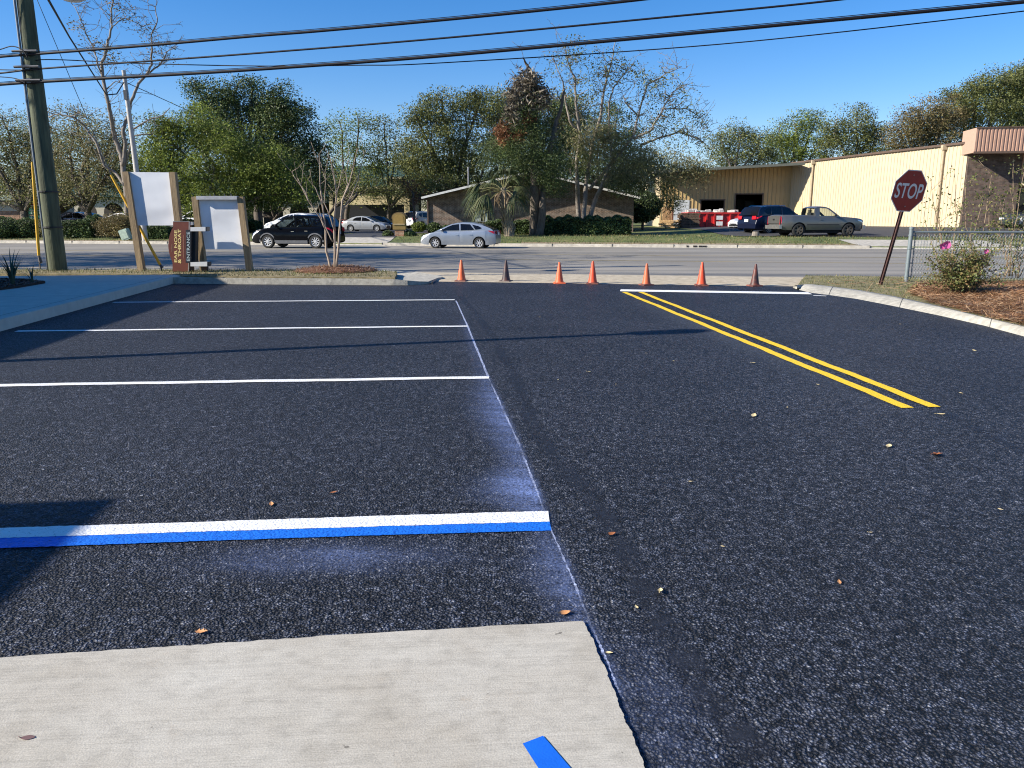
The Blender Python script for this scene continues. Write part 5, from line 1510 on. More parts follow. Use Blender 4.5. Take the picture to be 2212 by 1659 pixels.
# end wall facing the street, under a deep eave
eL = D(1424, 490, 69.0); eL.z = 0; eR = Vector((B_.x, B_.y, 0)); ed = eL - eR; EL = ed.length; ed.normalize()
en = Vector((ed.y, -ed.x, 0)); 
if en.y > 0: en = -en
def hz(u): return (EAVE - 0.15) - 0.55 * u / EL - GZ      # eave height falls away to the left
def endpt(u, z, off=0.0): return ed * u + en * off + Vector((0, 0, z))
def ux(px):                                        # distance along the end wall seen at column px
    lo, hi = 0.0, EL * 1.2
    for _ in range(40):
        mid = (lo + hi) / 2; p = org + endpt(mid, 1.0); d = p - Vector((0, 0, EYE)); zc = d.y * CP - d.z * SP
        if 1106 + FOC * d.x / zc > px: lo = mid
        else: hi = mid
    return lo
def zr_(py, Y=68.5): return D(1550, py, Y).z - GZ
bays = [(ux(1645), ux(1586), zr_(419.5)), (ux(1563), ux(1512), zr_(432))]
door_ = (ux(1488), ux(1455), zr_(432))
holes = [[(a, 0.0), (c, 0.0), (c, h), (a, h)] for a, c, h in bays]
outer = [(0, -0.3), (EL, -0.3), (EL, hz(EL)), (0, hz(0))]
hol = [[(a, 0.02), (c, 0.02), (c, h), (a, h)] for a, c, h in bays]
m = MB(); m.panel(outer, hol, lambda u, z: endpt(u, z)); 
u = 0.15
while u < EL:
    segs = [(-0.3, hz(u))]
    for a, c, h in bays + [door_]:
        if a - 0.04 < u < c + 0.04: segs = [(h + 0.08, hz(u))]
    for z0, z1 in segs: m.box(endpt(u, (z0 + z1) / 2, 0.025), (0.06, 0.05, z1 - z0 - 0.01), Matrix.Rotation(math.atan2(ed.y, ed.x), 3, 'Z'))
    u += 0.335
m.build('end_wall', TAN_SHADE, wh)
for a, c, h in bays:
    m = MB(); t_ = 0.09; rz = Matrix.Rotation(math.atan2(ed.y, ed.x), 3, 'Z')
    for uu in (a, c): m.box(endpt(uu, h / 2, 0.03), (t_, 0.09, h), rz)
    m.box(endpt((a + c) / 2, h + 0.02, 0.035), (abs(c - a) + 0.14, 0.09, t_), rz)
    m.build('bay_frame', GUT, wh)
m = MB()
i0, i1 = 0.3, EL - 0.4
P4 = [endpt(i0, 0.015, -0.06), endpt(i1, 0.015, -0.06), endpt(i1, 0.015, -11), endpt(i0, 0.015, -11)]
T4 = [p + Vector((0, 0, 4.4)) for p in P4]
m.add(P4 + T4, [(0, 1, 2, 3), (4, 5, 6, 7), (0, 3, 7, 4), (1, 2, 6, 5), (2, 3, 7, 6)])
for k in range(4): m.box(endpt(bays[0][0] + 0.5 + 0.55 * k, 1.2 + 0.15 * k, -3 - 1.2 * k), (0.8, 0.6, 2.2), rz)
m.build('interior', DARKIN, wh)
m = MB(); m.box(endpt((door_[0] + door_[1]) / 2, door_[2] / 2, 0.04), (abs(door_[1] - door_[0]), 0.06, door_[2]), rz)
for k in range(5): m.box(endpt((door_[0] + door_[1]) / 2, door_[2] * (k + .5) / 5, 0.072), (abs(door_[1] - door_[0]) * .94, 0.01, door_[2] / 5 * .9), rz)
m.build('roller_door', simple('pale grey roller door', (0.50, 0.52, 0.53), 0.5), wh)
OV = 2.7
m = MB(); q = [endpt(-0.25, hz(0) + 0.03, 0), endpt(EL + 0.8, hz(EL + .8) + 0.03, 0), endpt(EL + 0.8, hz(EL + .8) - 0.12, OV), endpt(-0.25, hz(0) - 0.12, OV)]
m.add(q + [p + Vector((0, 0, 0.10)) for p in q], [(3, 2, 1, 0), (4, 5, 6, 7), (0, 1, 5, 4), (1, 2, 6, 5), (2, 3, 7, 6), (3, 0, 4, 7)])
m.build('eave_soffit', simple('dull brown soffit', (0.16, 0.14, 0.11), 0.7), wh)  # soffit in one dull brown
m = MB(); a0, a1 = endpt(-0.25, hz(0) - 0.03, OV + .06), endpt(EL + .8, hz(EL + .8) - 0.03, OV + .06); beam(m, a0, a1, 0.2, 0.4)
m.v = m.v; m.build('eave_fascia', ROOFM, wh)
m = MB(); q = [endpt(-0.2, hz(0) + 0.15, 0), endpt(EL + 0.8, hz(EL + .8) + 0.15, 0), endpt(EL + .8, hz(EL) + 1.0, -20), endpt(-0.2, hz(0) + 1.2, -20)]
m.add(q, [(0, 1, 2, 3)]); m.build('roof', ROOFM, wh)
m = MB(); m.add([endpt(EL, -0.3), endpt(EL, hz(EL)), endpt(EL, hz(EL), -20), endpt(EL, -.3, -20)], [(0, 1, 2, 3)]); m.build('side_wall', TAN, wh)
# corner block: brick pier, salmon box fascia, ribbed recess, striped awning over a shop front
cp = A_ - Vector((B_.x, B_.y, 0))
fdir = Vector((0.985, -0.17, 0)); fn_ = Vector((-0.17, -0.985, 0))
def fp(u, z, off=0.0): return cp + fdir * u + fn_ * off + Vector((0, 0, z))
rf = Matrix.Rotation(math.atan2(fdir.y, fdir.x), 3, 'Z')
pw = 3.05
m = MB(); m.box(fp(pw / 2, 2.6, -0.3), (pw, 1.0, 5.8), rf); m.build('brick_pier', BRICKD, wh)
m = MB(); m.panel([(pw, -0.3), (pw + 12, -0.3), (pw + 12, 5.4), (pw, 5.4)], [[(pw + .15, 0.0), (pw + 9, 0.0), (pw + 9, 2.55), (pw + .15, 2.55)]], lambda u, z: fp(u, z, -0.15))
u = pw + .2
while u < pw + 11: m.box(fp(u, 4.1, -0.12), (0.10, 0.05, 2.5), rf); u += 0.24
m.build('front_wall', SALMR, wh)
m = MB(); m.panel([(pw + .15, 0.0), (pw + 9, 0.0), (pw + 9, 2.55), (pw + .15, 2.55)], [], lambda u, z: fp(u, z, -0.3)); sw_ = m.build('shop_window', SHADEGL, wh)
m = MB()
for k in range(7): m.box(fp(pw + .2 + 1.45 * k, 1.28, -0.26), (0.06, 0.06, 2.55), rf)
m.box(fp(pw + 4.6, 0.95, -0.262), (8.8, 0.055, 0.06), rf); m.build('frame', simple('dark aluminium', (0.05, 0.05, 0.05), 0.4, 0.6), sw_)
m = MB(); 
for k in range(30):
    m.mat(k % 2); u0 = pw + .1 + 0.30 * k; u1 = u0 + 0.30
    m.add([fp(u0, 3.0, -0.05), fp(u1, 3.0, -0.05), fp(u1, 2.55, 1.0), fp(u0, 2.55, 1.0), fp(u1, 2.3, 1.0), fp(u0, 2.3, 1.0)], [(0, 1, 2, 3), (3, 2, 4, 5)])
m.build('awning', [simple('cream canvas', (0.62, 0.52, 0.36), 0.8), simple('brown canvas', (0.12, 0.075, 0.05), 0.8)], wh)
# overhanging box fascia
z0f, z1f = D(2100, 329, 48.4).z - GZ, D(2107, 275, 48.4).z - GZ
m = MB()
oL, oF = 0.22, 1.5
box4 = [fp(-oL, 0, oF), fp(16, 0, oF), fp(16, 0, -0.6), fp(-oL, 0, -0.6)]
lo = [p + Vector((0, 0, z0f)) for p in box4]; hi = [p + Vector((0, 0, z1f)) for p in box4]
m.add(lo + hi, [(0, 4, 7, 3), (4, 5, 6, 7), (3, 7, 6, 2)])
m.add([p for p in lo], [(0, 1, 2, 3)])
m.build('box_fascia', SALM, wh)
m = MB(); rows = [[], []]; u = -oL
while u < 16:
    for ds, of in ((0, 0), (0.10, 0.0), (0.12, -0.04), (0.19, -0.04), (0.21, 0)):
        for k, z in ((0, z0f + 0.02), (1, z1f - 0.02)): rows[k].append(fp(min(u + ds, 16), z, oF + of))
    u += 0.21
m.grid(rows); m.build('ribbed_fascia', simple('ribbed salmon metal', (0.37, 0.225, 0.16), 0.45, var=0.1), wh)
m = MB(); m.box(fp(7.9, z0f, oF + .02), (16.3, 0.06, 0.12), rf); m.box(fp(7.9, z1f, oF + 0.02), (16.3, 0.08, 0.06), rf); m.build('fascia_trim', GUT, wh)

# low brick house with a gable towards the street
YH = 52.0
hl, hr_ = D(923, 480, YH).x, D(1368, 480, YH).x
hw = hr_ - hl; hb = 0.50
ho = thing('brick_house', 'low brown brick building with a shallow gable roof and white edge trim behind the palm', 'building', (hl, YH, hb))
ez = D(923, 428, YH).z - hb; az = D(1145, 374, YH).z - hb
W2 = hw / 2; DEP = 16
m = MB()
m.panel([(0, -0.4), (hw, -0.4), (hw, ez), (W2, az), (0, ez)], [[(5.0, 0.0), (5.75, 0.0), (5.75, 2.05), (5.0, 2.05)]], lambda x, z: Vector((x, 0, z)))
m.add([(0, 0, -.4), (0, 0, ez), (0, DEP, ez), (0, DEP, -.4)], [(0, 1, 2, 3)]); m.add([(hw, 0, -.4), (hw, 0, ez), (hw, DEP, ez), (hw, DEP, -.4)], [(0, 1, 2, 3)])
m.add([(0, DEP, -.4), (hw, DEP, -.4), (hw, DEP, ez), (W2, DEP, az), (0, DEP, ez)], [(0, 1, 2, 3, 4)])
m.build('wall', BRICK, ho)
for sg in (0, 1):
    m = MB(); x0_, x1_ = (-.25, W2) if sg == 0 else (hw + .25, W2)
    sl = (az - ez) / W2; ze = ez - 0.25 * sl
    q = [Vector((x0_, -0.9, ze + .02)), Vector((x1_, -0.9, az + .02)), Vector((x1_, DEP + .5, az + .02)), Vector((x0_, DEP + .5, ze + .02))]
    m.add(q + [v + Vector((0, 0, .16)) for v in q], [(0, 1, 2, 3), (4, 5, 6, 7), (0, 3, 7, 4), (1, 2, 6, 5), (2, 3, 7, 6)])
    rfm = m.build('roof', simple('dark shingles', (0.045, 0.05, 0.04), 0.9, var=0.3, scale=9), ho)
    m = MB(); beam(m, Vector((x0_, -0.93, ze + .05)), Vector((x1_, -0.93, az + .05)), 0.13, 0.07); m.v = m.v
    m.build('rake_trim', TRIMW, rfm)
m = MB(); m.box((5.37, 0.12, 1.0), (0.75, 0.05, 2.1)); m.build('window', simple('dark window', (0.015, 0.02, 0.024), 0.1), ho)
m = MB(); 
for px, py0, py1, w_ in ((1037, 455, 478, .62), (1046, 462, 479, .45)):
    c_ = D(px, (py0 + py1) / 2, YH - .1); m.box((c_.x - hl, -0.12, c_.z - hb), (w_, 0.2, (py1 - py0) * mpp(YH)))
m.build('meter_box', simple('grey meter box', (0.36, 0.40, 0.40), 0.5), ho)
m = MB(); m.tube([(W2 - 4.2, 2.5, az - 1.0), (W2 - 4.2, 2.5, az + .55)], 0.05, 8); m.build('vent_pipe', simple('vent pipe', (.3, .3, .3), .5), ho)
m = MB(); m.box((0.06, -0.05, ez / 2), (0.08, 0.08, ez)); m.build('downspout', GUT, ho)

# arcaded plaza building far behind the trees on the left
YP = 92.0
pl0 = D(150, 470, YP); 
pz = 0.45
pa = thing('arcade_building', 'long low cream plaza with dark arches and a green metal roof behind the left trees', 'building', (pl0.x, YP, pz))
pwid = D(905, 470, YP).x - pl0.x
CREAMW = simple('cream stucco', (0.50, 0.44, 0.33), 0.9, var=0.08)
GROOF = simple('green metal roof', (0.055, 0.10, 0.078), 0.5, var=0.15)
outer = [(0, 0), (pwid, 0), (pwid, 3.5), (0, 3.5)]
arches = []
u = 1.0
while u + 2.6 < pwid:
    pts_ = [(u, 0.02), (u + 2.3, 0.02), (u + 2.3, 1.7)] + [(u + 1.15 + 1.15 * math.cos(math.pi * k / 10), 1.7 + 1.1 * math.sin(math.pi * k / 10)) for k in range(1, 10)] + [(u, 1.7)]
    arches.append(pts_); u += 3.1
m = MB(); m.panel(outer, arches, lambda x, z: Vector((x, 0, z))); m.build('wall', CREAMW, pa)
m = MB(); m.add([(0, 2.6, 0), (pwid, 2.6, 0), (pwid, 2.6, 3.5), (0, 2.6, 3.5)], [(0, 1, 2, 3)]); m.build('back_wall', simple('dark arcade wall', (0.035, 0.03, 0.028), 0.8), pa)
m = MB(); m.add([(-.5, -.6, 3.45), (pwid + .5, -.6, 3.45), (pwid + .5, 7, 6.2), (-.5, 7, 6.2), (pwid + .5, 14, 3.5), (-.5, 14, 3.5)], [(0, 1, 2, 3), (3, 2, 4, 5)])
m.build('roof', GROOF, pa)
cb = D(710, 420, 86.0)
co = thing('shop_gable', 'cream parapet block with a green roof glimpsed through trees left of the brick building', 'building', (cb.x, 86.0, pz))
cw = D(884, 420, 86.0).x - cb.x; ch0, ch1 = D(760, 432, 86).z - pz, D(760, 404, 86).z - pz
m = MB(); m.panel([(0, 0), (cw, 0), (cw, ch1 + .9), (cw - 2.4, ch1 + .9), (cw - 2.4, ch1 - .2), (0, ch1 - .2)], [[(0.6, 0.02), (cw - .6, .02), (cw - .6, ch0 - .5), (0.6, ch0 - .5)]], lambda x, z: Vector((x, 0, z)))
m.build('wall', simple('yellow cream stucco', (0.66, 0.55, 0.33), 0.9, var=0.15, scale=2), co)  # parapet block in its own yellow cream
m = MB(); m.box((cw / 2, -0.2, ch1 - .1), (cw + .4, 0.3, 0.22)); m.box((cw - 1.2, -.2, ch1 + .95), (2.7, .3, .2)); m.build('cornice', simple('pale cornice', (0.70, 0.62, 0.44), .8), co)
m = MB(); m.add([(-.4, 0.1, ch1 - .1), (cw + .4, 0.1, ch1 - .1), (cw + .4, 6, ch1 + 2.6), (-.4, 6, ch1 + 2.6), (cw + .4, 12, ch1), (-.4, 12, ch1)], [(0, 1, 2, 3), (3, 2, 4, 5)]); m.build('roof', GROOF, co)
m = MB(); m.add([(0, 2.0, 0), (cw, 2.0, 0), (cw, 2.0, ch0), (0, 2.0, ch0)], [(0, 1, 2, 3)]); m.build('shopfront', simple('dark shop front', (0.03, 0.03, 0.035), .4), co)
# orange brick shop with green roof at the far left
bx = D(-60, 470, 66.0); bo_ = thing('brick_shop', 'orange brick and cream shop with a grey green roof at the left edge', 'building', (bx.x, 66.0, 0.44))
bw = D(75, 470, 66).x - bx.x; hb_ = D(40, 433, 66).z - .44; hm = D(40, 456, 66).z - .44
m = MB(); m.add([(0, 0, 0), (bw, 0, 0), (bw, 0, hm), (0, 0, hm)], [(0, 1, 2, 3)]); m.add([(bw, 0, 0), (bw, 6, 0), (bw, 6, hm), (bw, 0, hm)], [(0, 1, 2, 3)]); m.build('brick_wall', BRICKR, bo_)
m = MB(); m.box((bw / 2, 3.0, (hm + hb_) / 2), (bw + .1, 6.1, hb_ - hm)); m.build('stucco_band', CREAMW, bo_)
m = MB(); m.add([(-.5, -.6, hb_), (bw + .5, -.6, hb_), (bw - 1.5, 3, hb_ + 3.0), (-.5, 3, hb_ + 3.0), (bw + .5, 6.6, hb_)], [(0, 1, 2, 3), (1, 4, 2)]); m.build('roof', simple('sage metal roof', (0.16, 0.20, 0.17), 0.6), bo_)

# green roadside sign seen either side of the utility pole
gs = D(80, 500, 58.0); gs.z = 0.44
go = thing('roadside_sign', 'tall white framed sign with green panels partly behind the utility pole', 'sign', gs)
gp = lambda px, py, dy=0: D(px, py, 58.0 + dy) - gs
GRN = simple('green sign panel', (0.012, 0.16, 0.10), 0.4)
m = MB()
for xa, xb in ((59, 62), (95, 98)): 
    a, c = gp(xa, 442), gp(xb, 492); m.box(((a.x + c.x) / 2, 0, (a.z + c.z) / 2), (abs(c.x - a.x) + .05, 0.2, abs(a.z - c.z) + 1.0))
m.build('post', TRIMW, go)
for y0_, y1_ in ((444, 454), (455, 464), (465, 473)):
    a, c = gp(62, y0_), gp(95, y1_); m = MB(); m.box(((a.x + c.x) / 2, 0, (a.z + c.z) / 2), (abs(c.x - a.x), 0.16, abs(a.z - c.z) - .04)); pn = m.build('panel', GRN, go)
    m = MB()
    for k in range(5): m.box((a.x + .25 + .2 * k, -0.085, (a.z + c.z) / 2), (0.11, 0.01, 0.16 + .05 * (k % 2)))
    m.build('faded_strip', simple('faded white mark', (.5, .55, .52), .6), pn)
a, c = gp(60, 436), gp(98, 443); m = MB(); m.lathe([(0.62, 0), (0.55, .14), (.3, .26), (0, .3)], 16, 'z', (0.0, 0, c.z)); m.build('cap', simple('faded red cap', (.45, .12, .10), .6), go, smooth=True)

# leaning greenish utility box
ub = D(270, 494, 46.5); ub.z = tz(ub.x, 46.5)
m = MB(); m.box((0, 0, .32), (.5, .4, .64), Matrix.Rotation(R(-18), 3, 'Y')); m.box((0.03, -.21, .33), (.34, .02, .46), Matrix.Rotation(R(-18), 3, 'Y'))
o = m.build('utility_box', simple('pale green utility box', (0.40, 0.50, 0.40), .6)); o.location = ub; tag(o, 'tilted pale green utility box beside the dry bush at the stripped tree', 'utility box')
# concrete light pole
cb_ = D(313, 509, 45.8); cb_.z = tz(cb_.x, 45.8)
cpole = thing('concrete_pole', 'slim pale concrete pole leaning left behind the tall sign frame', 'pole', cb_)
q = D(267, 152, 45.8) - cb_
m = MB(); m.tube([(0, 0, -.2), q * .5, q], [.17, .14, .105], 12); m.build('shaft', simple('spun concrete', (.42, .40, .37), .8, var=.15), cpole, smooth=50)
m = MB(); m.box(q * .86 + Vector((0, -.12, 0)), (.2, .12, .5)); m.build('bracket', STEELW, cpole)
# cables tied to the concrete pole
def freecable(label, P, r, sag=0.0, group=None, name='service_cable'):
    Q = []
    for i in range(len(P) - 1):
        for k in range(12):
            t_ = k / 12; p = P[i].lerp(P[i + 1], t_); Q.append(p - Vector((0, 0, sag * 4 * t_ * (1 - t_))))
    Q.append(P[-1]); m = MB(); m.tube(Q, r, 6); o = m.build(name, CABLE, smooth=True)
    return tag(o, label, 'cable', group)
top_c = cb_ + q * 0.93
freecable('wavy black service cable dropping from the utility pole top to the concrete pole', [D(98, -12, pb.y), D(150, 80, 30), D(230, 205, 42), D(252, 203, 44), top_c + Vector((0, -.15, 0))], 0.032)
freecable('long thin wire running from the concrete pole down past the green trees', [top_c + Vector((.1, 0, 0)), D(420, 245, 56), D(560, 288, 62), D(760, 352, 72), D(960, 392, 84)], 0.02)

# ------------------------------------------------------------------ yard clutter by the warehouse
RDP = simple('scuffed red dumpster steel', (0.50, 0.022, 0.02), 0.5, var=0.25, scale=3)
YD = 61.0
dl, drr = D(1490, 490, YD), D(1581, 490, YD)
db = Vector(((dl.x + drr.x) / 2, YD, D(1530, 497, YD).z)); dw = drr.x - dl.x + 0.9
du = thing('dumpster', 'open red roll off dumpster with white placards and rubbish heaped on top', 'dumpster', db)
dh = D(1530, 459, YD).z - db.z
m = MB()
for sy_ in (-1, 1): m.panel([(-dw / 2, .15), (dw / 2 - .25, .15), (dw / 2, dh), (-dw / 2, dh)], [], lambda x, z, sy_=sy_: Vector((x, sy_ * 1.1, z)))
m.box((-dw / 2, 0, dh / 2 + .08), (.06, 2.2, dh - .16)); m.box((dw / 2 - .1, 0, dh / 2 + .08), (.08, 2.2, dh - .2)); m.box((0, 0, .2), (dw - .4, 2.1, .1))
for k in range(7): m.box((-dw / 2 + .25 + (dw - .6) * k / 6, -1.14, dh / 2 + .06), (.11, .09, dh - .18))
m.box((0, -1.14, dh - .05), (dw + .04, .12, .12)); m.box((0, -1.13, .2), (dw - .3, .1, .12))
m.build('container', RDP, du)
a_, c_ = D(1538, 462, YD), D(1551, 477, YD)
m = MB(); 
for zf_ in (.70, .38): m.box((a_.x - db.x + .3, -1.2, dh * zf_), (.48, .02, .30))
m.build('placard', simple('white placard', (.7, .7, .68), .5), du)
m = MB()
for k in range(26): m.box((random.uniform(-dw / 2 + .3, dw / 2 - .4), random.uniform(-.8, .8), dh + random.uniform(-.1, .12)), (random.uniform(.2, .7), random.uniform(.2, .6), random.uniform(.1, .3)), Matrix.Rotation(random.uniform(-.6, .6), 3, random.choice('XYZ')))
tag(m.build('rubbish', simple('pale rubbish', (.42, .40, .37), .8, var=.4, scale=5), du), kind='stuff')
PALL = simple('weathered pallet wood', (0.11, 0.075, 0.05), .9, var=.4, scale=6); PALN = simple('fresh pallet wood', (0.52, 0.34, 0.16), .85, var=.25, scale=6)
def pallet(loc, label, mat, group, upright=False, rz_=0.0):
    m = MB()
    for k in range(3): m.box((0, -.45 + .45 * k, .05), (1.2, .1, .10))
    for k in range(7): m.box((-.54 + .18 * k, 0, .112), (.12, 1.0, .024))
    for k in range(3): m.box((-.5 + .5 * k, 0, -.012), (.12, 1.0, .024))
    o = m.build('pallet', mat); o.location = loc; o.rotation_euler = (R(90) if upright else random.uniform(-.02, .02), 0, rz_)
    return tag(o, label, 'pallet', group)
ps = D(1487, 495, 59.0)
NP = 10; ph = (D(1487, 461, 59).z - ps.z) / NP
k_ = ph / .136
for k in range(NP):
    o = pallet((ps.x + random.uniform(-.08, .08), 59.0, ps.z + .03 + ph * k), 'weathered dark pallet in the tall stack beside the red dumpster', PALL, 'dark stacked pallets', rz_=random.uniform(-.06, .06)); o.scale = (1.15, 1.15, k_)
pl_ = D(1453, 493, 59.5)
for k in range(5):
    o = pallet((pl_.x - .2 + random.uniform(-.3, .3), 59.5, pl_.z + .03 + .115 * k), 'fresh yellow wood pallet in the low pile left of the dark stack', PALN, 'fresh yellow pallets', rz_=random.uniform(-.3, .3)); o.scale = (1.1, 1.1, .8)
pu_ = D(1440, 478, 61.0)
for k in range(3):
    o = pallet((pu_.x + .08 * k, 61.0 + .2 * k, pu_.z + .45), 'fresh pallet standing on its edge by the warehouse corner', PALN, 'upright fresh pallets', upright=True, rz_=random.uniform(-.1, .1)); o.scale = (.62, 1.25, 1.0)
sb_ = D(1632, 510, 44.2); m = MB(); m.lathe([(.24, -.05), (.21, .08), (.19, .24), (.17, .27), (0, .26)], 12, 'z'); o = m.build('tree_stump', BARKP, smooth=40); o.location = (sb_.x, 44.2, tz(sb_.x, 44.2)); tag(o, 'short weathered tree stump on the grass in front of the blue crossover', 'tree stump')
si = D(1505, 534, yk(9.5)); m = MB()
for du_ in (-.42, -.05, .22, .42): m.box((du_, -.012, .07), (.18 if du_ > -.3 else .1, .03, .08))
o = m.build('storm_drain', simple('black drain opening', (.01, .01, .01), .9)); xq = 9.2; o.location = (xq, yk(xq) - .008, 0.0); o.rotation_euler = (0, 0, ROADA); tag(o, 'dark slotted storm drain in the far kerb', 'storm drain')
# brown monument sign
YM = 46.3
mb0 = D(864, 511, YM); mb0.z = tz(mb0.x, YM)
mo = thing('monument_sign', 'round topped ochre monument sign on a brick foot left of the silver blue hatchback', 'sign', mb0)
mw = (878 - 851) * mpp(YM); mh = D(864, 459, YM).z - mb0.z
OCH = simple('ochre sign stucco', (0.23, 0.155, 0.045), .8, var=.12)
def archpoly(w, z0_, zs, zt_): return [(-w / 2, z0_), (w / 2, z0_), (w / 2, zs)] + [(w / 2 * math.cos(math.pi * k / 12), zs + (zt_ - zs) * math.sin(math.pi * k / 12)) for k in range(1, 12)] + [(-w / 2, zs)]
def archsolid(w, z0_, zs, zt_, y0_, y1_):
    m = MB(); P = archpoly(w, z0_, zs, zt_); n_ = len(P)
    for y in (y0_, y1_): m.panel(P, [], lambda x, z, y=y: Vector((x, y, z)))
    m.add([(x, y0_, z) for x, z in P] + [(x, y1_, z) for x, z in P], [(i, (i + 1) % n_, n_ + (i + 1) % n_, n_ + i) for i in range(n_)]); return m
bod = archsolid(mw, .38, mh * .80, mh * .97, -.25, .25).build('body', OCH, mo)
P = archpoly(mw + .14, mh * .74, mh * .80, mh * 1.02); Pi = archpoly(mw, mh * .74, mh * .8, mh * .97)
archsolid(mw + .16, mh * .72, mh * .80, mh * 1.02, -.02, .34).build('hood', simple('brown hood', (.12, .085, .035), .8), bod)
archsolid(mw * .74, .62, mh * .74, mh * .9, -.262, -.24).build('face', simple('ochre panel', (.27, .175, .045), .7), bod)
m = MB(); m.box((0, 0, .19), (mw * .72, .42, .42)); m.build('foot', BRICKR, mo)
m = MB(); m.box((0, -.27, mh * .5), (mw * .9, .03, .08)); m.build('band', simple('pale band', (.35, .27, .14), .7), bod)

# ------------------------------------------------------------------ trees
L_OAK = leafmat('live oak leaves', [(0.052, 0.064, 0.024), (0.106, 0.125, 0.038), (0.174, 0.195, 0.056), (0.266, 0.260, 0.086)], 0.28)
L_OLIVE = leafmat('olive green leaves', [(0.073, 0.105, 0.022), (0.136, 0.178, 0.034), (0.209, 0.262, 0.046), (0.313, 0.346, 0.073)], 0.38)
L_DARK = leafmat('dark evergreen leaves', [(0.026, 0.048, 0.019), (0.055, 0.089, 0.030), (0.094, 0.131, 0.041), (0.158, 0.186, 0.060)], 0.22)
L_SAGE = leafmat('thin sage leaves', [(0.108, 0.114, 0.052), (0.182, 0.187, 0.078), (0.256, 0.240, 0.108), (0.320, 0.261, 0.131)], 0.35)
L_BROWN = leafmat('withered leaves', [(0.107, 0.086, 0.039), (0.178, 0.145, 0.062), (0.267, 0.196, 0.093), (0.152, 0.171, 0.054)], 0.3)
L_RUST = leafmat('rust dead sprays', [(0.12, 0.05, 0.022), (0.21, 0.09, 0.04), (0.28, 0.135, 0.06)], 0.25)
L_GREY = leafmat('grey dead strands', [(0.10, 0.085, 0.06), (0.16, 0.135, 0.10), (0.22, 0.19, 0.145)], 0.15)
L_HEDGE = leafmat('hedge leaves', [(0.029, 0.049, 0.018), (0.057, 0.093, 0.032), (0.098, 0.143, 0.046), (0.152, 0.197, 0.064)], 0.25)
DARKCORE = simple('inner shade core', (0.018, 0.02, 0.011), 1.0, var=0.4, scale=4)  # near-black colour stands for the shade inside the foliage

def pxmesh(Y):
    return lambda px, py, dy=0.0: D(px, py, Y + dy)

def clumps(lobes, rng, per, shell=0.45):
    """clump centres in a set of ellipsoids (world units)"""
    out = []
    for (c, r, n) in lobes:
        d = rng.normal(size=(n, 3)); d /= np.linalg.norm(d, axis=1)[:, None]
        rad = rng.uniform(shell ** 3, 1, n) ** (1 / 3)
        bump = 1 + 0.26 * np.sin(d[:, 0] * 5 + c[0]) * np.sin(d[:, 2] * 6 + c[1]) + rng.normal(0, 0.13, n)
        out.append(np.array(c) + d * (rad * bump)[:, None] * np.array(r))
    return np.concatenate(out)

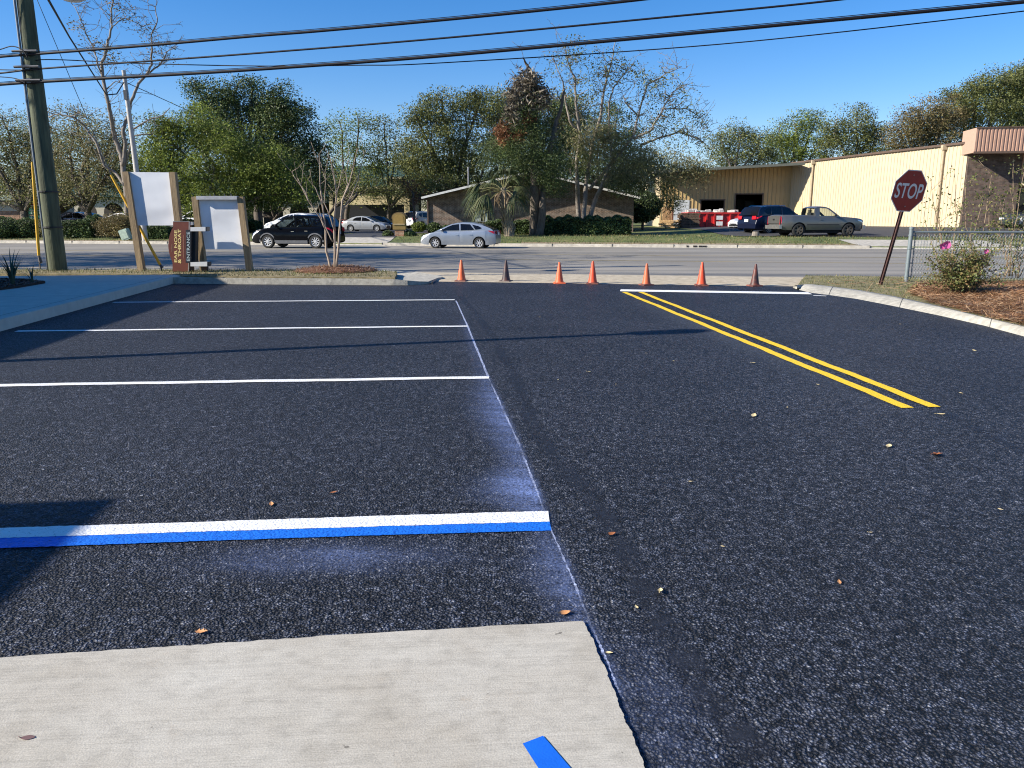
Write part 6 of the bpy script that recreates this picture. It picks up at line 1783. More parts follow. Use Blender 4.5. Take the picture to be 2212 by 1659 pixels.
def tree(name, label, Y, base, lobes, leaf, n=10, leaves=55, lsize=0.22, clumpr=0.55, trunk=0.25, stems=None, bark=None, group=None, cat='tree', seed=None, twig=0.75, dz=0.75, shell=0.4, flat=0.25, extra=None, limbs=True, asp=0.5, zcut=0.1):
    """lobes: (px, py, rx, ry [,dy]) ellipses of foliage seen at distance Y; base (px) foot of the trunk"""
    rng = np.random.default_rng(seed if seed is not None else int(abs(lobes[0][0] * 7 + Y * 13)))
    rr = random.Random(int(base * 3 + Y))
    foot = D(base, 500, Y); foot.z = tz(foot.x, Y)
    o = thing(name, label, cat, foot, 0, group)
    k = mpp(Y)
    L = []
    for lb in lobes:
        px, py, rx, ry = lb[:4]; dy = lb[4] if len(lb) > 4 else rr.uniform(-1, 1) * rx * k * 0.5
        c = D(px, py, Y + dy) - foot
        r = (rx * k, max(rx, ry) * k * dz, ry * k)
        vol = r[0] * r[2]
        L.append((tuple(c), r, max(5, int(n * 0.72 * (rx * ry) / 1000.0))))
    cc = clumps(L, rng, n, shell); leaves = int(leaves * 2.6); lsize *= .66; clumpr *= 1.08
    m = MB()
    top = None
    P = []
    if stems:
        for st in stems:
            pts = [D(q[0], q[1], Y + (q[2] if len(q) > 2 else rr.uniform(-.4, .4))) - foot for q in st['p']]
            if st.get('root'): pts[0] = Vector((pts[0].x, pts[0].y, -0.15))
            P.append(stemmesh(m, pts, st['r'][0], st['r'][1], 8 if st['r'][0] > .12 else 5, 4, st.get('w', 0.03)))
            for q in range(st.get('tw', 0)):
                p = rr.choice(P[-1][len(P[-1]) // 4:]); d = Vector((rr.uniform(-1, 1), rr.uniform(-.7, .7), rr.uniform(-.15, 1))).normalized() * rr.uniform(.5, st.get('tl', 1.6))
                e = p + d + Vector((0, 0, rr.uniform(-.1, .35)))
                mid = p + d * .5 + Vector((rr.uniform(-.2, .2), rr.uniform(-.2, .2), rr.uniform(-.05, .2)))
                stemmesh(m, [p, mid, e], max(.014, st['r'][1] * .7), .009, 4, 3, .03)
                for q2 in range(3):
                    d2 = Vector((rr.uniform(-1, 1), rr.uniform(-1, 1), rr.uniform(-.3, 1))) * rr.uniform(.2, .55)
                    s0 = mid.lerp(e, rr.random()); stemmesh(m, [s0, s0 + d2 * .5, s0 + d2], .011, .006, 3, 2, .03)
    elif limbs:
        mean = Vector((sum(l[0][0] for l in L) / len(L), sum(l[0][1] for l in L) / len(L), min(l[0][2] for l in L)))
        fork = Vector((mean.x * .25, mean.y * .25, max(1.0, mean.z * .55)))
        stemmesh(m, [Vector((0, 0, -.2)), Vector((rr.uniform(-.2, .2), 0, fork.z * .5)), fork], trunk, trunk * .8, 9, 4, .05)
        for c, r, _ in L:
            cv = Vector(c); mid = fork.lerp(cv, .5) + Vector((rr.uniform(-.4, .4), rr.uniform(-.4, .4), rr.uniform(0, .6)))
            P.append(stemmesh(m, [fork, mid, cv, cv + Vector((rr.uniform(-.5, .5), 0, r[2] * .7))], trunk * .5, trunk * .1, 6, 4, .06))
    pool = [p for q in P for p in q[2:]]
    if pool and twig:
        pa_ = np.array([tuple(p) for p in pool])
        for c in cc:
            if rr.random() < twig:
                i = int(((pa_ - c) ** 2).sum(1).argmin()); p = pool[i]; cv = Vector(c)
                if (cv - p).length < 6: stemmesh(m, [p, p.lerp(cv, .5) + Vector((rr.uniform(-.25, .25), rr.uniform(-.25, .25), rr.uniform(-.1, .3))), cv], .028 if trunk > .15 else .016, .01, 4, 2, .03)
    if m.v: m.build('trunk', bark or BARK, o, smooth=True)
    nn_ = len(cc)
    if leaves and nn_:
        cen = np.repeat(cc, leaves, 0) + np.clip(rng.normal(0, 1, (nn_ * leaves, 3)), -1.45, 1.45) * np.array([clumpr, clumpr, clumpr * .62]) * rng.uniform(.6, 1.3, (nn_, 1)).repeat(leaves, 0)
        ok = cen[:, 2] > zcut + rng.normal(0, .18, len(cen)) * (zcut > .2)
        cen = cen[ok]
        npmesh('crown', rowleaf(cen, rng.uniform(lsize * .6, lsize * 1.35, len(cen)), rng, flat=flat, asp=asp), 4, leaf, o)
    for (nm, lf, lob, n2, lv, ls, cr) in (extra or []):
        lv = int(lv * 1.2); ls *= .92; L2 = [(tuple(D(px, py, Y - .5) - foot), (rx * k, rx * k * .6, ry * k), n2) for px, py, rx, ry in lob]
        c2_ = clumps(L2, rng, n2, .1); c2_ = np.repeat(c2_, lv, 0) + rng.normal(0, cr, (len(c2_) * lv, 3))
        npmesh(nm, rowleaf(c2_, rng.uniform(ls * .6, ls * 1.4, len(c2_)), rng, asp=.25), 4, lf, o)
    return o

# --- stripped tree behind the tall sign frame
q1 = lambda *pts: [(u_ * .25, v_ * .25) for u_, v_ in pts]
ST1 = [dict(p=q1((1110, 2010), (1095, 1650), (1062, 1440), (1045, 1330), (990, 1180), (960, 1020), (930, 860), (890, 690), (875, 540), (905, 480), (935, 350), (965, 230), (960, 80), (985, -20)), r=(0.186, 0.028), root=True, tw=30, tl=2.0),
       dict(p=q1((1062, 1440), (1085, 1250), (1060, 1120), (1110, 1000), (1135, 870), (1200, 720), (1270, 640), (1310, 560), (1312, 400), (1305, 300), (1360, 190), (1345, 60)), r=(0.124, 0.024), tw=26, tl=1.9),
       dict(p=q1((1270, 640), (1400, 540), (1440, 450), (1540, 400)), r=(0.056, 0.016), tw=14), dict(p=q1((890, 690), (845, 560), (820, 440), (760, 320), (700, 180), (660, 80), (605, 10)), r=(0.056, 0.016), tw=16, tl=1.4),
       dict(p=q1((1080, 1600), (980, 1480), (900, 1430), (830, 1230), (740, 1100), (640, 1010), (480, 990), (400, 1020)), r=(0.093, 0.032), tw=16), dict(p=q1((1120, 1140), (1250, 1050), (1400, 1000), (1470, 930)), r=(0.062, 0.020), tw=6),
       dict(p=q1((965, 230), (1080, 150), (1160, 190), (1240, 230)), r=(0.031, 0.016), tw=6), dict(p=q1((910, 780), (1000, 700), (1090, 740)), r=(0.037, 0.016), tw=4), dict(p=q1((1070, 1480), (1150, 1170), (1320, 1160)), r=(0.074, 0.032), tw=3)]
tree('bare_tree', 'tall storm stripped grey tree with bare forked limbs behind the tall sign frame', 48.5, 280, [(250, 8, 14, 8), (318, 62, 13, 14), (268, 35, 20, 14), (205, 100, 12, 8), (165, 55, 8, 12), (240, 120, 25, 20), (350, 120, 25, 15)], L_BROWN, n=26, leaves=9, lsize=.2, clumpr=.4, stems=ST1, bark=BARKP, twig=.6)
# --- sparse oaks at the far left
tree('oak_tree', 'thin leaved sage oak spreading behind the utility pole at the left edge', 57, 60, [(-40, 300, 60, 60), (20, 290, 50, 45), (65, 340, 60, 50), (10, 380, 70, 50), (110, 285, 50, 40), (120, 360, 60, 45), (55, 420, 70, 35), (-60, 420, 60, 50)], L_SAGE, n=22, leaves=26, lsize=.20, clumpr=.6, trunk=.3, group='trees across the road', twig=.8, zcut=2.0)
tree('oak_tree', 'thin leaved sage oak with tangled limbs left of the stripped tree', 55, 190, [(165, 270, 50, 35), (200, 310, 60, 50), (150, 330, 50, 45), (230, 380, 60, 50), (170, 410, 60, 40), (265, 330, 45, 50), (240, 290, 40, 35), (110, 420, 50, 35)], L_SAGE, n=22, leaves=26, lsize=.20, clumpr=.6, trunk=.28, group='trees across the road', twig=.8, zcut=2.0)
tree('oak_tree', 'low spreading yellow green oak filling under the stripped tree at the left', 60, 120, [(60, 300, 70, 38), (130, 315, 75, 45), (20, 350, 60, 50), (90, 385, 80, 50), (180, 375, 75, 55), (250, 400, 55, 50), (150, 430, 90, 35), (30, 430, 70, 35), (285, 370, 40, 55), (240, 325, 50, 40), (-30, 370, 50, 60)], L_OLIVE, n=16, leaves=26, lsize=.22, clumpr=.7, trunk=.26, group='trees across the road', twig=.85, flat=.5, zcut=2.1)
# --- green mass left of centre
tree('evergreen_oak', 'tallest dark evergreen oak left of centre, its top nearly touching the cables', 67, 560, [(425, 190, 22, 22), (455, 222, 40, 30), (505, 205, 26, 24), (545, 188, 24, 22), (590, 212, 34, 28), (560, 235, 45, 28), (622, 248, 36, 36), (640, 290, 45, 60), (560, 290, 80, 70), (480, 280, 60, 60), (650, 370, 50, 60), (690, 345, 22, 45), (590, 370, 70, 60)], L_DARK, n=26, leaves=60, lsize=.27, clumpr=.62, trunk=.4, group='trees across the road')
tree('broadleaf_tree', 'olive green broad tree above the two blank sign frames', 55, 520, [(350, 290, 42, 42), (410, 280, 60, 48), (490, 330, 75, 60), (385, 375, 75, 62), (455, 410, 85, 50), (555, 405, 75, 42), (600, 370, 52, 50), (330, 420, 38, 55), (345, 340, 40, 50), (540, 370, 60, 50), (640, 418, 45, 28)], L_OLIVE, n=24, leaves=60, lsize=.21, clumpr=.55, trunk=.3, group='trees across the road')
tree('broadleaf_tree', 'small dark tree filling the gap under the olive green tree', 69, 600, [(640, 402, 50, 40), (690, 410, 38, 36), (585, 422, 40, 22), (500, 452, 55, 25), (430, 456, 50, 22)], L_DARK, n=26, leaves=50, lsize=.22, clumpr=.5, trunk=.2, group='trees across the road')
# --- airy trees left of the middle
tree('broadleaf_tree', 'airy light green tree rising above the bare sapling', 82, 750, [(740, 285, 42, 36), (775, 262, 30, 22), (765, 340, 55, 50), (715, 350, 25, 45), (730, 400, 38, 35), (795, 395, 40, 35)], L_OLIVE, n=15, leaves=42, lsize=.28, clumpr=.75, trunk=.3, group='trees across the road', twig=.8)
tree('broadleaf_tree', 'airy green tree with sky gaps above the silver sedan', 84, 840, [(830, 280, 42, 30), (855, 325, 45, 45), (815, 345, 35, 45), (880, 370, 38, 45), (840, 405, 55, 32), (895, 410, 30, 40)], L_OAK, n=16, leaves=42, lsize=.28, clumpr=.75, trunk=.28, group='trees across the road', twig=.8)
tree('broadleaf_tree', 'low mid green tree screening the cream parapet block above the parked cars', 77, 705, [(700, 392, 28, 32), (735, 402, 36, 24), (775, 398, 36, 26), (815, 402, 34, 24), (850, 412, 26, 20)], L_OAK, n=18, leaves=34, lsize=.28, clumpr=.7, trunk=.2, group='trees across the road', twig=.8)
tree('broadleaf_tree', 'dead russet brown leaved small tree between the shop gable and the brick building', 70, 895, [(892, 412, 18, 20), (905, 428, 18, 16), (880, 400, 10, 14)], L_RUST, n=40, leaves=26, lsize=.2, clumpr=.45, trunk=.14, group='trees across the road')
tree('oak_tree', 'dense mid green oak rising behind the left slope of the brick roof', 74, 980, [(900, 255, 28, 26), (955, 238, 55, 36), (1035, 222, 60, 32), (930, 315, 58, 55), (1010, 300, 68, 65), (1080, 275, 52, 60), (955, 390, 66, 50), (1040, 380, 60, 50), (890, 350, 30, 50)], L_OAK, n=26, leaves=58, lsize=.27, clumpr=.6, trunk=.42, group='trees across the road')
tree('oak_tree', 'brownish oak crown behind the broken cedar', 78, 1130, [(1090, 230, 40, 35), (1150, 240, 55, 45), (1210, 235, 45, 40), (1120, 310, 60, 60), (1195, 310, 55, 60), (1250, 275, 50, 50)], L_SAGE, n=22, leaves=50, lsize=.27, clumpr=.65, trunk=.35, group='trees across the road')
tree('oak_tree', 'deep green oak behind the many stemmed tree', 76, 1300, [(1230, 265, 55, 50), (1330, 275, 50, 50), (1290, 330, 70, 50), (1360, 330, 40, 45), (1230, 350, 50, 50), (1390, 370, 50, 40), (1320, 390, 70, 40)], L_DARK, n=22, leaves=50, lsize=.27, clumpr=.65, trunk=.35, group='trees across the road')
# --- broken cedar with a bent dead top
q4 = lambda *pts: [(950.4 + u_ * .3124, 34.56 + v_ * .3124) for u_, v_ in pts]
e4 = lambda u_, v_, a_, b_: (950.4 + u_ * .3124, 34.56 + v_ * .3124, a_ * .3124, b_ * .3124)
ST6 = [dict(p=q4((655, 1530), (658, 1350), (655, 1150), (650, 800), (655, 560), (650, 440), (615, 360), (590, 320), (573, 285)), r=(.34, .02), root=True, tw=10, tl=1.2, w=.02), dict(p=q4((690, 1530), (710, 1300), (735, 1080), (765, 900), (800, 750), (840, 620), (860, 500)), r=(.24, .06), root=True, tw=5),
       dict(p=q4((630, 370), (570, 385), (545, 440), (500, 470)), r=(.08, .03), tw=5, tl=.9), dict(p=q4((640, 640), (520, 640), (490, 680), (510, 750)), r=(.07, .03), tw=3), dict(p=q4((655, 1150), (630, 1090), (640, 1120)), r=(.1, .03))]
tree('cedar_tree', 'ragged dark cedar with a bent broken top and rusty dead sprays beside the palm', 46.6, 1156, [e4(610, 620, 80, 70), e4(560, 730, 90, 80), e4(640, 800, 90, 90), e4(480, 830, 80, 70), e4(420, 930, 100, 100), e4(570, 930, 130, 110), e4(690, 1040, 110, 110), e4(540, 1050, 90, 80), e4(790, 1100, 100, 100), e4(800, 980, 60, 80), e4(640, 1140, 70, 50), e4(720, 930, 60, 90), e4(350, 980, 55, 60), e4(830, 1200, 60, 50)], L_DARK, n=46, leaves=60, lsize=.17, clumpr=.40, stems=ST6, bark=BARK, asp=.3, twig=.3,
     extra=[('dead_sprays', L_RUST, [e4(430, 800, 40, 45), e4(450, 850, 30, 40), e4(530, 850, 30, 20), e4(600, 710, 30, 20)], 26, 26, .22, .16), ('dead_strands', L_GREY, [e4(560, 570, 90, 70), e4(610, 470, 90, 60), e4(690, 560, 60, 70), e4(520, 650, 50, 60)], 40, 22, .34, .20)])
# --- many stemmed half stripped tree
ST7 = [dict(p=q4((968, 1440), (955, 1300), (950, 1150), (945, 980), (970, 820), (940, 600), (935, 440), (890, 330), (850, 180)), r=(0.163, 0.020), root=True, tw=24, tl=1.8), dict(p=q4((970, 820), (900, 730), (870, 600), (855, 470), (830, 400), (780, 290)), r=(0.082, 0.016), tw=9, tl=1.5),
       dict(p=q4((985, 1440), (1010, 1150), (1050, 900), (1110, 700), (1130, 520), (1180, 340), (1215, 170)), r=(0.150, 0.020), root=True, tw=24, tl=1.8), dict(p=q4((1000, 1440), (1080, 1250), (1172, 1092)), r=(0.163, 0.096), root=True),
       dict(p=q4((1080, 1250), (1190, 1000), (1170, 800), (1165, 600), (1200, 500), (1250, 430), (1345, 320)), r=(0.095, 0.020), tw=20, tl=1.7), dict(p=q4((1030, 1200), (1200, 1000), (1340, 830), (1370, 690), (1430, 480), (1560, 400), (1670, 350)), r=(0.109, 0.016), tw=24, tl=1.8),
       dict(p=q4((1340, 850), (1460, 790), (1540, 640), (1610, 530), (1680, 470)), r=(0.082, 0.016), tw=22, tl=1.6), dict(p=q4((1370, 690), (1280, 590), (1270, 560)), r=(0.054, 0.016), tw=5), dict(p=q4((1390, 890), (1500, 850), (1650, 800), (1790, 850), (1850, 900)), r=(0.082, 0.016), tw=20, tl=1.5),
       dict(p=q4((1540, 640), (1700, 640), (1800, 700), (1860, 800)), r=(0.041, 0.016), tw=18, tl=1.3), dict(p=q4((960, 1180), (900, 1080), (905, 1050)), r=(0.068, 0.032))]
tree('multi_stem_tree', 'large many stemmed tree with thinned upper branches left of the warehouse', 49.0, 1262, [e4(850, 330, 70, 110), e4(940, 260, 70, 120), e4(930, 480, 80, 90), e4(1100, 400, 90, 110), e4(1200, 320, 70, 100), e4(1310, 400, 90, 90), e4(1060, 560, 90, 70), e4(1500, 520, 150, 120), e4(1640, 600, 120, 110), e4(1720, 740, 110, 90), e4(1800, 850, 60, 70), e4(1450, 720, 120, 100), e4(1600, 800, 130, 80)], L_OAK, n=22, leaves=13, lsize=.19, clumpr=.42, stems=ST7, bark=BARKP, twig=.75, group=None,
     extra=[('lower_crown', L_SAGE, [e4(1080, 960, 110, 110), e4(1230, 930, 110, 110), e4(1350, 960, 110, 100), e4(1180, 1080, 120, 80), e4(1330, 1100, 130, 80), e4(1470, 1000, 130, 90), e4(1490, 1110, 120, 70), e4(1620, 1010, 110, 80), e4(1680, 1080, 110, 70), e4(1790, 1060, 60, 60), e4(1000, 850, 80, 90), e4(1130, 820, 70, 70)], 30, 30, .20, .36),
            ('hanging_sprays', L_OAK, [e4(1560, 1190, 50, 50), e4(1610, 1290, 40, 50), e4(1350, 1190, 80, 50), e4(1250, 1180, 70, 50), e4(980, 1000, 70, 100)], 26, 26, .19, .26)])
# --- small clipped tree
def leafball(name, label, Y, base, lobes, leaf, trunkpx, group=None, lsize=.13, dens=260, cat='tree', stem=.1):
    foot = D(base, trunkpx, Y); foot.z = tz(foot.x, Y)
    o = thing(name, label, cat, foot, 0, group); k = mpp(Y); rng = np.random.default_rng(int(base * 11 + Y)); cs = []
    m = MB()
    for px, py, rx, ry in lobes:
        c = D(px, py, Y) - foot; r = np.array([rx * k, rx * k * .9, ry * k]); n_ = int(dens * rx * ry / 100)
        d = rng.normal(size=(n_, 3)); d /= np.linalg.norm(d, axis=1)[:, None]
        u = rng.uniform(.80, 1.06, n_) + .05 * np.sin(d[:, 0] * 7 + d[:, 2] * 9)
        cs.append(np.array(tuple(c)) + d * u[:, None] * r)
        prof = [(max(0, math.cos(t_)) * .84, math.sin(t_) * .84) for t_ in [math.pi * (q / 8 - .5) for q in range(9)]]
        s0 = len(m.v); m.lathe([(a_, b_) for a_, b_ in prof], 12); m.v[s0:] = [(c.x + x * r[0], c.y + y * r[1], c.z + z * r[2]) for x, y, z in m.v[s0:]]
    m.build('branches', DARKCORE, o, smooth=True)  # solid dark core added to block light through the leaves, no separate twigs
    if stem: 
        m = MB(); m.tube([(0, 0, -.1), (0, 0, max(.3, (D(base, lobes[0][1], Y) - foot).z))], stem, 8); m.build('trunk', BARK, o)
    c_ = np.concatenate(cs); c_ = c_[c_[:, 2] > .03]
    npmesh('foliage', rowleaf(c_, rng.uniform(lsize * .6, lsize * 1.3, len(c_)), rng, asp=.55), 4, leaf, o)
    return o
leafball('round_tree', 'small round dark clipped tree on a thin trunk before the pale corner of the warehouse', 57, 1388, [(1392, 445, 36, 30), (1385, 460, 32, 20)], L_DARK, 492, lsize=.17, dens=420)
# --- cabbage palm
YP2 = 45.6
pf = D(1101, 509, YP2); pf.z = tz(pf.x, YP2)
pm = thing('palm_tree', 'short cabbage palm with fronds swept to the left in front of the brick building', 'palm', pf)
m = MB(); m.tube([Vector((0, 0, -.2)), D(1099, 480, YP2) - pf, D(1095, 455, YP2) - pf, D(1089, 425, YP2) - pf, D(1088, 405, YP2) - pf], [.32, .27, .27, .25, .16], 14)
for kq in range(70):                                     # old leaf bases
    t_ = random.uniform(.02, .95); th = random.uniform(0, 6.28); h_ = t_ * 2.4; rr_ = .27
    cx = (D(1101 - 12 * t_, 500, YP2) - pf).x; p = Vector((cx + rr_ * math.cos(th), rr_ * math.sin(th), h_)); d_ = Vector((math.cos(th) * .5, math.sin(th) * .5, 1)).normalized()
    m.tube([p, p + d_ * .16, p + d_ * .3], [.05, .045, .015], 4)
m.build('trunk', simple('fibrous palm trunk', (.20, .15, .10), .95, var=.4, scale=12, bump=.6, col2=(.36, .30, .22)), pm)
m = MB(); stm = MB(); cr = D(1088, 412, YP2) - pf
ang = [(-1, .0, -.3), (-.9, -.4, -.1), (-1, .3, .05), (-.95, -.1, .25), (-.6, -.7, -.2), (-.7, .6, .3), (-.3, -.8, .3), (.0, -.5, .9), (.15, .3, 1.0), (-.3, .1, 1.0), (.35, -.2, .9), (.6, -.5, .1), (.75, .3, .2), (.5, -.6, -.3), (.8, -.1, -.2), (.2, .8, .4), (-.5, .2, .8), (.45, .2, .7), (-.8, .1, -.5), (-.65, -.5, -.5)]
for ax_, ay_, az_ in ang:
    d_ = Vector((ax_, ay_, az_ + .15)).normalized(); Lp = random.uniform(.85, 1.2) * (1.3 if ax_ < 0 else 1.0)
    hub = cr + d_ * Lp - Vector((0, 0, .12 * Lp)); stm.tube([cr, cr + d_ * Lp * .5 + Vector((0, 0, .06)), hub], .022, 4)
    sd_ = d_.cross(Vector((0, 0, 1))).normalized(); upv = sd_.cross(d_)
    for q in range(26):
        a_ = (q / 25 - .5) * 2.6; dir_ = (d_ * math.cos(a_) + sd_ * math.sin(a_) + upv * (.25 * math.cos(a_ * 2) - .1)).normalized(); ll = random.uniform(.95, 1.3) * (1.05 - .25 * abs(a_))
        rows = []
        w_ = upv.cross(dir_).normalized()
        for s5 in range(6):
            u_ = s5 / 5; p = hub + dir_ * ll * u_ + Vector((0, 0, -.95 * ll * u_ ** 2.0)); ww = .036 * (1 - u_) ** .7 + .003
            rows.append([p - w_ * ww, p + w_ * ww])
        m.grid(rows)
m.build('fronds', leafmat('palm fronds', [(.035, .055, .022), (.06, .085, .032), (.095, .115, .045), (.14, .14, .065)], .25), pm); stm.build('frond_stalks', simple('palm stalk', (.16, .15, .06), .7), pm)
m = MB(); 
for q in range(16):
    a_ = random.uniform(0, 6.28); p = cr + Vector((.2 * math.cos(a_), .2 * math.sin(a_), -.05)); m.tube([p, p + Vector((.3 * math.cos(a_), .3 * math.sin(a_), -.25)), p + Vector((.34 * math.cos(a_), .34 * math.sin(a_), -.95))], [.02, .05, .006], 4)
m.build('dead_fronds', simple('dead frond', (.20, .14, .08), .9), pm)

# --- tree line on the right behind the warehouse
RT = [('mid green oak with a feathery top at the left end of the warehouse roof', 88, 1580, [(1560, 312, 34, 26), (1600, 300, 40, 30), (1640, 310, 35, 28), (1580, 345, 55, 25), (1640, 345, 45, 22)], L_OAK),
      ('feathery pale green tree behind the middle of the warehouse roof', 92, 1710, [(1685, 300, 30, 34), (1720, 285, 32, 32), (1755, 278, 30, 36), (1700, 335, 50, 30), (1760, 325, 45, 32)], L_OLIVE),
      ('dark feathery tree just left of the notch in the right tree line', 88, 1840, [(1800, 282, 36, 34), (1850, 262, 40, 26), (1890, 280, 36, 36), (1820, 320, 50, 30), (1885, 320, 45, 28)], L_OAK),
      ('brown tinged oak right of the notch in the right tree line', 82, 1970, [(1950, 275, 34, 34), (1990, 255, 40, 38), (2040, 245, 40, 38), (1965, 310, 50, 30), (2030, 295, 50, 40)], L_BROWN),
      ('tall green oak above the salmon fascia box', 84, 2100, [(2070, 225, 40, 36), (2110, 208, 46, 34), (2160, 195, 46, 36), (2080, 270, 55, 40), (2140, 250, 60, 50)], L_OAK),
      ('highest green oak at the right edge of the picture', 86, 2215, [(2185, 180, 36, 30), (2225, 170, 40, 36), (2260, 190, 60, 60), (2200, 235, 60, 50), (2215, 280, 70, 40), (2280, 260, 60, 60)], L_OAK)]
for lb, Y, bs, lob, lf in RT:
    tree('oak_tree', lb, Y, bs, lob, lf, n=30, leaves=55, lsize=.28, clumpr=.62, trunk=.35, group='trees behind the warehouse', bark=BARKP, twig=.5)
# a farther row so that gaps show woodland, each tree its own
rb_ = random.Random(5)
for i in range(15):
    px = -60 + 112 * i; Y = 108 + 5 * (i % 3); h = rb_.uniform(330, 372) + (20 if i in (4, 7) else 0)
    tree('background_tree', 'distant blurred woodland tree filling the gaps between the nearer trees', Y, px, [(px - 22, h + 22, 36, 26), (px + 24, h + 30, 38, 28), (px, h + 62, 58, 30), (px + 8, h + 100, 55, 22)], (L_OAK, L_DARK, L_SAGE)[i % 3], n=24, leaves=34, lsize=.42, clumpr=.9, trunk=.35, group='distant woodland trees', twig=.3)

# --- hedges and bushes
def hedge(label, px0, px1, pyt, pyb, Y, depth, leaf=L_HEDGE, dens=1.0, name='hedge', round_=0.25):
    a, c = D(px0, pyb, Y), D(px1, pyb, Y); zb_ = min(tz(a.x, Y), tz(c.x, Y)); top = D(px0, pyt, Y).z
    foot = Vector(((a.x + c.x) / 2, Y, zb_)); w, h = c.x - a.x, top - zb_
    o = thing(name, label, 'hedge', foot); rng = np.random.default_rng(int(px0 + pyt))
    n_ = int(1500 * dens * (w * h + w * depth) / 2)
    u = rng.uniform(-1, 1, (n_, 3)); ax_ = rng.integers(0, 5, n_)
    s_1 = np.where(ax_ == 0, -1, 0)
    u[:, 1] = np.where(ax_ <= 1, -1 + rng.normal(0, .06, n_), u[:, 1]); u[:, 2] = np.where((ax_ == 2) | (ax_ == 3), 1 + rng.normal(0, .05, n_), u[:, 2]); u[:, 0] = np.where(ax_ == 4, np.sign(u[:, 0]) * (1 + rng.normal(0, .01, n_)), u[:, 0])
    bump = .07 * np.sin(u[:, 0] * w * 2.1) + .05 * np.sin(u[:, 0] * w * 5.3 + 1)
    p = np.stack([u[:, 0] * w / 2, u[:, 1] * depth / 2, (u[:, 2] * .5 + .5) * h * (1 + bump * (u[:, 2] > .6))], 1)
    cut = (np.abs(u[:, 1]) > .8) & (u[:, 2] > .85); p[cut, 2] -= .08
    m = MB(); m.box((0, 0, h * .46), (w * .97, depth * .86, h * .90), taper=.96); m.build('branches', DARKCORE, o)  # added dark box that blocks light and paints the hedge's inner shade
    npmesh('foliage', rowleaf(p, rng.uniform(.07, .15, n_), rng, asp=.6), 4, leaf, o)
    return o
hedge('long clipped dark hedge in front of the brick building right of the cedar', 1176, 1358, 470, 509, 47.6, 1.7)
hedge('low clipped hedge strip behind the palm trunk', 1050, 1180, 478, 500, 49.5, 1.0)
hedge('dark low hedge behind the foot of the utility pole', 148, 212, 478, 515, 48.8, 1.6, name='hedge')
BU = [('wide flattened clipped bush at the left edge beyond the road', [(10, 492, 42, 22), (-40, 490, 40, 24)], 18, L_HEDGE), ('rounded clipped bush left of the yellow guy guard', [(62, 494, 28, 22)], 62, L_HEDGE), ('grey green rounded bush beside the foot of the utility pole', [(100, 498, 24, 26)], 100, L_SAGE),
      ('pointed rounded bush right of the utility pole', [(198, 492, 20, 24), (210, 484, 14, 20)], 204, L_HEDGE)]
for lb, lob, bs, lf in BU: leafball('clipped_bush', lb, 49.3, bs, lob, lf, 514, 'clipped bushes beyond the road', .11, 520, 'bush', 0)
tree('dry_bush', 'dry brownish bush spilling beside the tilted utility box', 47.8, 245, [(235, 492, 22, 20), (262, 486, 22, 26), (285, 496, 22, 16)], L_BROWN, n=220, leaves=30, lsize=.13, clumpr=.22, trunk=.08, cat='bush', twig=.4)
hedge('low shaded shrubs showing under the tall sign frame', 318, 372, 488, 512, 47.5, 1.2)
hedge('shaded shrub row behind the lower sign frame', 395, 560, 476, 498, 58, 1.5)
for lb, px, py, rx in (('leafy low plant at the left of the monument sign foot', 838, 507, 12), ('leafy low plant at the right of the monument sign foot', 884, 507, 15)):
    leafball('low_plant', lb, 46.4, px, [(px, py, rx, 9)], L_HEDGE, 511, 'plants at the monument sign', .11, 700, 'plant', 0)
leafball('low_plant', 'yellowish shrub at the left foot of the brick building', 51.3, 908, [(905, 490, 16, 10)], L_OLIVE, 500, None, .12, 600, 'shrub', 0)
leafball('low_plant', 'dark shrub against the brick wall behind the hatchback', 51.2, 945, [(938, 492, 16, 11), (965, 495, 18, 8)], L_HEDGE, 500, None, .12, 600, 'shrub', 0)
# short rough grass on the far verge
pts = []
while len(pts) < 14000:
    x = random.uniform(-40, 26); s = random.uniform(.35, 8); y = yk(x) + s
    if not (-10.8 < x < -6.6) and not (x > 12.5 and s > 5.4) and not (17 < x < 23.7 and s < 3.3): pts.append((x, y, tz(x, y)))
tag(blades('grass', pts, .04, .13, .03, GB), kind='stuff')

# ------------------------------------------------------------------ what stands just outside the picture and throws the long shadows on the lot
ax_l = Vector((-0.1135, 0.9935, 0)).normalized(); ax_r = Vector((ax_l.y, -ax_l.x, 0))
SD = Vector((1.0, 0.2865, -0.57))                    # direction the sunlight travels
def shadow_source(p, h): return Vector((p.x - SD.x * h / 0.57, p.y - SD.y * h / 0.57, h))
OFFW = simple('clinic wall stucco', (.45, .40, .33), .9)
e0 = shadow_source(G(0, 780), 3.4); 
bl = thing('clinic_building', 'single storey clinic with a flat eave, outside the left edge of the picture', 'building', (e0.x, e0.y, 0))
far_end = shadow_source(G(470, 614), 3.4)
lf_ = (far_end - e0).dot(ax_l)
m = MB(); ang_ = math.atan2(ax_l.y, ax_l.x) - math.pi / 2; rzl = Matrix.Rotation(ang_, 3, 'Z')
c_ = ax_l * (lf_ / 2 - 3) - ax_r * 4.6; m.box(c_ + Vector((0, 0, 1.6)), (8, lf_ + 5, 3.2), rzl); m.build('wall', OFFW, bl)
m = MB(); c_ = ax_l * (lf_ / 2 - 4) - ax_r * 4.5; m.box(c_ + ax_l * .6 + Vector((0, 0, 3.3)), (9, lf_ + 9.2, .2), rzl); m.build('roof', ROOFM, bl)
m = MB(); 
for k in range(4): m.box(ax_l * (k * 3.0) - ax_r * .57 + Vector((0, 0, 1.5)), (.08, 1.3, 1.4), rzl)
m.build('window', SHADEGL, bl)
pc = shadow_source(G(262, 1077), 3.2)
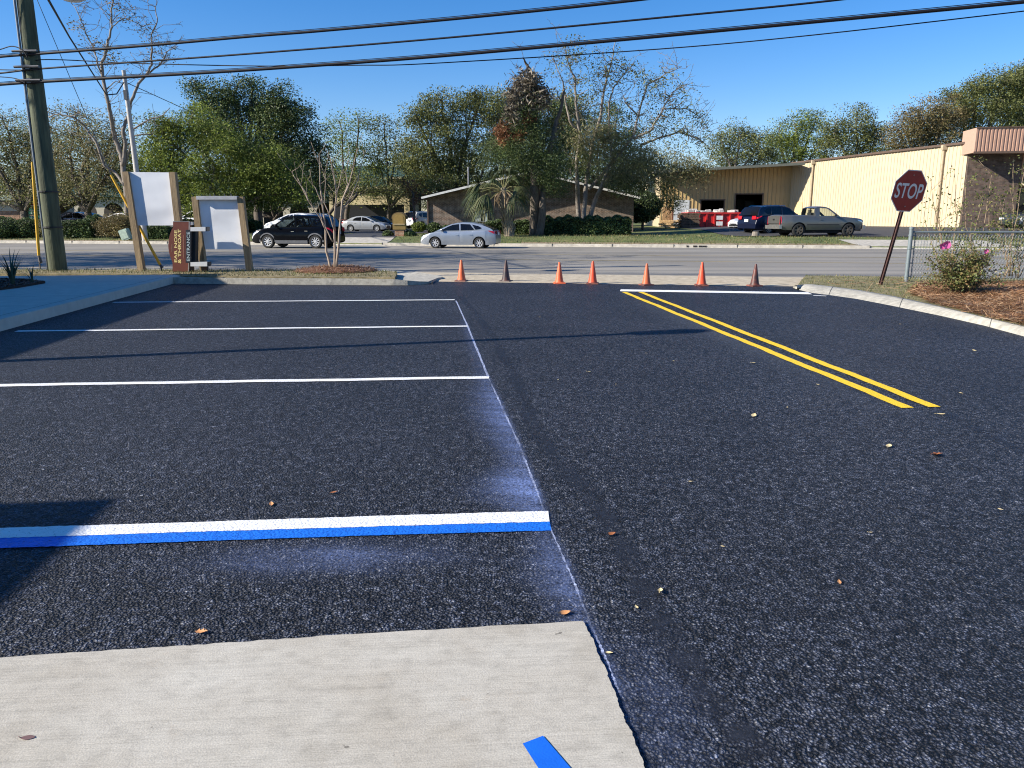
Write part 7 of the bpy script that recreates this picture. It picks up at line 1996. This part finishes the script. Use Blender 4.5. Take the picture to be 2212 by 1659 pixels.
pr_ = thing('entrance_canopy', 'flat entrance canopy on two posts outside the left edge of the picture', 'canopy', (pc.x, pc.y, 0))
m = MB(); m.box(-ax_r * 2.5 - ax_l * 3.5 + Vector((0, 0, 3.08)), (5, 7, .24), rzl); m.build('roof', OFFW, pr_)
for k in (0, 1): 
    m = MB(); m.box(-ax_r * .4 - ax_l * (.5 + 5.8 * k) + Vector((0, 0, 1.48)), (.3, .3, 2.96), rzl); m.build('post', OFFW, pr_)
tip_ = G(1520, 714); HL = 5.2
lb_ = shadow_source(tip_, HL); 
lp_ = thing('parking_lamp', 'slim parking lot lamp post standing just outside the left edge of the picture', 'lamp post', (lb_.x, lb_.y, 0))
m = MB(); m.tube([(0, 0, 0), (0, 0, HL - .5)], [.085, .07], 10); m.build('pole', BLK, lp_)
m = MB(); m.lathe([(0, HL - .52), (.16, HL - .5), (.19, HL - .1), (.10, HL), (0, HL + .05)], 14); m.build('lantern', BLK, lp_, smooth=40)
m = MB(); m.lathe([(.2, .0), (.2, .45), (0, .46)], 14); m.build('footing', KERB, lp_)
for i, (x, y, h) in enumerate(((-24.5, 21.0, 15), (-30, 23.0, 16), (-36, 25.0, 16), (-23, 26.5, 13), (-28, 19.5, 12), (-40, 21, 15))):
    Yp = y; k = mpp(Yp); 
    f = Vector((x, y, .1)); t_ = thing('roadside_tree', 'thin crowned tree at the road edge, outside the left edge of the picture', 'tree', f, 0, 'trees left of the picture'); rng = np.random.default_rng(90 + i); m = MB(); cs = []
    top = Vector((.3, 0, h * .5)); stemmesh(m, [Vector((0, 0, -.2)), Vector((.1, 0, h * .25)), top], .2, .14, 8, 3, .05)
    for q in range(15):
        a_ = rng.uniform(0, 6.28); e = Vector((math.cos(a_) * h * .26, math.sin(a_) * h * .26, h * rng.uniform(.55, 1.0)))
        P = stemmesh(m, [top, top.lerp(e, .5) + Vector((0, 0, .3)), e], .07, .02, 5, 4, .12)
        for q2 in range(5):
            s0 = random.choice(P[3:]); e2 = s0 + Vector(rng.normal(0, .8, 3)); stemmesh(m, [s0, s0.lerp(e2, .5) + Vector((0, 0, .15)), e2], .03, .01, 4, 2, .05); cs.append(tuple(e2))
    m.build('trunk', BARK, t_, smooth=True); cs = np.array(cs); cs = np.repeat(cs, 42, 0) + rng.normal(0, .5, (len(cs) * 42, 3))
    npmesh('crown', rowleaf(cs, rng.uniform(.16, .34, len(cs)), rng), 4, L_OAK, t_)

# ------------------------------------------------------------------ light, sky, camera
EL = math.atan2(0.57, math.hypot(SD.x, SD.y))
sun = bpy.data.lights.new('sun', 'SUN'); sun.energy = 4.7; sun.angle = R(0.53); sun.color = (1.0, 0.93, 0.82)
so_ = bpy.data.objects.new('sun', sun); COL.objects.link(so_); so_.rotation_euler = SD.to_track_quat('-Z', 'Y').to_euler(); so_.location = (-60, -20, 40)
w = bpy.data.worlds.new('World'); SC.world = w; w.use_nodes = True
t = w.node_tree; bg = t.nodes['Background']
sk = t.nodes.new('ShaderNodeTexSky'); sk.sky_type = 'NISHITA'; sk.sun_disc = False
sk.sun_elevation = EL; sk.sun_rotation = math.atan2(-SD.x, -SD.y); sk.air_density = 1.0; sk.dust_density = 0.15; sk.ozone_density = 3.0
hs = t.nodes.new('ShaderNodeHueSaturation'); hs.inputs['Saturation'].default_value = 1.38; t.links.new(sk.outputs[0], hs.inputs['Color'])
mx = t.nodes.new('ShaderNodeMix'); mx.data_type = 'RGBA'; mx.blend_type = 'MULTIPLY'; mx.inputs[0].default_value = 1; t.links.new(hs.outputs[0], mx.inputs[6]); mx.inputs[7].default_value = (1.0, 0.96, 1.14, 1)
t.links.new(mx.outputs[2], bg.inputs[0]); bg.inputs[1].default_value = 0.074
SC.view_settings.view_transform = 'Standard'; SC.view_settings.look = 'None'; SC.view_settings.exposure = 1.02; SC.view_settings.gamma = 1
cam = bpy.data.cameras.new('camera'); cam.sensor_width = 36; cam.lens = 36 * FOC / 2212; cam.clip_end = 6000; cam.clip_start = 0.05
cob = bpy.data.objects.new('camera', cam); COL.objects.link(cob); cob.location = (0, 0, EYE); cob.rotation_euler = (math.pi / 2 - PITCH, 0, 0); SC.camera = cob
SC.cycles.filter_width = 1.1
SC.cycles.use_denoising = True
SC.cycles.denoiser = 'OPENIMAGEDENOISE'
SC.cycles.denoising_input_passes = 'RGB_ALBEDO_NORMAL'
SC.cycles.denoising_prefilter = 'NONE'
SC.cycles.max_bounces = 8; SC.cycles.transparent_max_bounces = 24
